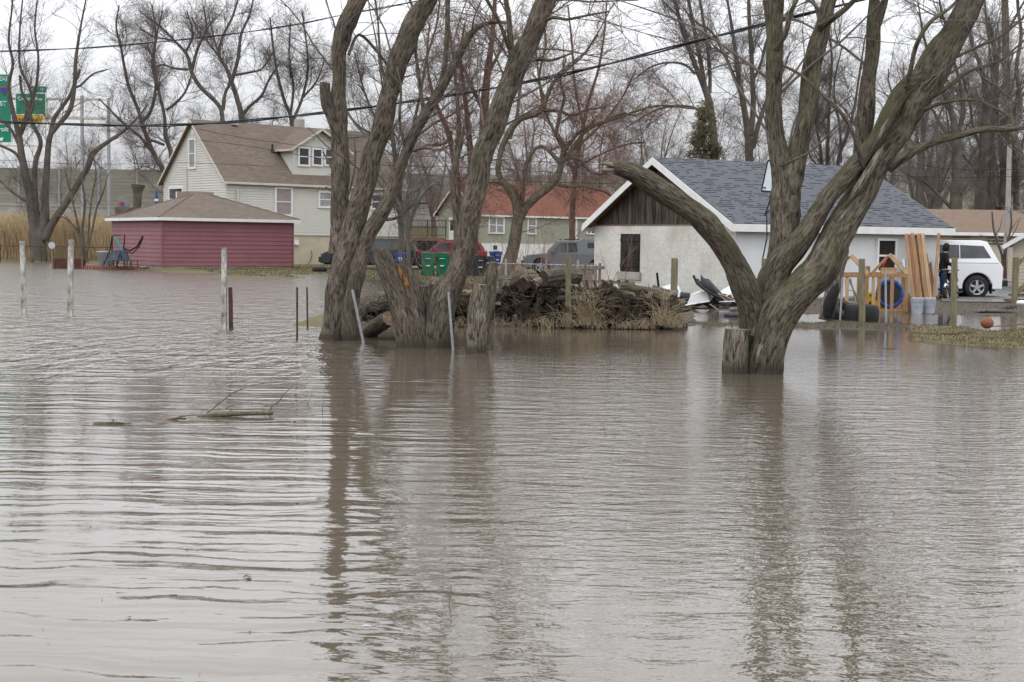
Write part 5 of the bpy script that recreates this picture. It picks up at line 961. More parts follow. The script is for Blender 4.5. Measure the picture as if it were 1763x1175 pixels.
p = at(7, 156, YS-.03)-o1; mb = MB(); mb.prism([(p[0]-.28, p[2]+.3), (p[0]+.28, p[2]+.3), (p[0]+.3, p[2]), (p[0], p[2]-.4), (p[0]-.3, p[2])], -.05, -.03); sd_ = mb.build('shield', 'blue', r1); mb = MB(); mb.prism([(p[0]-.28, p[2]+.2), (p[0]+.28, p[2]+.2), (p[0]+.28, p[2]+.32), (p[0]-.28, p[2]+.32)], -.06, -.051); mb.build('shield_band', 'lamp_red', sd_)
def arrow(root, o, px, py, s, ang, mat, Y):
    p = at(px, py, Y)-o; ca, sa = math.cos(ang), math.sin(ang); P = [(-s*.25, -s), (s*.25, -s), (s*.25, 0), (s*.7, 0), (0, s), (-s*.7, 0), (-s*.25, 0)]; mb = MB(); mb.prism([(p[0]+x*ca-z*sa, p[2]+x*sa+z*ca) for x, z in P], -.05, -.022); mb.build('arrow', mat, root)
arrow(r1, o1, 2, 241, .28, R(-50), 'sign_white', YS)
r2, o2 = sign('motorway_sign', 'green motorway sign with yellow lower panel and a small tab on top', 26.5, 161, 79.5, 198, YS, 'sign_green')
a = at(28, 212.5, YS)-o2; b = at(79.5, 198, YS)-o2; mb = MB(); mb.bb(a[0], b[0], 0, .08, a[2], b[2]-.005); mb.build('yellow_panel', 'sign_yellow', r2)
a = at(52, 160.5, YS)-o2; b = at(79.5, 148.5, YS)-o2; mb = MB(); mb.bb(a[0], b[0], 0, .08, a[2], b[2]); tb = mb.build('exit_tab', 'sign_green', r2); mb = MB(); mb.bb(a[0], b[0], -.02, -.002, a[2], a[2]+.05); mb.bb(a[0], b[0], -.02, -.002, b[2]-.05, b[2]); mb.build('border', 'sign_white', tb)
text('lettering', 'EXIT 13', 54, 156, 4.4, YS-.03, 'sign_white', r2, o2); text('lettering', 'Central Ave', 30, 173, 6.2, YS-.03, 'sign_white', r2, o2); text('lettering', 'EXIT ONLY', 32, 209.5, 5.6, YS-.03, 'black', r2, o2)
arrow(r2, o2, 52, 187, .28, R(-45), 'sign_white', YS); arrow(r2, o2, 76, 207, .3, R(180), 'sign_white', YS)
# ------------------------------------------------------------------ cables
def cable(name, label, pts, Y, r_, n=1, wobble=0):
    P = [at(x, y, Y(x) if callable(Y) else Y) for x, y in pts]; P2, _ = catmull(P, [r_]*len(P), 1.0); b = P2[0].copy(); mb = MB()
    for k in range(n): mb.tube([tuple(p-b+np.array([0, math.cos(i*1.3+k*3.1)*r_*.9, math.sin(i*1.3+k*3.1)*r_*.9]) if n > 1 else p-b) for i, p in enumerate(P2)], r_*(.7 if n > 1 else 1), 5)
    o = mb.build(name, 'cable', None, True); o.location = b; tag(o, label, 'cable'); return o
cable('overhead_cable', 'thick black twisted overhead cable crossing in front of the trunks', [(-60, 208), (0, 210.5), (110, 214), (230, 217), (340, 214), (450, 206), (650, 183), (880, 147), (1050, 110), (1200, 71), (1350, 34), (1490, -1), (1640, -42), (1800, -90)], lambda x: 32-.008*x, .022, 2)
cable('overhead_cable', 'thin upper cable crossing the sky at left and rising past the tall maple', [(-60, 92), (0, 89), (150, 83), (270, 73), (400, 59), (520, 41), (600, 24), (720, 2), (860, -40)], 34, .015, 2)
for i, (pts, Y, lb) in enumerate(((((0, 276), (150, 283), (330, 281), (470, 287)), 75, 'faint lower wire running to the beige house gable'), (((340, 222), (420, 238), (560, 256), (700, 268), (880, 276), (1060, 286)), 62, 'thin service wire passing in front of the beige house roof'), (((345, 242), (430, 252), (520, 268), (640, 283), (760, 290)), 63, 'lower thin service wire sagging across the beige house roof'), (((700, 285), (850, 291), (1010, 300), (1130, 302)), 60, 'thin wire above the rust red roof'), (((700, 300), (900, 312), (1100, 318)), 59, 'lowest thin wire above the rust red roof'), (((1500, 262), (1620, 290), (1763, 292), (1900, 292)), 60, 'thin wire crossing in front of the grey trunks at right'), (((1500, 300), (1620, 306), (1763, 304), (1900, 302)), 61, 'second thin wire crossing low before the grey trunks at right'))):
    cable('thin_wire', lb, pts, Y, .011)
# ------------------------------------------------------------------ posts and rods
def post(label, px, y0, y1, wpx, mat, name='fence_post', shape='box', lean=0, Y=None, group=None, cat='post', wmul=1.0):
    """y0 top, y1 where it meets the water"""
    b = gnd(px, y1, .0) if Y is None else at(px, y1, Y); Yb = b[1]; t_ = at(px+lean, y0, Yb); wd = wpx/FPX*Yb; o = thing(name, label, cat, b, random.uniform(-.15, .15)) if False else None
    mb = MB(); top_ = Vector(t_-b); bot = -top_.normalized()*.5
    if shape == 'box':
        P2, R2 = catmull([tuple(bot), tuple(top_*.3), tuple(top_*.7), tuple(top_)], [wd*.52, wd*.5, wd*.5, wd*.47], .12); P2 = P2+RNG.normal(size=P2.shape)*wd*.012
        k = 4; mb.tube([Vector(p) for p in P2], [r_*1.38 for r_ in R2], 4, cap=1)
    else: mb.tube([bot, top_*.5, top_], wd/2, 8, cap=1)
    o = mb.build(name, mat, None, shape != 'box'); o.location = tuple(b); tag(o, label, cat, group)
    return o
post('leftmost leaning peeling white post standing in the flood water', 41, 415, 540, 7.5, 'white_old', lean=-2.5)
post('peeling white post in the water in front of the brown planter box', 121, 413, 546, 8, 'white_old', lean=1)
wp = post('tallest peeling white post with holes near its top, in front of the red shed', 385.5, 426, 568, 8.5, 'white_old', lean=.5)
post('short rusty square pipe standing close beside the tall white post', 398, 495, 568, 6.5, 'rust', 'steel_pipe', lean=-1.5, cat='pipe')
post('thin rusty rod in the water left of the two-trunked maple', 511.5, 495, 586, 3.5, 'rust', 'steel_rod', 'round', cat='rod')
post('thinner rusty rod nearest the foot of the two-trunked maple', 529.5, 495, 566, 3, 'rust', 'steel_rod', 'round', cat='rod', lean=-1)
post('slanting galvanised pipe in the water at the foot of the two-trunked maple', 625.5, 499, 590, 4.5, 'galv', 'steel_pipe', 'round', lean=-19, cat='pipe')
post('galvanised pipe leaning against the thick trunk of the leaning maple', 780, 503, 603, 4.5, 'galv', 'steel_pipe', 'round', lean=-8, cat='pipe')
post('weathered grey post standing in the middle of the log pile', 978.5, 443, 560, 10, 'post_green', Y=28.1, lean=-.5)
post('mossy square post behind the right end of the log pile', 1160, 445, 512, 11, 'post_green', Y=31, lean=1.5)
post('mossy square post behind the fork of the large maple', 1316, 446, 520, 9, 'post_green', Y=33)
post('weathered square post in front of the timber playhouse frame', 1484, 446, 560, 9.5, 'post_green')
post('weathered square post standing in the puddle in front of the white pickup', 1641.5, 444.5, 552, 9, 'post_green', lean=2)
post('thin leaning steel rod beside the black tyres', 1446, 478, 558, 3.5, 'galv', 'steel_rod', 'round', lean=5, cat='rod')
post('thin upright steel rod in front of the blue trampoline', 1525.5, 467, 561, 3.8, 'galv', 'steel_rod', 'round', lean=-1, cat='rod')
post('dark thin stick standing up beside the mossy post behind the log pile', 1136, 470, 512, 4, 'charred', 'stick', 'round', Y=29.6, lean=-5, cat='stick')
# ------------------------------------------------------------------ log pile
YP = 28.1
def logmesh(seed, L, r_, m1='bark', m2='cut_dark'):
    rng = np.random.default_rng(seed); mb = MB(); n = 11; k = 6; bend = rng.normal(size=2)*.05; rs = 1+rng.normal(size=n)*.09
    V = []
    for i in range(k):
        s_ = i/(k-1)-.5
        for j in range(n): a = 6.283*j/n; q = r_*rs[j]*(1+rng.normal()*.03); V.append((s_*L, q*math.cos(a)+bend[0]*s_*s_*2, q*math.sin(a)+bend[1]*s_*s_*2))
    F = [(i*n+j, (i+1)*n+j, (i+1)*n+(j+1) % n, i*n+(j+1) % n) for i in range(k-1) for j in range(n)]; c = 6.28*r_
    U = [[(j/n*c, i/k*L), (j/n*c, (i+1)/k*L), ((j+1)/n*c, (i+1)/k*L), ((j+1)/n*c, i/k*L)] for i in range(k-1) for j in range(n)]
    mb.add(V, F, 0, U); mb.add([V[j] for j in range(n)], [tuple(range(n))], 1); mb.add([V[(k-1)*n+j] for j in range(n)], [tuple(range(n))[::-1]], 1)
    o = mb.build('firewood_log', [m1, m2], None); 
    return o
LOGL = {'end': 'dark sawn log lying end-on in the heaped pile in the flood water', 'side': 'weathered barked log lying lengthwise in the heaped pile in the flood water', 'pale': 'pale debarked log lying in the heaped pile in the flood water'}
pro = {}
for i in range(6): pro[('end', i)] = logmesh(100+i, .65, .075+.012*i, 'bark_dark', 'cut_dark')
for i in range(5): pro[('side', i)] = logmesh(120+i, .9+.1*i, .05+.012*i, 'bark' if i == 2 else 'bark_dark', 'cut_dark')
for i in range(2): pro[('pale', i)] = logmesh(140+i, .6, .06+.02*i, 'bark_pale', 'cut')
used = set()
def putlog(kind, i, loc, rot, sc=1, label=None, group=True):
    o = pro[(kind, i)]
    if (kind, i) in used: o = o.copy(); COL.objects.link(o)
    used.add((kind, i)); o.location = tuple(float(c) for c in loc); o.rotation_euler = rot; o.scale = (sc,)*3 if not hasattr(sc, '__len__') else sc
    tag(o, label or LOGL[kind], 'log', 'logs heaped in the firewood pile' if group else None)
    if not group and 'group' in o: del o['group']
    return o
rg = random.Random(12)
prof = [(600, 545), (640, 520), (680, 510), (720, 500), (800, 505), (850, 497), (885, 490), (920, 489), (950, 489), (1000, 492), (1050, 494), (1100, 505), (1145, 512), (1168, 535), (1180, 560)]
def ptop(px): return np.interp(px, [p[0] for p in prof], [p[1] for p in prof])-5
cnt = 0
for layer, Yl in enumerate((YP+.1, YP+.75)):
    z = .04
    for row in range(9):
        px = 606+rg.random()*14
        while px < 1178:
            c = at(px, 500, Yl+row*.045); zt_ = at(px, ptop(px)+6, Yl)[2]; dx = rg.uniform(13, 23)
            if px < 860: dx *= 1.5
            if z+.05 < zt_ and cnt < 268:
                kd = rg.random(); yj = Yl+row*.045+rg.uniform(-.12, .12)
                if kd < .68: putlog('end', rg.randrange(6), (c[0], yj+.2, z+rg.uniform(-.03, .04)), (rg.random()*6, rg.uniform(-.28, .28), R(90)+rg.uniform(-.55, .55)), rg.uniform(.75, 1.12))
                elif kd < .94: putlog('side', rg.randrange(5), (c[0], yj, z+rg.uniform(-.03, .04)), (rg.random()*6, rg.uniform(-.35, .35), rg.uniform(-.9, .9)), rg.uniform(.6, 1.0)); dx *= 1.15
                else: putlog('pale', rg.randrange(2), (c[0], yj, z), (rg.random()*6, rg.uniform(-.3, .3), rg.uniform(-1.3, 1.3)), rg.uniform(.6, 1.0))
                cnt += 1
            px += dx
        z += .125
def biglog(label, px0, py0, px1, py1, Y0, dY, dia, mats=('bark', 'cut_dark')):
    a = at(px0, py0, Y0); b = at(px1, py1, Y0+dY); L = np.linalg.norm(b-a); o = logmesh(int(px0), L, dia/2, *mats); d = Vector(b-a); o.location = tuple((a+b)/2); o.rotation_euler = d.to_track_quat('X', 'Z').to_euler(); tag(o, label, 'log'); o.name = 'big_log'; return o
biglog('biggest log on top of the pile with its dark sawn end facing left', 936, 478, 995, 473, YP+.25, .5, .34, ('bark', 'cut_dark'))
biglog('short thick log lying end-on on top of the pile left of the biggest log', 899, 494, 906, 486, YP+.0, .7, .27)
biglog('pale smooth log wedged under the biggest log', 915, 491, 935, 483, YP+.05, .4, .17, ('wood_bare', 'cut_dark'))
biglog('dark round log end at the left end of the top row', 865, 497, 874, 489, YP+.05, .6, .2)
biglog('long grey log lying along the back of the pile', 940, 486, 860, 486, YP+1.0, .4, .22)
biglog('dark red sawn log standing up behind the rotten stump', 717, 500, 716, 480, 24.2, .1, .19, ('bark_red', 'cut_dark'))
biglog('wide dark sawn log behind the short pale stump', 741, 498, 752, 486, 24.3, .5, .30, ('bark', 'cut_dark'))
biglog('long pale log lying along the right top of the pile below the shutter', 1068, 493, 1120, 502, YP+.5, .1, .16, ('bark_mossy', 'cut'))
biglog('log with a rotten end at the far right top of the pile', 1122, 500, 1166, 510, YP+.45, -.1, .15, ('bark_pale', 'cut_dark'))
# broken pallet behind the pile
pl = thing('pallet', 'broken grey pallet lying tilted against the garage corner behind the log pile', 'pallet', at(1040, 490, YP+1.3), .1); mb = MB()
for i in range(7): mb.beam((-.55+i*.17, 0, .10), (-.45+i*.17, .12, -.20), .07, .02)
mb.build('slats', 'wood_bare', pl); mb = MB(); mb.beam((-.7, .04, .08), (.65, .04, .03), .05, .06); mb.build('rail', 'wood_bare', pl)
# dry grass and brambles on the pile
def blades(name, pts, mat, label=None):
    P = np.array([p for p, _ in pts]); Rr = np.array([r_ for _, r_ in pts]); V, F, _ = tubes_np(P, Rr, 3); return tag(npmesh(name, V, F, mat), kind='stuff')
def tuft(cx, cy, Y, n, h, spread, rng, droop=.5, r_=.004):
    out = []; b = at(cx, cy, Y); b[2] = max(b[2], 0)
    for _ in range(n):
        a = rng.random()*6.283; s = spread*rng.random(); p = b+np.array([math.cos(a)*s, math.sin(a)*s*.6, 0]); d = unit(np.array([rng.normal()*.3, rng.normal()*.25, 1.])); H = h*rng.uniform(.4, 1.1); q = [p]
        for j in range(4): d = unit(d+np.array([rng.normal()*.2, rng.normal()*.15, -droop*j*.35])); q.append(q[-1]+d*H/4)
        out.append((np.array(q), np.linspace(r_, r_*.5, 5)))
    return out
rn = np.random.default_rng(5); pts = []
for cx, cy, n, h, s in ((975, 563, 60, .5, .25), (1008, 560, 190, .85, .22), (1030, 566, 60, .4, .3), (1140, 560, 130, .75, .18), (1160, 564, 90, .4, .25), (940, 566, 70, .35, .3), (900, 566, 60, .3, .3), (860, 566, 50, .25, .3), (1080, 566, 60, .3, .35), (1110, 566, 60, .35, .3), (820, 562, 40, .25, .3), (1020, 520, 60, .3, .15), (1145, 516, 60, .25, .15), (1120, 512, 40, .2, .2)):
    pts += tuft(cx, cy, YP-.15 if cy > 530 else YP+.1, int(n*.62), h*1.1, s, rn, r_=.0045)
for _ in range(480):
    px = rn.uniform(605, 1178); pts += tuft(px, rn.uniform(556, 567), YP-.3+rn.random()*.25, 1, rn.uniform(.08, .28), .05, rn, .9)
blades('dry_grass', pts, 'drygrass')
pts = []
for _ in range(620):
    px = rn.uniform(605, 700) if rn.random() < .55 else rn.uniform(700, 1175); py = rn.uniform(max(490, ptop(px)-12), 566); p = at(px, py, YP-.2+rn.random()*.5); p[2] = max(p[2], .02); d = unit(rn.normal(size=3)*np.array([1, .4, .6])); L = rn.uniform(.15, .6); q = [p]
    for j in range(5): d = unit(d+rn.normal(size=3)*.35+np.array([0, 0, -.1])); q.append(q[-1]+d*L/5)
    pts.append((np.array(q), np.full(6, rn.uniform(.002, .0045))))
blades('bramble_stems', pts, 'twig')
pts = []
for _ in range(330):
    px = rn.uniform(605, 1175); py = rn.uniform(ptop(px)+4, 562); p = at(px, py, YP-.15+rn.random()*.5); p[2] = max(p[2], .02); d = unit(rn.normal(size=3)*np.array([1, .5, .45])); L = rn.uniform(.12, .5); q = [p]
    for j in range(3): d = unit(d+rn.normal(size=3)*.18); q.append(q[-1]+d*L/3)
    pts.append((np.array(q), np.full(4, rn.uniform(.004, .016))))
blades('rotten_sticks', pts, 'bark_dark')
# saplings with thin reddish shoots behind the pile
def sapling(label, px, py, Y, n, h, seed, spread=.5, mat='twig_red'):
    rng = np.random.default_rng(seed); b = at(px, py, Y)*np.array([1, 1, 0]); root = thing('sapling', label, 'shrub', b); P = []; Rr = []
    for _ in range(n):
        d = unit(np.array([rng.normal()*.25, rng.normal()*.2, 1])); q = [np.array([rng.normal()*spread*.4, rng.normal()*spread*.3, 0])]; H = h*rng.uniform(.5, 1.05)
        for j in range(6): d = unit(d+rng.normal(size=3)*.09); q.append(q[-1]+d*H/6)
        P.append(q); Rr.append(np.linspace(.012, .004, 7))
    P = np.array(P); Rr = np.array(Rr); V, F, _ = tubes_np(P, Rr, 4); npmesh('stem', V, F, mat, root)
    o, r = spawn(P, Rr, rng, 3, (.25, .8), (20, 50), 4, .6, .006, .0035, .1, .1, t0=.2); o2, r2 = spawn(o, r, rng, 3, (.1, .3), (20, 50), 3, .6, .004, .003, .1, .1); A = tubes_np(o, r, 3); B2 = tubes_np(o2, r2, 3)
    npmesh('twigs', np.vstack([A[0], B2[0]]), np.vstack([A[1], B2[1]+len(A[0])]), mat, root)
sapling('thin reddish saplings growing in front of the grey pickup', 925, 490, 36, 16, 2.6, 3, 1.6); sapling('dense reddish brush between the curling tree and the garage corner', 990, 490, 38, 16, 1.9, 4, 1.6); sapling('thin shoots around the foot of the curling tree', 885, 490, 40, 12, 2.0, 5, 1.0)
sapling('thin shoots sprouting beside the mossy sprouting stump', 850, 520, 26, 5, 1.6, 6, .3, 'twig'); sapling('pale grass-like brush low in front of the wire fence', 960, 490, 42, 60, .7, 7, 3.5, 'drygrass'); sapling('brown tangle of weeping twigs beside the beige house corner', 705, 470, 62, 26, 3.4, 8, 2.4, 'twig')
# wire fence with galvanised posts before the grey pickup
wf = thing('wire_fence', 'low wire fence on galvanised posts before the grey pickup', 'fence', at(960, 490, 44)*np.array([1, 1, 0])); Xf = [-1.6, -.4, .75, 1.15]
for xx, m_ in ((-1.6, 'galv'), (-.35, 'galv'), (.62, 'galv'), (.85, 'deck_wood')):
    mb = MB(); mb.cyl((xx, 0, 0), (xx, 0, 1.15 if m_ == 'galv' else 1.0), .035, n=8); mb.build('post', m_, wf)
mb = MB(); mb.tube([(-2.2, 0, 1.02), (1.2, 0, .98)], .015, 5)
for i in range(44): x = -2.2+i*.078; mb.tube([(x, 0, .1), (x+.1*(1 if i % 2 else -1), 0, .55), (x, 0, 1.0)], .004, 3)
mb.build('mesh', 'galv', wf)
gf = thing('board_gate', 'weathered board gate between the wire fence and the garage corner', 'gate', at(1008, 490, 45)*np.array([1, 1, 0])); mb = MB()
for i in range(6): mb.bb(-.25+i*.13, -.16+i*.13, 0, .03, .1, 1.0+.05*(i % 2))
mb.build('boards', 'wood_bare', gf); mb = MB(); mb.bb(-.27, .6, -.03, 0, .85, .95); mb.bb(-.27, .6, -.03, 0, .2, .3); mb.build('rail', 'wood_bare', gf)
# ------------------------------------------------------------------ vehicles
def wheel(parent, x, y, r_, wdt, rimmat='rim', side=-1, spokes=5):
    mb = MB(); prof = [(r_*.62, -.5), (r_*.93, -.5), (r_, -.36), (r_, .36), (r_*.93, .5), (r_*.62, .5)]; n = 28
    V = [(x+q*math.cos(6.2832*j/n), y+o*wdt, r_+q*math.sin(6.2832*j/n)) for q, o in prof for j in range(n)]; mb.add(V, [(i*n+j, i*n+(j+1) % n, (i+1)*n+(j+1) % n, (i+1)*n+j) for i in range(len(prof)-1) for j in range(n)])
    w_ = mb.build('wheel', 'rubber', parent, True)
    mb = MB(); yo = y+side*wdt*.40; V = [(x+q*math.cos(6.2832*j/n), yo+o, r_+q*math.sin(6.2832*j/n)) for q, o in ((r_*.64, side*.02), (r_*.56, 0), (r_*.54, -side*.05)) for j in range(n)]; mb.add(V, [(i*n+j, i*n+(j+1) % n, (i+1)*n+(j+1) % n, (i+1)*n+j) for i in range(2) for j in range(n)])
    for s in range(spokes):
        a = 6.2832*s/spokes+.3; mb.beam((x, yo, r_), (x+r_*.57*math.cos(a), yo, r_+r_*.57*math.sin(a)), .04, r_*.2, roll=0)
    mb.cyl((x, yo-.03, r_), (x, yo+.03, r_), r_*.17, n=12); mb.build('rim', rimmat, w_)
    mb = MB(); mb.cyl((x, yo-side*.06-.005, r_), (x, yo-side*.06+.005, r_), r_*.6, n=20); mb.build('brake_disc', 'black', w_)
def vehicle(name, label, cat, loc, rz, L, W, low, up, zb, wheels, wr, paint, glasses, extras=(), taper=.22, wwid=.24):
    """low: top outline of lower body (x,z) rear->front ; up: outline (x,z) of the cabin from rear to front starting and ending at the belt"""
    root = thing(name, label, cat, loc, rz); hw = W/2; zbot = .32
    bot = [];
    for wx in sorted(wheels, reverse=True):
        ra = wr*1.22; a0 = math.asin(max(-1, min(1, (zbot-wr)/ra)))
        for i in range(13): a = a0+(math.pi-2*a0)*i/12; bot.append((wx+ra*math.cos(a), wr+ra*math.sin(a)))
    poly = [(low[0][0], zbot)]+[p for p in low]+[(low[-1][0], zbot)]; poly = poly+bot
    mb = MB(); mb.prism(poly[::-1], -hw, hw); bd = mb.build('body', paint, root, bevel=.035)
    mb = MB(); mb.bb(low[0][0]+.15, low[-1][0]-.15, -hw+.28, hw-.28, .25, zb-.12); mb.build('underbody', 'black', root)
    n = len(up); yy_ = lambda z: hw-.04-(z-zb)*taper
    V = [(x, -yy_(z), z) for x, z in up]+[(x, yy_(z), z) for x, z in up]; mb = MB(); mb.add(V, [tuple(range(n)), tuple(range(2*n-1, n-1, -1))]+[(i, i+n, (i+1) % n+n, (i+1) % n) for i in range(n)]); mb.build('cabin', paint, root, bevel=.03)
    for gl in glasses:
        kind = gl[0]
        if kind == 'side':
            for s in (-1, 1):
                mb = MB(); P = [(x, s*(yy_(z)+.008), z) for x, z in gl[1]]; P2 = [(x, s*(yy_(z)-.02), z) for x, z in gl[1]]; k = len(P); mb.add(P+P2, [tuple(range(k))]+[(i, (i+1) % k, (i+1) % k+k, i+k) for i in range(k)]); mb.build('side_window', 'glass', root)
        else:
            (x0, z0), (x1, z1) = gl[1]; y0, y1 = yy_(z0)-.08, yy_(z1)-.08; d = Vector((x1-x0, 0, z1-z0)).normalized(); nn = Vector((-d.z, 0, d.x)) if kind == 'rear' else Vector((d.z, 0, -d.x)); 
            if nn.z < 0: nn = -nn
            nn = nn*.01; mb = MB(); P = [(x0, -y0, z0), (x0, y0, z0), (x1, y1, z1), (x1, -y1, z1)]; mb.add([tuple(Vector(p)+nn) for p in P]+[tuple(Vector(p)-nn) for p in P], [(0, 1, 2, 3), (0, 4, 5, 1), (2, 6, 7, 3)]); mb.build('windscreen' if kind == 'front' else 'rear_window', 'glass', root)
    for wx in wheels:
        for s in (-1, 1): wheel(root, wx, s*(hw-wwid*.5-.01), wr, wwid, side=s)
    for nm, mat, c, d in extras: mb = MB(); mb.box(c, d); mb.build(nm, mat, root, bevel=min(.02, min(d)*.3))
    return root
# white pickup with cap (front is +x; heads left so rotate by pi)
tail = at(1729, 514, 46.3); LW = 5.3
tw = vehicle('pickup_truck', 'white pickup with a white canopy parked beyond the right end of the garage', 'pickup', (tail[0]-LW/2+.0, 47.25, .02), R(180)-.06, LW, 1.9,
    [(-2.58, .45), (-2.6, 1.0), (-2.52, 1.17), (1.2, 1.17), (1.45, 1.12), (2.45, 1.0), (2.6, .8), (2.62, .45)], [(-2.5, 1.16), (-2.12, 1.85), (-1.9, 1.90), (.55, 1.90), (1.3, 1.16)], 1.16, (-1.78, 1.75), .385, 'car_white',
    [('side', [(-2.22, 1.33), (-1.98, 1.72), (-1.23, 1.75), (-1.23, 1.31)]), ('side', [(-1.2, 1.31), (-1.2, 1.75), (-.42, 1.75), (-.55, 1.29)]), ('side', [(-.12, 1.22), (-.02, 1.72), (.48, 1.74), (.98, 1.22)]), ('front', [(1.26, 1.22), (.62, 1.83)]), ('rear', [(-2.42, 1.3), (-2.15, 1.78)])],
    [('tail_light', 'lamp_red', (-2.575, .78, .92), (.10, .26, .34)), ('tail_light', 'lamp_red', (-2.575, -.78, .92), (.10, .26, .34)), ('bumper', 'black', (-2.68, 0, .52), (.2, 1.75, .2)), ('mudflap', 'rubber', (-2.25, .82, .36), (.03, .26, .36)), ('mudflap', 'rubber', (-2.25, -.82, .36), (.03, .26, .36)), ('rocker_trim', 'car_white', (0.05, .955, .5), (2.4, .03, .12)), ('exhaust', 'galv', (-1.0, .7, .33), (.5, .07, .07)), ('belt_groove', 'grey_metal', (-1.2, .0, 1.165), (2.5, 1.902, .012))])
def suv(name, label, cat, px0, px1, Y, z0, paint, flip, kind='suv', roofz=1.78, rz_=0.0):
    a = at(px0, 460, Y)[0]; b = at(px1, 460, Y)[0]; L = b-a; s = L/4.9; rz = R(180)+rz_ if flip else rz_
    low = [(-2.42*s, .5), (-2.43*s, .95), (-2.36*s, 1.05), (1.1*s, 1.05), (2.1*s, .97), (2.4*s, .8), (2.44*s, .5)]
    if kind == 'suv':
        up = [(-2.36*s, 1.04), (-2.0*s, roofz-.06), (-1.8*s, roofz), (.45*s, roofz), (1.15*s, 1.04)]; gl = [('side', [(-2.12*s, 1.12), (-1.9*s, roofz-.14), (-1.15*s, roofz-.12), (-1.15*s, 1.1)]), ('side', [(-1.08*s, 1.1), (-1.08*s, roofz-.12), (-.3*s, roofz-.12), (-.3*s, 1.1)]), ('side', [(-.22*s, 1.1), (-.22*s, roofz-.12), (.4*s, roofz-.12), (.95*s, 1.1)]), ('front', [(1.1*s, 1.12), (.52*s, roofz-.06)]), ('rear', [(-2.3*s, 1.15), (-2.05*s, roofz-.12)])]
    else:
        up = [(-2.36*s, 1.04), (-2.3*s, roofz+.05), (-.62*s, roofz+.08), (-.55*s, roofz-.02), (.55*s, roofz-.02), (1.2*s, 1.04)]; gl = [('side', [(-2.05*s, 1.32), (-2.05*s, roofz-.12), (-.95*s, roofz-.12), (-.95*s, 1.32)]), ('side', [(-.42*s, 1.12), (-.4*s, roofz-.14), (.08*s, roofz-.14), (.08*s, 1.1)]), ('side', [(.14*s, 1.1), (.14*s, roofz-.14), (.48*s, roofz-.14), (1.0*s, 1.1)]), ('front', [(1.16*s, 1.12), (.62*s, roofz-.08)])]
    return vehicle(name, label, cat, ((a+b)/2, Y, z0), rz, L, 1.85, low, up, 1.04, (-1.5*s, 1.5*s), .37, paint, gl, [('tail_light', 'lamp_red', (-2.42*s, .8, .9), (.08, .2, .36)), ('tail_light', 'lamp_red', (-2.42*s, -.8, .9), (.08, .2, .36)), ('bumper', 'black', (-2.5*s, 0, .55), (.2, 1.8, .26)), ('front_bumper', 'black', (2.46*s, 0, .52), (.16, 1.8, .3)), ('headlight', 'glass_pale', (2.40*s, .72, .82), (.1, .3, .16)), ('headlight', 'glass_pale', (2.40*s, -.72, .82), (.1, .3, .16)), ('roof_rail', 'black', (-.7*s, .66, roofz+.03), (1.9*s, .04, .05)) if kind == 'suv' else ('roof_lamp', 'orange', (.45*s, 0, roofz+.02), (.15, .9, .06)), ('roof_rail', 'black', (-.7*s, -.66, roofz+.03), (1.9*s, .04, .05)), ('mirror', paint, (.85*s, .98, 1.15), (.12, .16, .18)), ('mirror', paint, (.85*s, -.98, 1.15), (.12, .16, .18))])
suv('parked_suv', 'black estate car parked before the beige house, its nose left of the two-trunked maple', 'car', 555, 722, 77, .08, 'car_black', True, roofz=1.62)
suv('parked_suv', 'red estate car parked behind the green bins', 'car', 704, 838, 79, .08, 'car_red', True, roofz=1.6)
suv('pickup_truck', 'grey pickup with a grey canopy partly hidden by the garage wall', 'pickup', 900, 1058, 72, .08, 'car_grey', True, 'cap', roofz=1.72)
# ------------------------------------------------------------------ wheelie bins
def bin_(label, px, py, Y, mat, rz=0, h=1.08, name='wheelie_bin', logo=False):
    b = at(px, py, Y); root = thing(name, label, 'bin', (b[0], Y, max(0.05, b[2])), rz); mb = MB(); w0, w1 = .23, .31
    V = [(-w0, -w0, .06), (w0, -w0, .06), (w0, w0, .06), (-w0, w0, .06), (-w1, -w1-.03, h-.1), (w1, -w1-.03, h-.1), (w1, w1, h-.1), (-w1, w1, h-.1)]; mb.add(V, [(0, 3, 2, 1), (4, 5, 6, 7), (0, 1, 5, 4), (1, 2, 6, 5), (2, 3, 7, 6), (3, 0, 4, 7)]); mb.bb(-w1-.02, w1+.02, -w1-.05, w1+.02, h-.2, h-.1); mb.build('body', mat, root, bevel=.02)
    mb = MB(); mb.prism([(-w1-.03, h-.09), (w1+.03, h-.09), (w1, h-.02), (0, h+.01), (-w1, h-.02)], -w1-.07, w1+.03); mb.build('lid', mat, root, bevel=.012); mb = MB(); mb.cyl((-w1, w1+.08, h-.1), (w1, w1+.08, h-.1), .02, n=8); mb.build('handle', mat, root)
    for s in (-1, 1): mb = MB(); mb.cyl((s*(w1-.08), w0+.02, .13), (s*(w1-.02), w0+.02, .13), .13, n=16); mb.build('wheel', 'rubber', root)
    mb = MB(); mb.bb(-.09, .09, -w1-.055, -w1+.02, h*.42, h*.46); mb.bb(-.12, .12, -w1-.07, -w1, h*.74, h*.76); mb.build('label_strip', 'sign_white' if logo != 2 else mat, root)
    if logo:
        mb = MB(); mb.torus((0, -w1-.055, h*.7 if logo == 1 else h*.86), .08, .014, 'Y', 16, 4)
        for k in range(3): a = 2.09*k+.5; mb.beam((.05*math.cos(a), -w1-.055, h*.7+.05*math.sin(a)), (.05*math.cos(a+2.09), -w1-.055, h*.7+.05*math.sin(a+2.09)), .01, .018)
        if logo == 1: mb.build('recycling_mark', 'sign_white', root)
    return root
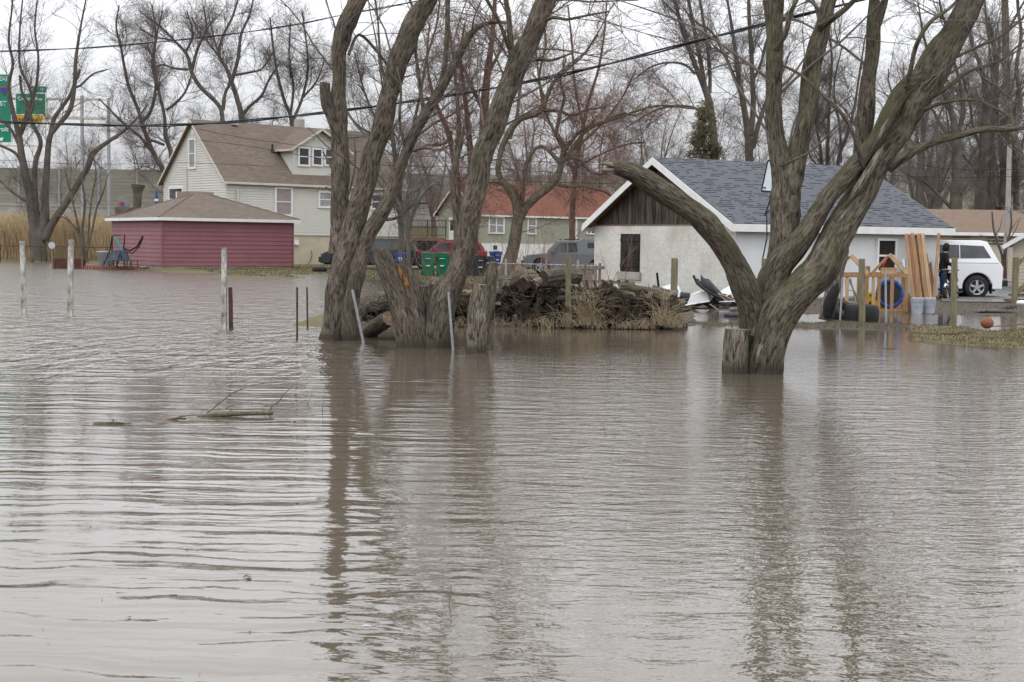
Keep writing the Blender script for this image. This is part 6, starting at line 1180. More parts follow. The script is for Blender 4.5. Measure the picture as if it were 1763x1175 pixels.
bin_('green wheelie bin, the left one of the pair by the red car', 737, 480, 66, 'bin_green', .08); bin_('green wheelie bin, the right one half hidden by the leaning trunk', 762, 480, 66.2, 'bin_green', -.05)
bin_('blue recycling bin with a white mark behind the rotten stump', 690, 474, 71, 'bin_blue', 0, 1.0, logo=1); bin_('small blue bin standing against the green house', 853, 462, 92, 'bin_blue', .4, 1.0); bin_('dark grey wheeled cart with its lid down right of the leaning trunk', 821, 478, 66, 'bin_dark', .5, 1.0); bin_('second dark grey cart close behind the first, right of the leaning trunk', 834, 477, 67.2, 'bin_dark', -.5, .95)
# ------------------------------------------------------------------ beside the red shed
ty = MB().torus((0, 0, .13), .27, .125, 'Z', 28, 10, flat=.95).build('tyre', 'rubber', None, True); ty.location = tuple(at(550.5, 468, 71)*np.array([1, 1, 0])+np.array([0, 0, .06])); tag(ty, 'black tyre lying flat on the grass between the shed and the maple', 'tyre')
px_ = thing('planter_box', 'dark red-brown slatted wooden planter box left of the brick patio', 'planter', at(117, 462, 74)*np.array([1, 1, 0])); mb = MB(); mb.bb(-.72, .72, 0, .7, -.1, .5)
for i in range(4): mb.bb(-.76, .76, -.03, .0, .02+i*.13, .13+i*.13)
mb.build('boards', 'planter', px_)
for xx in (-.76, .0, .76): mb = MB(); mb.bb(xx-.04, xx+.04, -.07, .0, -.1, .6); mb.build('stake', 'deck_wood', px_)
pa = thing('brick_patio', 'low red brick patio edge at the left corner of the red shed', 'patio', at(200, 464, 72.5)*np.array([1, 1, 0])); mb = MB(); mb.bb(-1.55, 1.2, 0, 2.2, -.1, .14); mb.build('base', 'concrete', pa); mb = MB()
for i in range(24): mb.bb(-1.6+i*.12, -1.51+i*.12, -.06, .0, .0, .2)
mb.build('brick_edge', 'brick', pa)
tb_ = thing('plastic_tub', 'grey round plastic tub beside the folded patio furniture', 'tub', at(181, 458, 73.4)); mb = MB(); mb.lathe([(.0, 0), (.30, 0), (.36, .65), (.42, .68), (.42, .76), (.35, .76), (.33, .6)], 20); mb.build('tub', 'grey_metal', tb_, True)
gl = thing('garden_swing', 'dark metal garden swing frame with drooping teal sling leaning on the shed', 'swing', at(215, 461, 72.0))
def lp(px, py, d=0): return at(px, py, 72.0+d)-np.array(gl.location)
mb = MB()
for seq in ([(193, 407, 0), (215, 405, 0), (213, 428, .1), (214, 457, .2)], [(193, 407, .0), (189, 432, .1), (178, 457, 0)], [(193, 407, .7), (193, 432, .7), (196, 458, .7)], [(200, 458, 0), (210, 440, 0), (214, 428, .1)]): mb.tube([lp(*q) for q in seq], .035, 6)
mb.build('frame', 'black', gl, True); mb = MB(); mb.tube([lp(214, 428, .1), lp(224, 432, 0), (lp(236, 425, -.05)), lp(246, 407, -.1)], .05, 6); mb.tube([lp(216, 434, .1), lp(228, 437, 0), lp(240, 425, 0), lp(246, 409, 0)], .03, 6); mb.build('bent_arm', 'black', gl, True)
mb = MB()
for o_ in (0, .18): mb.tube([lp(197, 407, o_), lp(203, 418, o_), lp(208, 430, o_), lp(216, 438, o_)], [.05, .07, .05, .03], 6)
mb.build('sling', 'teal', gl, True)
def patio_chair(label, px, py, rz):
    c = thing('patio_chair', label, 'chair', at(px, py, 71.7), rz, 'slate patio chairs by the swing'); mb = MB(); mb.box((0, 0, .34), (.5, .5, .05)); mb.build('seat', 'patio_fabric', c); mb = MB(); mb.beam((0, .25, .36), (0, .5, .85), .5, .05); mb.build('backrest', 'patio_fabric', c)
    for sx in (-.25, .25):
        for yy_ in (-.22, .25): mb = MB(); mb.cyl((sx, yy_, 0), (sx, yy_*.8, .36), .02, n=6); mb.build('leg', 'black', c)
patio_chair('low slate patio chair under the bent arm of the swing', 210, 461, .3); patio_chair('low slate patio chair at the left foot of the swing', 190, 461, -.4); patio_chair('slate patio chair tipped toward the shed wall', 226, 461, 1.2)
sdz = thing('satellite_dish', 'dark grey satellite dish with a red mark on a box behind the shed roof', 'dish', at(212, 366, 78)); mb = MB()
n = 20; P = []
for ri, rr_ in enumerate((0, .12, .24, .36)):
    for j in range(n): a = 6.283*j/n; P.append((rr_*math.cos(a)*.95+.0, .45*rr_*rr_*1.8+rr_*math.sin(a)*.35-.1, .47+rr_*math.sin(a)*1.0-rr_*math.cos(a)*.45))
mb.add(P, [(i*n+j, i*n+(j+1) % n, (i+1)*n+(j+1) % n, (i+1)*n+j) for i in range(3) for j in range(n)]); mb.build('reflector', 'dish', sdz, True); mb = MB(); mb.tube([(0, .1, 0), (0, .1, .3), (.05, -.1, .45)], .03, 6); mb.tube([(0, 0, .3), (.25, -.35, .35), (.38, -.4, .42)], .02, 6); mb.build('arm', 'grey_metal', sdz); mb = MB(); mb.box((-.03, -.14, .5), (.26, .02, .1)); mb.box((-.02, -.15, .5), (.1, .02, .17)); mb.build('mark', 'lamp_red', sdz)
mb = MB(); mb.bb(-.5, .5, 0, .8, -2.6, 0); bx_ = mb.build('brown_box', 'deck_wood'); bx_.location = tuple(at(214, 357, 78.6)); tag(bx_, 'brown timber box behind the shed roof under the satellite dish', 'box')
um = thing('patio_umbrella', 'closed blue patio umbrella behind the left slope of the shed roof', 'umbrella', at(269.5, 372, 81)); tz = at(269.5, 326, 81)[2]-um.location.z; mb = MB(); mb.lathe([(.02, tz), (.06, tz-.15), (.10, tz-.8), (.13, tz-1.3), (.02, tz-1.32)], 8); mb.build('canopy', 'blue', um, False); mb = MB(); mb.cyl((0, 0, -1.0), (0, 0, tz+.05), .02, n=6); mb.build('pole', 'galv', um); mb = MB(); mb.lathe([(.105, tz-.55), (.108, tz-.68)], 8); mb.lathe([(.135, tz-1.2), (.14, tz-1.3)], 8); mb.build('stripe', 'white', um)
for o in um.children:
    if o.name.startswith('canopy'): o.data.materials[0] = MT['bin_blue']
ds = thing('yard_sign', 'small pale round disc on a thin post before the dry reeds', 'sign', at(89, 440, 88)*np.array([1, 1, 0])); mb = MB(); zz = at(89, 423, 88)[2]; mb.cyl((0, 0, zz), (0, .04, zz+.005), .21, n=20); mb.build('disc', 'pale_panel', ds); mb = MB(); mb.cyl((0, .05, 0), (0, .05, zz), .02, n=6); mb.build('post', 'galv', ds)
# thin fence before the reeds
cf = thing('chain_link_fence', 'low rusty chain-link fence running before the reeds at far left', 'fence', (-40, 90, 0)); mb = MB(); mb.tube([(-8, 0, 1.02), (15.5, 0, .98)], .025, 5)
for i in range(60): mb.tube([(-8+i*.4, 0, .0), (-7.8+i*.4, 0, .5), (-8+i*.4, 0, 1.0)], .006, 3)
mb.build('wire', 'rust', cf)
for i in range(10): mb = MB(); mb.cyl((-8+i*2.6, 0, 0), (-8+i*2.6, 0, 1.06), .035, n=6); mb.build('post', 'rust', cf)
# reeds
nR = 26000; rx = RNG.uniform(-46, -14, nR); ry = RNG.uniform(94.5, 104, nR); k = (rx/ry > -.41); rx, ry = rx[k], ry[k]; n = len(rx); hz = RNG.uniform(1.5, 3.1, n)*(.8+.35*vnoise(rx*.5+200, ry*.3, 9999, 3)); P = np.zeros((n, 4, 3)); P[:, 0] = np.stack([rx, ry, 0*rx], 1); d = unit(np.stack([RNG.normal(size=n)*.12, RNG.normal(size=n)*.1, np.ones(n)], 1))
for j in range(1, 4): d = unit(d+RNG.normal(size=(n, 3))*.09); P[:, j] = P[:, j-1]+d*(hz/3)[:, None]
V, F, _ = tubes_np(P, np.array([.014, .013, .016, .02])[None]*np.ones((n, 1)), 3); tag(npmesh('reeds', V, F, 'reed', smooth=False), kind='stuff')
# ------------------------------------------------------------------ right yard
dw = MB(); Pd = [gnd(x, y, .09) for x, y in ((1622, 519), (1800, 521), (1990, 519), (1900, 478), (1763, 474), (1610, 480))]; dw.add([tuple(p) for p in Pd], [tuple(range(6))])
def wetmat(name, c1, c2, r1, r2):
    m, t, b = newmat(name, .5, .5); v = coords(t, 'Object'); f = noise(t, v, .8, 5, .6); lk(t, mixc(t, f, c1, c2), b.inputs['Base Color']); rr = ramp(t, f, [(.4, r1), (.6, r2)]); lk(t, rr, b.inputs['Roughness']); bump(t, b, noise(t, v, 30, 3, .6), .3, .01); return m
MT['asphalt'] = wetmat('wet_asphalt', (.16, .155, .15), (.09, .088, .085), .25, .7)
tag(dw.build('driveway', 'asphalt'), kind='structure')
def frame_local(Y, px, py): b = at(px, py, Y); return b
YW = 36.2
pf = thing('playhouse_frame', 'unfinished timber playhouse frame with two small gables before the garage wall', 'frame', at(1505, 536, YW)*np.array([1, 1, 0]))
oW = np.array([pf.location.x, YW, 0.]); L3 = lambda px, py, dy=0.: Vector(at(px, py, YW+dy)-oW)
def lum(name, a, b, w_=.09, h_=.045, mat='lumber', parent=None): mb = MB(); mb.beam(a, b, w_, h_); return mb.build(name, mat, parent, bevel=.004)
lum('bottom_plate', L3(1446, 535), L3(1563, 534.5), .10, .06, 'lumber', pf); mb = MB(); mb.beam(L3(1500, 539), L3(1563, 539), .10, .07); mb.build('skid', 'post_green', pf)
lum('top_plate', L3(1446, 475.5), L3(1563, 474), .10, .075, 'lumber', pf); lum('top_plate', L3(1446, 471, 1.2), L3(1563, 470, 1.2), .10, .05, 'lumber', pf); lum('bottom_plate', L3(1446, 531, 1.2), L3(1563, 531, 1.2), .10, .05, 'lumber', pf)
for x0, dy, wpx in ((1459, 0, 5), (1492, 0, 7), (1504, .0, 4.5), (1514, 0, 5), (1536.5, 0, 5.5), (1561, 0, 5.5), (1449, 1.2, 4), (1478, 1.2, 4), (1555, 1.2, 5), (1520, 1.2, 3.5)):
    mb = MB(); a = L3(x0, 476, dy); b = L3(x0+.3, 534, dy); hw = wpx/FPX*YW/2; mb.bb(a[0]-hw, a[0]+hw, a[1]-.03, a[1]+.03, b[2], a[2]-.02); mb.build('stud', 'lumber_pale' if x0 in (1459, 1504) else 'lumber', pf)
for pk, lf, rt_, fy in (((1464.5, 439.5), (1446, 461), (1494.5, 472), 0), ((1531, 438.5), (1500, 472), (1562, 472), 0)):
    lum('rafter', L3(*pk), L3(*rt_, 0), .06, .10, 'lumber_pale', pf); lum('rafter', L3(pk[0]-1, pk[1]+2, .05), L3(lf[0], lf[1], .05), .05, .06, 'lumber', pf); lum('rafter', L3(pk[0]+2, pk[1], 1.2), L3(rt_[0], rt_[1]-3, 1.2), .05, .07, 'lumber', pf)
for y_ in (0, 1.2): pass
for x in (1448, 1561): lum('tie', L3(x, 474, 0), L3(x, 471, 1.2), .05, .06, 'lumber', pf)
lum('loose_board', L3(1519, 470.5), L3(1543, 470, .1), .1, .05, 'lumber_pale', pf)
mb = MB(); pp = [L3(1528, 443, -.06), L3(1524, 452, -.07), L3(1519, 462, -.05)]; mb.tube(pp, .012, 5); sr_ = mb.build('red_strap', 'lamp_red', pf)
mb = MB(); q = L3(1494, 466, .2); mb.box(q, (.10, .05, .22)); mb.build('block', 'lumber_red', pf)
tr = thing('trampoline', 'small round trampoline with puffy blue rim standing on edge inside the timber frame', 'trampoline', at(1532, 506, YW+.6)); mb = MB(); n = 40
for i in range(n): pass
V = []; R1 = .335
for i in range(n):
    a = 6.283*i/n
    for j in range(8): b = 6.283*j/8; rr_ = R1+.052*math.cos(b)*(1+.12*math.cos(a*12)); V.append((rr_*math.cos(a), .035*math.sin(b)*(1+.3*math.cos(a*12)), rr_*math.sin(a)))
mb.add(V, [(i*8+j, ((i+1) % n)*8+j, ((i+1) % n)*8+(j+1) % 8, i*8+(j+1) % 8) for i in range(n) for j in range(8)]); mb.build('rim_pad', 'blue', tr, True); mb = MB(); mb.cyl((0, -.005, 0), (0, .01, 0), R1-.02, n=32); mb.build('mat', 'black', tr)
tr.scale = (.95, 1, 1.0); tr.rotation_euler = (R(-8), 0, 0)
ld = thing('step_ladder', 'grey aluminium stepladder inside the left end of the timber frame', 'ladder', at(1467, 524, YW+.4)*np.array([1, 1, 0]))
oL = np.array([ld.location.x, YW+.4, 0.]); LL = lambda px, py, dy=0.: Vector(at(px, py, YW+.4+dy)-oL)
mb = MB(); mb.beam(LL(1464, 480), LL(1475, 526), .05, .03); mb.beam(LL(1456, 480, .05), LL(1457, 527, .05), .05, .03); mb.build('rail', 'galv', ld)
for k in range(4): f = .22+k*.22; mb = MB(); mb.beam(LL(1456, 480+46*f), LL(1464+11*f, 480+46*f), .08, .025); mb.build('step', 'galv', ld)
mb = MB(); mb.beam(LL(1461, 480, .1), LL(1478, 518, .5), .03, .03); mb.build('brace', 'galv', ld)
ye = thing('plastic_toy', 'yellow plastic toy with a black wheel hole inside the timber frame', 'toy', at(1499, 528, YW+.45)*np.array([1, 1, 0])+np.array([0, 0, .06])); mb = MB(); mb.prism([(-.19, 0), (.17, 0), (.17, .2), (.06, .26), (.1, .42), (-.08, .46), (-.14, .3), (-.19, .2)], -.1, .12); mb.build('body', 'yellow', ye, bevel=.015); mb = MB(); mb.cyl((-.01, -.125, .16), (-.01, -.10, .16), .065, n=14); mb.build('hole', 'black', ye); mb = MB(); mb.cyl((-.03, -.115, .37), (-.03, -.10, .37), .03, n=10); mb.build('knob', 'black', ye)
mb = MB(); mb.bb(-.18, .18, -.1, .1, 0, .35); o = mb.build('yellow_crate', 'yellow', None, bevel=.02); o.location = tuple(at(1511, 530, YW+.75)*np.array([1, 1, 0])+np.array([0, 0, .05])); tag(o, 'yellow box standing between the toy and the blue trampoline', 'box')
# lumber leaning on the wall
bl = [(1545.5, 405, 1557, 478, 4.5, 'lumber_red', 'dark red board leaning left of the white strip', 45.0), (1551, 404, 1558, 478, 3.6, 'white', 'narrow white board among the leaning timber', 44.9), (1556, 403, 1560, 500, 4.2, 'grey_metal', 'grey metal channel among the leaning timber', 44.8), (1560, 403, 1573, 534, 4.6, 'lumber', 'long tan board, leftmost of the full height leaning timber', 43.0), (1566, 404, 1578, 524, 4, 'lumber_red', 'reddish board second from left in the leaning timber', 43.4), (1571, 402, 1585, 522, 6, 'lumber', 'wide tan board in the middle of the leaning timber', 43.6), (1577.5, 403, 1589, 521, 4, 'deck_wood', 'dark brown board in the shadowed middle of the leaning timber', 44.4), (1581, 403, 1595, 519, 5.5, 'lumber', 'tan board right of the dark one in the leaning timber', 44.0), (1588, 402, 1602, 519, 5.5, 'lumber_pale', 'pale board with knots near the right of the leaning timber', 44.2), (1594.5, 437, 1606, 516, 4, 'lumber_red', 'short reddish board at the right of the leaning timber', 44.6), (1600, 442, 1609.5, 514, 3.6, 'deck_wood', 'shortest brown board at the right end of the leaning timber', 45.0), (1616.5, 402, 1607, 530, 4.2, 'lumber', 'single tan board leaning the other way at the garage corner', 43.6), (1563, 505, 1567.5, 538, 5, 'lumber_red', 'stubby dark red plank beside the left bucket', 36.3)]
for (x0, y0, x1, y1, wp_, m_, lb, Yb) in bl:
    a = at(x1, y1, Yb); b = at(x0, y0, Yb+(1.0 if y1-y0 > 50 else .1)); wd = wp_*1.12/FPX*Yb; a[2] = max(a[2], 0.0); mb = MB(); d = Vector(b-a); mb.box((0, 0, d.length/2), (wd, .04, d.length)); o = mb.build('timber_board', m_, None, bevel=.004); o.location = tuple(a); o.rotation_euler = d.to_track_quat('Z', 'Y').to_euler(); 
    q = d.normalized(); zx = Vector((0, -1, 0)); xx = zx.cross(q).normalized(); xx = -xx if xx.x < 0 else xx; yy2 = q.cross(xx); o.rotation_euler = Matrix((xx, yy2, q)).transposed().to_euler(); tag(o, lb, 'board', 'boards leaning on the garage wall')
def bucket(label, px, py, Y): 
    b = at(px, py, Y); b[2] = max(b[2], .0); root = thing('bucket', label, 'bucket', b); mb = MB(); mb.lathe([(0, 0), (.135, 0), (.148, .30), (.160, .30), (.160, .32), (.150, .32), (.150, .345), (.162, .345), (.162, .40), (.155, .405), (0, .405)], 24); mb.build('pail', 'bucket', root, False); mb = MB(); mb.tube([(-.165, 0, .33), (-.12, -.13, .22), (0, -.17, .17), (.12, -.13, .22), (.165, 0, .33)], .006, 5); mb.build('bail', 'galv', root)
bucket('left of two grey lidded buckets under the leaning boards', 1578.5, 541, 36.0); bucket('right of two grey lidded buckets under the leaning boards', 1599.5, 540.5, 36.1)
def bigtyre(label, px, py, Y, R_, r_, rot=(0, 0, 0), flat=1.2): 
    b = gnd(px, py, .0) if Y is None else at(px, py, Y); b[2] = r_*flat*.9 if rot == (0, 0, 0) else b[2]; t_ = thing('truck_tyre', label, 'tyre', b); t_.rotation_euler = rot; mb = MB(); n, k = 40, 16; V = []
    for i in range(n):
        a = 6.283*i/n
        for j in range(k): c = 6.283*j/k; cc, ss = math.cos(c), math.sin(c); cc = math.copysign(abs(cc)**.6, cc); ss = math.copysign(abs(ss)**.7, ss); q = R_+r_*cc; V.append((q*math.cos(a), q*math.sin(a), r_*flat*ss))
    mb.add(V, [(i*k+j, ((i+1) % n)*k+j, ((i+1) % n)*k+(j+1) % k, i*k+(j+1) % k) for i in range(n) for j in range(k)]); mb.build('casing', 'rubber', t_, True); mb = MB(); mb.torus((0, 0, r_*flat*.93), R_-r_*.62, .018, 'Z', 32, 6); mb.build('bead', 'rust', t_, True); return t_
bigtyre('big black tyre lying flat in front of the timber frame', 1483, 556, 31.2, .255, .125, flat=1.75); bigtyre('second black tyre tilted behind the big flat one', 1450, 537, 32.6, .26, .11, (R(38), R(12), R(20)))
# utility pole
ub = at(1729, 470, 62)*np.array([1, 1, 0]); mb = MB(); tz = at(1737, 250, 62)[2]; mb.tube([(0, 0, -.2), (.06, 0, tz*.5), (at(1738, 250, 62)[0]-ub[0], 0, tz)], [.12, .11, .10], 10, cap=1); o = mb.build('utility_pole', 'pole', None, True); o.location = tuple(ub); tag(o, 'pale grey timber utility pole behind the tail of the white pickup', 'pole')
# deck corner at right
dk = thing('timber_deck', 'greenish timber deck stair with hand rails cut by the right edge', 'deck', at(1749, 545, 42)*np.array([1, 1, 0])); oD = np.array([dk.location.x, 42., 0.]); D3 = lambda px, py, dy=0.: Vector(at(px, py, 42+dy)-oD)
a = D3(1749.5, 443); b = D3(1749.5, 512); mb = MB(); mb.bb(a[0]-.075, a[0]+.075, -.07, .07, 0, a[2]); mb.build('newel_post', 'post_green', dk); lum('handrail', D3(1752, 455), D3(1790, 420, .3), .05, .12, 'post_green', dk); lum('stringer', D3(1752, 503), D3(1790, 468, .3), .05, .14, 'post_green', dk)
for k in range(3): mb = MB(); c = D3(1752+k*8, 517-k*9); mb.bb(c[0]-.1, c[0]+1.2, .0, .9, c[2]-.06, c[2]); mb.build('tread', 'deck_wood', dk)
mb = MB(); c = D3(1745, 528); mb.bb(c[0]-.02, c[0]+1.5, -.05, .9, 0, c[2]+.12); mb.build('base_box', 'deck_wood', dk)
bp = at(1759, 528, 41.2); mb = MB(); mb.lathe([(0, 0), (.12, .0), (.16, .05), (.13, .12), (0, .14)], 14); o = mb.build('white_sack', 'foam', None, True); o.location = (bp[0], bp[1], .05); tag(o, 'small white bundle on the ground at the foot of the timber deck', 'bundle')
# orange ball, bits near the posts
bb_ = gnd(1699, 568, .0); mb = MB(); mb.lathe([(.135*math.sin(3.14159*i/14), .12-.12*math.cos(3.14159*i/14)) for i in range(15)], 24); o = mb.build('ball', 'orange', None, True); o.location = (bb_[0], bb_[1], .02); tag(o, 'faded orange ball lying at the edge of the puddle', 'ball')
bb_ = gnd(1630, 558, .0); mb = MB(); mb.beam((0, 0, 0), (.06, 0, .14), .07, .03); o = mb.build('dark_scrap', 'black', None); o.location = tuple(bb_); tag(o, 'small dark scrap sticking out of the puddle left of the post', 'scrap')
bb_ = gnd(1656, 565, .02); mb = MB(); mb.box((0, 0, .02), (.26, .07, .025), .2); o = mb.build('wood_scrap', 'lumber_red', None); o.location = tuple(bb_); tag(o, 'flat reddish wood scrap on the puddle edge left of the ball', 'scrap')
sk = thing('stick', 'thin bent branch lying on the grass right of the orange ball', 'stick', gnd(1745, 563, .05)); mb = MB(); mb.tube([(-.45, 0, 0), (-.1, .02, .03), (.25, 0, .06), (.7, .05, .10)], [.012, .014, .012, .006], 5); mb.build('branch', 'twig', sk)
# black plastic on the drive
bd_ = thing('plastic_sheet', 'crumpled black plastic lying flat on the wet ground before the deck', 'plastic', at(1712, 541, 36.5)*np.array([1, 1, 0])+np.array([0, 0, .07])); V = []; nx, ny = 24, 8
for i in range(nx+1):
    for j in range(ny+1): x = -.5+i/nx; V.append((x*.98, (j/ny-.5)*.5, .02+.06*abs(math.sin(i*1.7+j*.9))*(.4+max(0, x)*3)+.05*max(0, x)))
mb = MB(); mb.add(V, [(i*(ny+1)+j, (i+1)*(ny+1)+j, (i+1)*(ny+1)+j+1, i*(ny+1)+j+1) for i in range(nx) for j in range(ny)]); mb.build('sheet', 'black', bd_)
# ------------------------------------------------------------------ basketball hoop
YH = 38.0; hp = thing('basketball_hoop', 'black basketball pole with a tilted backboard half hidden by the forked maple', 'basketball hoop', at(1326, 500, YH)*np.array([1, 1, 0])); oH = np.array([hp.location.x, YH, 0.]); H3 = lambda px, py, dy=0.: Vector(at(px, py, YH+dy)-oH)
mb = MB(); p = H3(1326, 338); mb.bb(-.035, .035, -.035, .035, 0, p[2]); mb.build('pole', 'black', hp); mb = MB()
mb.beam(H3(1325, 342), H3(1330, 326, -.3), .035, .035); mb.beam(H3(1324, 362), H3(1317, 371, -.2), .035, .035); mb.beam(H3(1317, 371, -.2), H3(1326, 345, -.3), .03, .03); mb.beam(H3(1320, 371, -.15), H3(1320.5, 412, -.15), .03, .03); mb.beam(H3(1326, 352), H3(1334, 330, -.35), .03, .03); mb.beam(H3(1320, 412, -.15), H3(1313, 446, -.2), .02, .03); mb.build('support_arm', 'black', hp)
mb = MB(); mb.bb(-.5, .5, -.2, .6, 0, .16); mb.build('base', 'black', hp, bevel=.05)
A4 = [H3(1322.5, 277, -.35), H3(1311.5, 329.5, -.35), H3(1348, 332, -.75), H3(1359, 279, -.75)]; mb = MB(); n_ = (A4[1]-A4[0]).cross(A4[3]-A4[0]).normalized()*.015; mb.add([tuple(p-n_) for p in A4]+[tuple(p+n_) for p in A4], [(0, 1, 2, 3), (7, 6, 5, 4)]); bk = mb.build('backboard', 'pale_panel', hp)
mb = MB()
for i in range(4): mb.beam(A4[i], A4[(i+1) % 4], .05, .05)
mb.build('backboard_frame', 'black', bk); mb = MB(); c = H3(1317, 323.5, -.42); mb.box(c, (.09, .03, .03)); mb.build('brand_mark', 'black', bk)
mb = MB(); mb.torus((.45, -.95, A4[1].z+.12), .23, .012, 'Z', 24, 5); mb.beam((.38, -.7, A4[1].z+.12), (.36, -.55, A4[1].z+.05), .1, .03); mb.build('rim', 'orange', hp)
# ------------------------------------------------------------------ debris beside the garage
YB = 37.0
def dthing(name, label, cat, px, py, dy=0): r_ = thing(name, label, cat, at(px, py, YB+dy)); return r_, (lambda a, b, d=0.: Vector(at(a, b, YB+d))-Vector(r_.location))
r_, f = dthing('foam_block', 'bright white foam box tilted on the scrap heap beside the garage', 'box', 1205, 524)
P8 = [f(1183, 524, 0), f(1222, 520, 0), f(1218, 500.5, 0), f(1190, 506, 0), f(1187, 520, .5), f(1229, 514, .6), f(1229, 504, .5), f(1200, 502, .5)]; mb = MB(); mb.add([tuple(p) for p in P8], [(0, 1, 2, 3), (1, 5, 6, 2), (3, 2, 6, 7), (0, 3, 7, 4), (4, 7, 6, 5)]); mb.build('block', 'foam', r_, bevel=.02)
r_, f = dthing('car_bumper', 'torn black car bumper standing up out of the scrap heap', 'bumper', 1225, 510, .3); mb = MB()
def ribbon(mb, A, B, th=.02):
    n = len(A); V = [tuple(p) for p in A]+[tuple(p) for p in B]+[tuple(p+Vector((0, th, 0))) for p in A]+[tuple(p+Vector((0, th, 0))) for p in B]
    F = [(i, i+1, n+i+1, n+i) for i in range(n-1)]+[(2*n+i, 3*n+i, 3*n+i+1, 2*n+i+1) for i in range(n-1)]+[(i, 2*n+i, 2*n+i+1, i+1) for i in range(n-1)]+[(n+i, n+i+1, 3*n+i+1, 3*n+i) for i in range(n-1)]; mb.add(V, F)
ribbon(mb, [f(1193.5, 473), f(1197, 479, .1), f(1203, 481, .1), f(1206, 486, .1), f(1207, 473, .2), f(1212, 479, .2), f(1221, 481, .25), f(1233, 494, .3), f(1246, 508, .3)], [f(1194, 477), f(1197, 486, -.1), f(1203, 493, -.1), f(1208, 498, -.1), f(1212, 500, -.15), f(1217, 503, -.15), f(1224, 508, -.15), f(1234, 514, -.1), f(1246, 518, 0)], .05); mb.tube([f(1194, 475, -.05), f(1200, 488, -.12), f(1212, 498, -.18), f(1228, 508, -.2), f(1244, 516, -.1)], .035, 8); mb.build('shell', 'black', r_, True)
r_, f = dthing('plastic_moulding', 'dark car lining crumpled low in the scrap heap', 'car part', 1240, 527, .2); mb = MB(); rn2 = np.random.default_rng(3); V = []
for i in range(17):
    for j in range(6): p = f(1178+i*5.6, 531-j*4.2+4*math.sin(i*.9), .4*j/5); V.append((p[0]+rn2.normal()*.02, p[1]+rn2.normal()*.04, p[2]+rn2.normal()*.025))
mb.add(V, [(i*6+j, (i+1)*6+j, (i+1)*6+j+1, i*6+j+1) for i in range(16) for j in range(5)]); mb.build('lining', 'black', r_)
for i, (q0, q1, rr_, m_, nm, lb, d0, d1) in enumerate((((1180, 526), (1221, 519), .02, 'foam', 'white_strip', 'thin white strip under the foam box', -.15, -.1), ((1171, 509), (1187, 511), .10, 'bin_dark', 'pipe', 'short fat black pipe left of the foam box', .4, .4), ((1236, 505), (1266, 518), .014, 'lumber_pale', 'slat', 'upper pale slat slanting across the scrap heap', -.05, .1), ((1236, 506), (1253, 521), .014, 'lumber_pale', 'slat', 'middle pale slat slanting across the scrap heap', -.1, .0), ((1222, 524), (1238, 535), .012, 'lumber_pale', 'slat', 'short pale slat dipping into the water from the scrap heap', -.2, -.3), ((1238, 520), (1268, 519), .014, 'foam', 'white_strip', 'second white strip lying right of the foam box', -.1, .0), ((1250, 510), (1285, 492), .02, 'foam', 'white_strip', 'white edge strip slanting up toward the maple', .3, .3))):
    a = at(q0[0], q0[1], YB+d0); b = at(q1[0], q1[1], YB+d1); mb = MB(); mb.cyl(Vector(a)-Vector(a), Vector(b)-Vector(a), rr_, n=10 if rr_ > .05 else 5); o = mb.build(nm, m_, None, rr_ > .05); o.location = tuple(a); tag(o, lb, nm.replace('_', ' '))
def panel(name, label, q, m_, cat='panel'):
    A = [at(x, y, Y) for x, y, Y in q]; mb = MB(); c = A[0]; n_ = Vector(A[1]-A[0]).cross(Vector(A[-1]-A[0])).normalized()*.012; V = [Vector(p-c) for p in A]; k = len(V); mb.add([tuple(v-n_) for v in V]+[tuple(v+n_) for v in V], [tuple(range(k)), tuple(range(2*k-1, k-1, -1))]+[(i, (i+1) % k, (i+1) % k+k, i+k) for i in range(k)]); o = mb.build(name, m_); o.location = tuple(c); tag(o, label, cat)
panel('sheet_metal', 'pale blue-grey sheet leaning on the garage behind the mossy post', [(1140, 512, 37), (1141, 494, 38), (1158, 489, 38.4), (1168, 493, 38.4), (1173, 506, 37.8), (1170, 512, 37.4)], 'pale_panel'); panel('grey_panel', 'pale grey panel leaning up to the maple from the scrap heap', [(1236, 505, 37.6), (1262, 489, 38.2), (1288, 488, 38.2), (1292, 502, 37.8), (1260, 509, 37.4)], 'pale_panel')
fl = thing('float_pad', 'flat dark blue-grey pad floating left of the forked maple', 'pad', gnd(1268, 543, .03)); mb = MB(); mb.lathe([(0, -.03), (.45, -.03), (.5, .0), (.5, .03), (.45, .06), (0, .06)], 24); o = mb.build('pad', 'patio_fabric', fl, True); fl.scale = (.62, .5, 1)
_bl = biglog('short pale cut log resting on the floating pad by the maple', 1256, 532, 1283, 533, 33.6, .1, .10, ('wood_bare', 'cut'))
# ------------------------------------------------------------------ person and motorbike by the pickup
def skin(name, verts, edges, mat, parent, sub=2):
    me = bpy.data.meshes.new(name); me.from_pydata([v[:3] for v in verts], edges, []); o = bpy.data.objects.new(name, me); COL.objects.link(o); me.materials.append(MT[mat])
    m = o.modifiers.new('skin', 'SKIN'); m.use_smooth_shade = True
    if not me.skin_vertices: me.skin_vertices.new() if hasattr(me.skin_vertices, 'new') else None
    for i, v in enumerate(verts): me.skin_vertices[0].data[i].radius = (v[3], v[4] if len(v) > 4 else v[3])
    me.skin_vertices[0].data[0].use_root = True; s = o.modifiers.new('sub', 'SUBSURF'); s.levels = sub; s.render_levels = sub; o.parent = parent; return o
pb = at(1622, 517, 45.4); pe = thing('person', 'person in a black hooded jacket and blue jeans standing beside the white pickup', 'person', (pb[0], 45.4, .04), R(0))
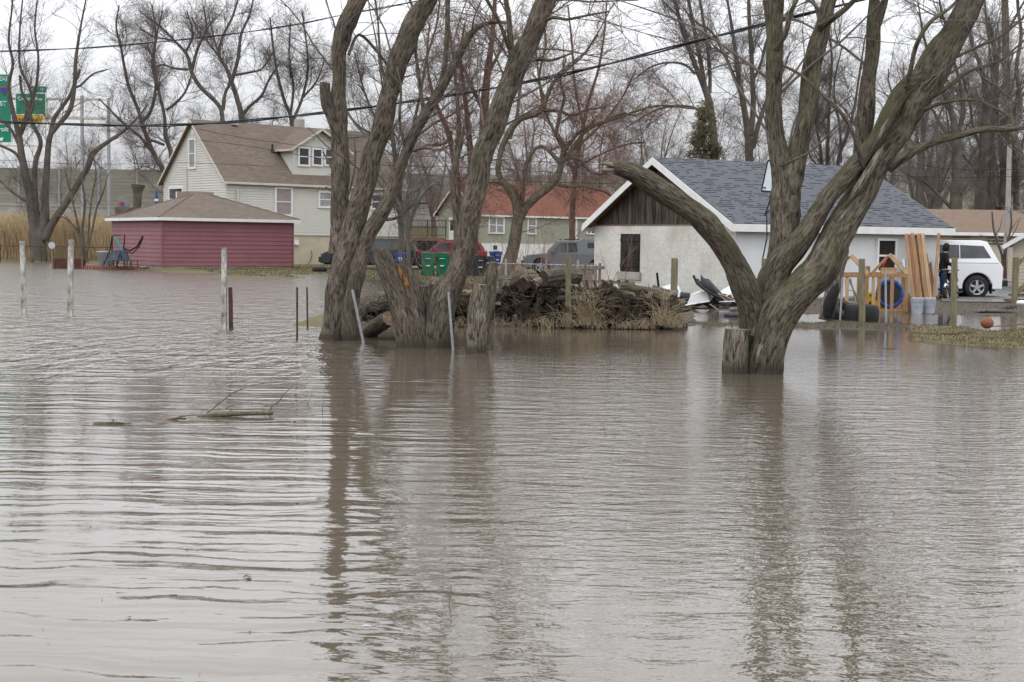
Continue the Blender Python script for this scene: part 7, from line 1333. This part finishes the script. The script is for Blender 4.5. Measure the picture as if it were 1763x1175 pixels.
# facing +x (to the right); y = across
bv = [(0, 0, .94, .12, .15), (.0, 0, 1.12, .11, .15), (.02, 0, 1.32, .12, .17), (.05, 0, 1.48, .06, .06), (.08, 0, 1.56, .055, .055), (.10, 0, 1.64, .09, .08), (.11, 0, 1.72, .075, .07),
      (0, -.09, .90, .085), (.03, -.10, .50, .06), (-.02, -.10, .09, .045), (.10, -.10, .04, .035), (0, .09, .90, .085), (.02, .10, .50, .06), (0, .10, .09, .045), (.12, .10, .04, .035),
      (.02, -.19, 1.40, .055), (.06, -.23, 1.14, .042), (.26, -.20, 1.06, .032), (.33, -.19, 1.05, .03), (.02, .19, 1.40, .055), (.08, .22, 1.14, .042), (.28, .17, 1.08, .032), (.35, .16, 1.07, .03)]
be = [(0, 1), (1, 2), (2, 3), (3, 4), (4, 5), (5, 6), (0, 7), (7, 8), (8, 9), (9, 10), (0, 11), (11, 12), (12, 13), (13, 14), (2, 15), (15, 16), (16, 17), (17, 18), (2, 19), (19, 20), (20, 21), (21, 22)]
for s, hb in ((-1, 18), (1, 22)):
    hx, hy, hz = bv[hb][:3]
    for k in range(4):
        i0 = len(bv); yk = hy+(k-1.5)*.02; ln = (.03, .034, .032, .025)[k]; bv += [(hx+.04, yk, hz, .009), (hx+.04+ln, yk, hz-.008, .008), (hx+.04+ln*1.4, yk, hz-.03, .007)]; be += [(hb, i0), (i0, i0+1), (i0+1, i0+2)]
    i0 = len(bv); bv += [(hx+.02, hy-s*.035, hz-.005, .010), (hx+.045, hy-s*.045, hz-.02, .009)]; be += [(hb, i0), (i0, i0+1)]
skin('body', bv, be, 'skin', pe)
mb = MB()
for s in (-1, 1): mb.torus((.19, s*.032, 1.675), .006, .006, 'X', 8, 4)
mb.tube([(.185, 0, 1.68), (.215, 0, 1.655), (.19, 0, 1.645)], [.008, .014, .01], 6); mb.beam((.185, -.02, 1.615), (.185, .02, 1.615), .01, .008); mb.build('face', 'skin', pe, True)
jv = [(0, 0, .84, .16, .185), (0, 0, 1.12, .15, .185), (.02, 0, 1.32, .155, .20), (.05, 0, 1.47, .09, .10), (.02, -.2, 1.40, .085), (.06, -.25, 1.14, .07), (.24, -.21, 1.07, .05), (.02, .2, 1.40, .085), (.08, .24, 1.14, .07), (.26, .18, 1.09, .05)]
skin('hooded_jacket', jv, [(0, 1), (1, 2), (2, 3), (2, 4), (4, 5), (5, 6), (2, 7), (7, 8), (8, 9)], 'hoodie', pe); skin('hood', [(.03, 0, 1.50, .09, .10), (.06, 0, 1.60, .12, .115), (.09, 0, 1.70, .135, .12), (.06, 0, 1.79, .06, .06)], [(0, 1), (1, 2), (2, 3)], 'hoodie', pe)
skin('jeans', [(0, 0, .95, .14, .165), (0, -.09, .84, .11), (.03, -.10, .50, .085), (-.01, -.10, .12, .075), (0, .09, .84, .11), (.02, .10, .50, .085), (.01, .10, .12, .075)], [(0, 1), (1, 2), (2, 3), (0, 4), (4, 5), (5, 6)], 'jeans', pe)
for s in (-.10, .10): skin('shoe', [(-.05, s, .06, .05, .045), (.06, s, .055, .05, .045), (.17, s, .045, .04, .035)], [(0, 1), (1, 2)], 'black', pe)
mo = thing('motorbike', 'black motorbike with a pale front mudguard standing between the person and the post', 'motorbike', at(1630, 517, 44.7)*np.array([1, 1, 0])+np.array([0, 0, .03]), R(58))
wheel(mo, -.12, 0, .21, .09, 'rim', -1, 6); wheel(mo, .95, 0, .24, .11, 'rim', -1, 6)
mb = MB(); mb.tube([(-.32, 0, .42), (-.2, 0, .50), (.0, 0, .47), (.14, 0, .36)], .035, 6); mb.build('mudguard', 'foam', mo, True); mb = MB(); mb.tube([(-.12, -.07, .2), (.05, -.07, .65), (.10, -.06, .85)], .022, 6); mb.tube([(-.12, .07, .2), (.05, .07, .65), (.10, .06, .85)], .022, 6); mb.build('fork', 'black', mo)
mb = MB(); mb.tube([(.1, 0, .8), (.35, 0, .75), (.6, 0, .62), (.95, 0, .62), (1.15, 0, .6)], [.05, .13, .12, .09, .04], 10); mb.build('tank_and_seat', 'black', mo, True); mb = MB(); mb.box((.42, 0, .38), (.38, .26, .3), .1); mb.cyl((.3, -.16, .42), (.3, .16, .42), .11); mb.tube([(.4, -.14, .3), (.6, -.16, .22), (1.1, -.18, .24)], .04, 8); mb.build('engine', 'rubber', mo, bevel=.02); mb = MB(); mb.tube([(.02, -.34, .95), (.1, -.1, .92), (.1, .1, .92), (.02, .34, .95)], .018, 6); mb.build('handlebar', 'black', mo); mb = MB(); mb.beam((.3, 0, .15), (.95, 0, .24), .12, .06); mb.build('frame', 'black', mo)
# ------------------------------------------------------------------ floating branches and driftwood
def floater(name, label, segs, z0=.0, mat='moss_log', cat='branch', mats=None):
    c = gnd(segs[0][0][0][0], segs[0][0][0][1], 0); root = thing(name, label, cat, c); groups = {}
    for pts, m_ in segs:
        P = []; Y0 = None; base = gnd(pts[0][0], pts[0][1], 0); 
        for (px, py, r_, *dy) in pts:
            P.append(at(px, py, base[1]+(dy[0] if dy else 0))-c)
        mb = MB(); mb.tube([tuple(p) for p in P], [q[2]*(.7 if m_ in ('twig', 'wood_bare') else 1) for q in pts], 7, cap=1)
        mb.build({'wood_bare': 'bare_branch', 'moss_log': 'mossy_bark', 'twig': 'twig', 'rot': 'broken_end', 'lumber_red': 'broken_end'}.get(m_, 'branch'), m_, root, True)
    return root
floater('floating_branch', 'mossy fallen branch floating in open water with thin twigs curving up above it', [([(339, 717, .012), (360, 716, .022), (400, 713, .024), (440, 712, .022), (470, 712, .018)], 'moss_log'), ([(356, 712, .012), (375, 696, .013), (400, 677, .012), (430, 664, .009), (470, 658, .007), (505, 657, .004), (526, 643, .002)], 'wood_bare'), ([(463, 712, .01), (468, 699, .012), (480, 692, .01), (490, 678, .007), (505, 664, .004), (515, 656, .002)], 'twig'), ([(470, 700, .008), (458, 699, .007), (446, 693, .003)], 'twig'), ([(435, 714, .004), (434, 700, .003), (430, 682, .002)], 'twig'), ([(388, 704, .006), (400, 698, .005), (425, 696, .003)], 'twig'), ([(483, 690, .004), (487, 697, .002)], 'twig'), ([(345, 714, .005), (350, 706, .004), (365, 700, .002)], 'twig')])
floater('floating_branch', 'second pale sunken branch end floating just left of the mossy branch', [([(283, 722, .006), (300, 720, .016), (318, 716, .014), (340, 714, .007)], 'wood_bare'), ([(292, 721.5, .012), (308, 722, .011), (320, 721, .008)], 'moss_log')])
floater('driftwood', 'short mossy driftwood stick with a red broken end, leftmost in the water', [([(161, 730, .02), (165, 730, .02)], 'lumber_red'), ([(165, 730, .021), (185, 729.5, .018), (200, 729, .015), (212, 729, .008), (226, 729, .003)], 'moss_log'), ([(195, 728, .008), (195, 722, .005)], 'moss_log')])
for i, (lb, pts) in enumerate((('thin dark twig standing in the water right of the floating branch', [(529, 695, .006), (533, 688, .004), (541, 670, .002)]), ('thin vertical twig in the water near the tall trunk reflection', [(555, 712, .005), (556, 695, .003), (560, 676, .002)]), ('curved thin twig rising from the near water below centre', [(773, 1042, .0035), (776, 1028, .003), (777, 1015, .003), (775, 1006, .0015)]), ('thin curved twig in the water right of centre', [(1043, 750, .004), (1040, 735, .003), (1028, 716, .0015)]), ('tiny twig right of the curved one in the water', [(1059, 751, .003), (1059, 736, .0015)]), ('short bent stick floating in the near water at left', [(200, 1021, .004), (215, 1022, .005), (238, 1024, .006)]), ('small dark stick floating in the near water beside the bent one', [(291, 1025, .005), (305, 1025, .006)]), ('short floating twig in the puddle before the forked maple', [(1518, 601, .01), (1530, 600, .012), (1545, 600, .006)]), ('low floating twigs in the far left water', [(268, 632, .01), (285, 633, .008), (300, 630, .004)]), ('floating leaf-strewn stick at far left water', [(52, 619, .014), (70, 620, .012), (90, 620, .006)]))):
    floater('twig', lb, [(pts, 'twig')])
lf = gnd(417, 996, 0.0); mb = MB(); mb.add([(0, 0, .004), (.025, -.01, .012), (.05, 0, .004), (.03, .03, .006), (.01, .03, .012)], [(0, 1, 2, 3, 4)]); o = mb.build('dead_leaf', 'leaf'); o.location = tuple(lf); tag(o, 'small orange brown leaf floating alone in the near left water', 'leaf')
bs_ = gnd(630, 1079, 0.0); mb = MB(); mb.tube([(-.02, 0, .001), (0, .004, .003), (.025, 0, .001)], [.002, .005, .002], 8); o = mb.build('litter_scrap', 'pale_panel', None, True); o.location = tuple(bs_); tag(o, 'tiny pale blue litter scrap floating in the near water', 'litter')
rl = np.random.default_rng(77); mb = MB()
for _ in range(130):
    q = gnd(rl.uniform(-20, 1780), 560+620*rl.random()**1.3, 0); w_ = rl.uniform(.003, .009)*(1+q[1]*.03); a = rl.random()*6.28; ca, sa = math.cos(a)*w_, math.sin(a)*w_; mb.add([(q[0]-ca, q[1]-sa, .003), (q[0]+sa*.5, q[1]-ca*.5, .006), (q[0]+ca, q[1]+sa, .003), (q[0]-sa*.5, q[1]+ca*.5, .007)], [(0, 1, 2, 3)])
tag(mb.build('floating_litter', 'leaf'), kind='stuff')
# grass blades and leaves on land near by
def cover(name, n, polys, h, w_, mat, seed, ymax=47):
    rng = np.random.default_rng(seed); P = []; 
    px = rng.uniform(min(p[0] for q in polys for p in q), max(p[0] for q in polys for p in q), n); py = rng.uniform(min(p[1] for q in polys for p in q), max(p[1] for q in polys for p in q), n)
    s = np.maximum.reduce([inside(px, py, q) for q in polys]); k = s > 0.3; px, py = px[k], py[k]; X = []; 
    for a, b in zip(px, py):
        g_ = gnd(a, b, .03); hh_ = groundh(g_[0], g_[1])
        if hh_ > .004: X.append((g_[0], g_[1], hh_))
    X = np.array(X); n = len(X); th = rng.random(n)*6.283; H = h*rng.uniform(.4, 1.2, n); le = rng.normal(size=(n, 2))*.35*H[:, None]; dx = np.stack([np.cos(th), np.sin(th)], 1)*w_
    V = np.zeros((n, 4, 3)); V[:, 0, :2] = X[:, :2]-dx; V[:, 1, :2] = X[:, :2]+dx; V[:, 2, :2] = X[:, :2]+le+dx*.3; V[:, 3, :2] = X[:, :2]+le-dx*.3; V[:, 0, 2] = V[:, 1, 2] = X[:, 2]-.005; V[:, 2, 2] = V[:, 3, 2] = X[:, 2]+H
    tag(npmesh(name, V.reshape(-1, 3), np.arange(n*4).reshape(-1, 4), mat, smooth=False), kind='stuff')
SP = [[(1400, 556), (1440, 552), (1560, 560), (1660, 562), (1700, 571), (1770, 565), (1770, 600), (1680, 597), (1560, 585), (1560, 570), (1500, 567), (1400, 567)], [(1190, 554), (1400, 556), (1400, 568), (1190, 564)]]
cover('grass', 15000, SP, .045, .005, 'grassblade', 1); cover('dead_leaves', 2600, SP+[[(1380, 535), (1460, 545), (1450, 560), (1380, 560)]], .02, .022, 'leaf', 2)
cover('lawn_grass', 20000, [[(300, 463), (560, 460), (900, 470), (900, 490), (700, 483), (420, 476)]], .05, .02, 'grassblade', 3)
cover('ground_litter', 5000, [[(1160, 514), (1763, 516), (1763, 547), (1500, 538), (1180, 533)], [(600, 505), (1180, 520), (1180, 560), (600, 562)]], .03, .02, 'leaf', 4)
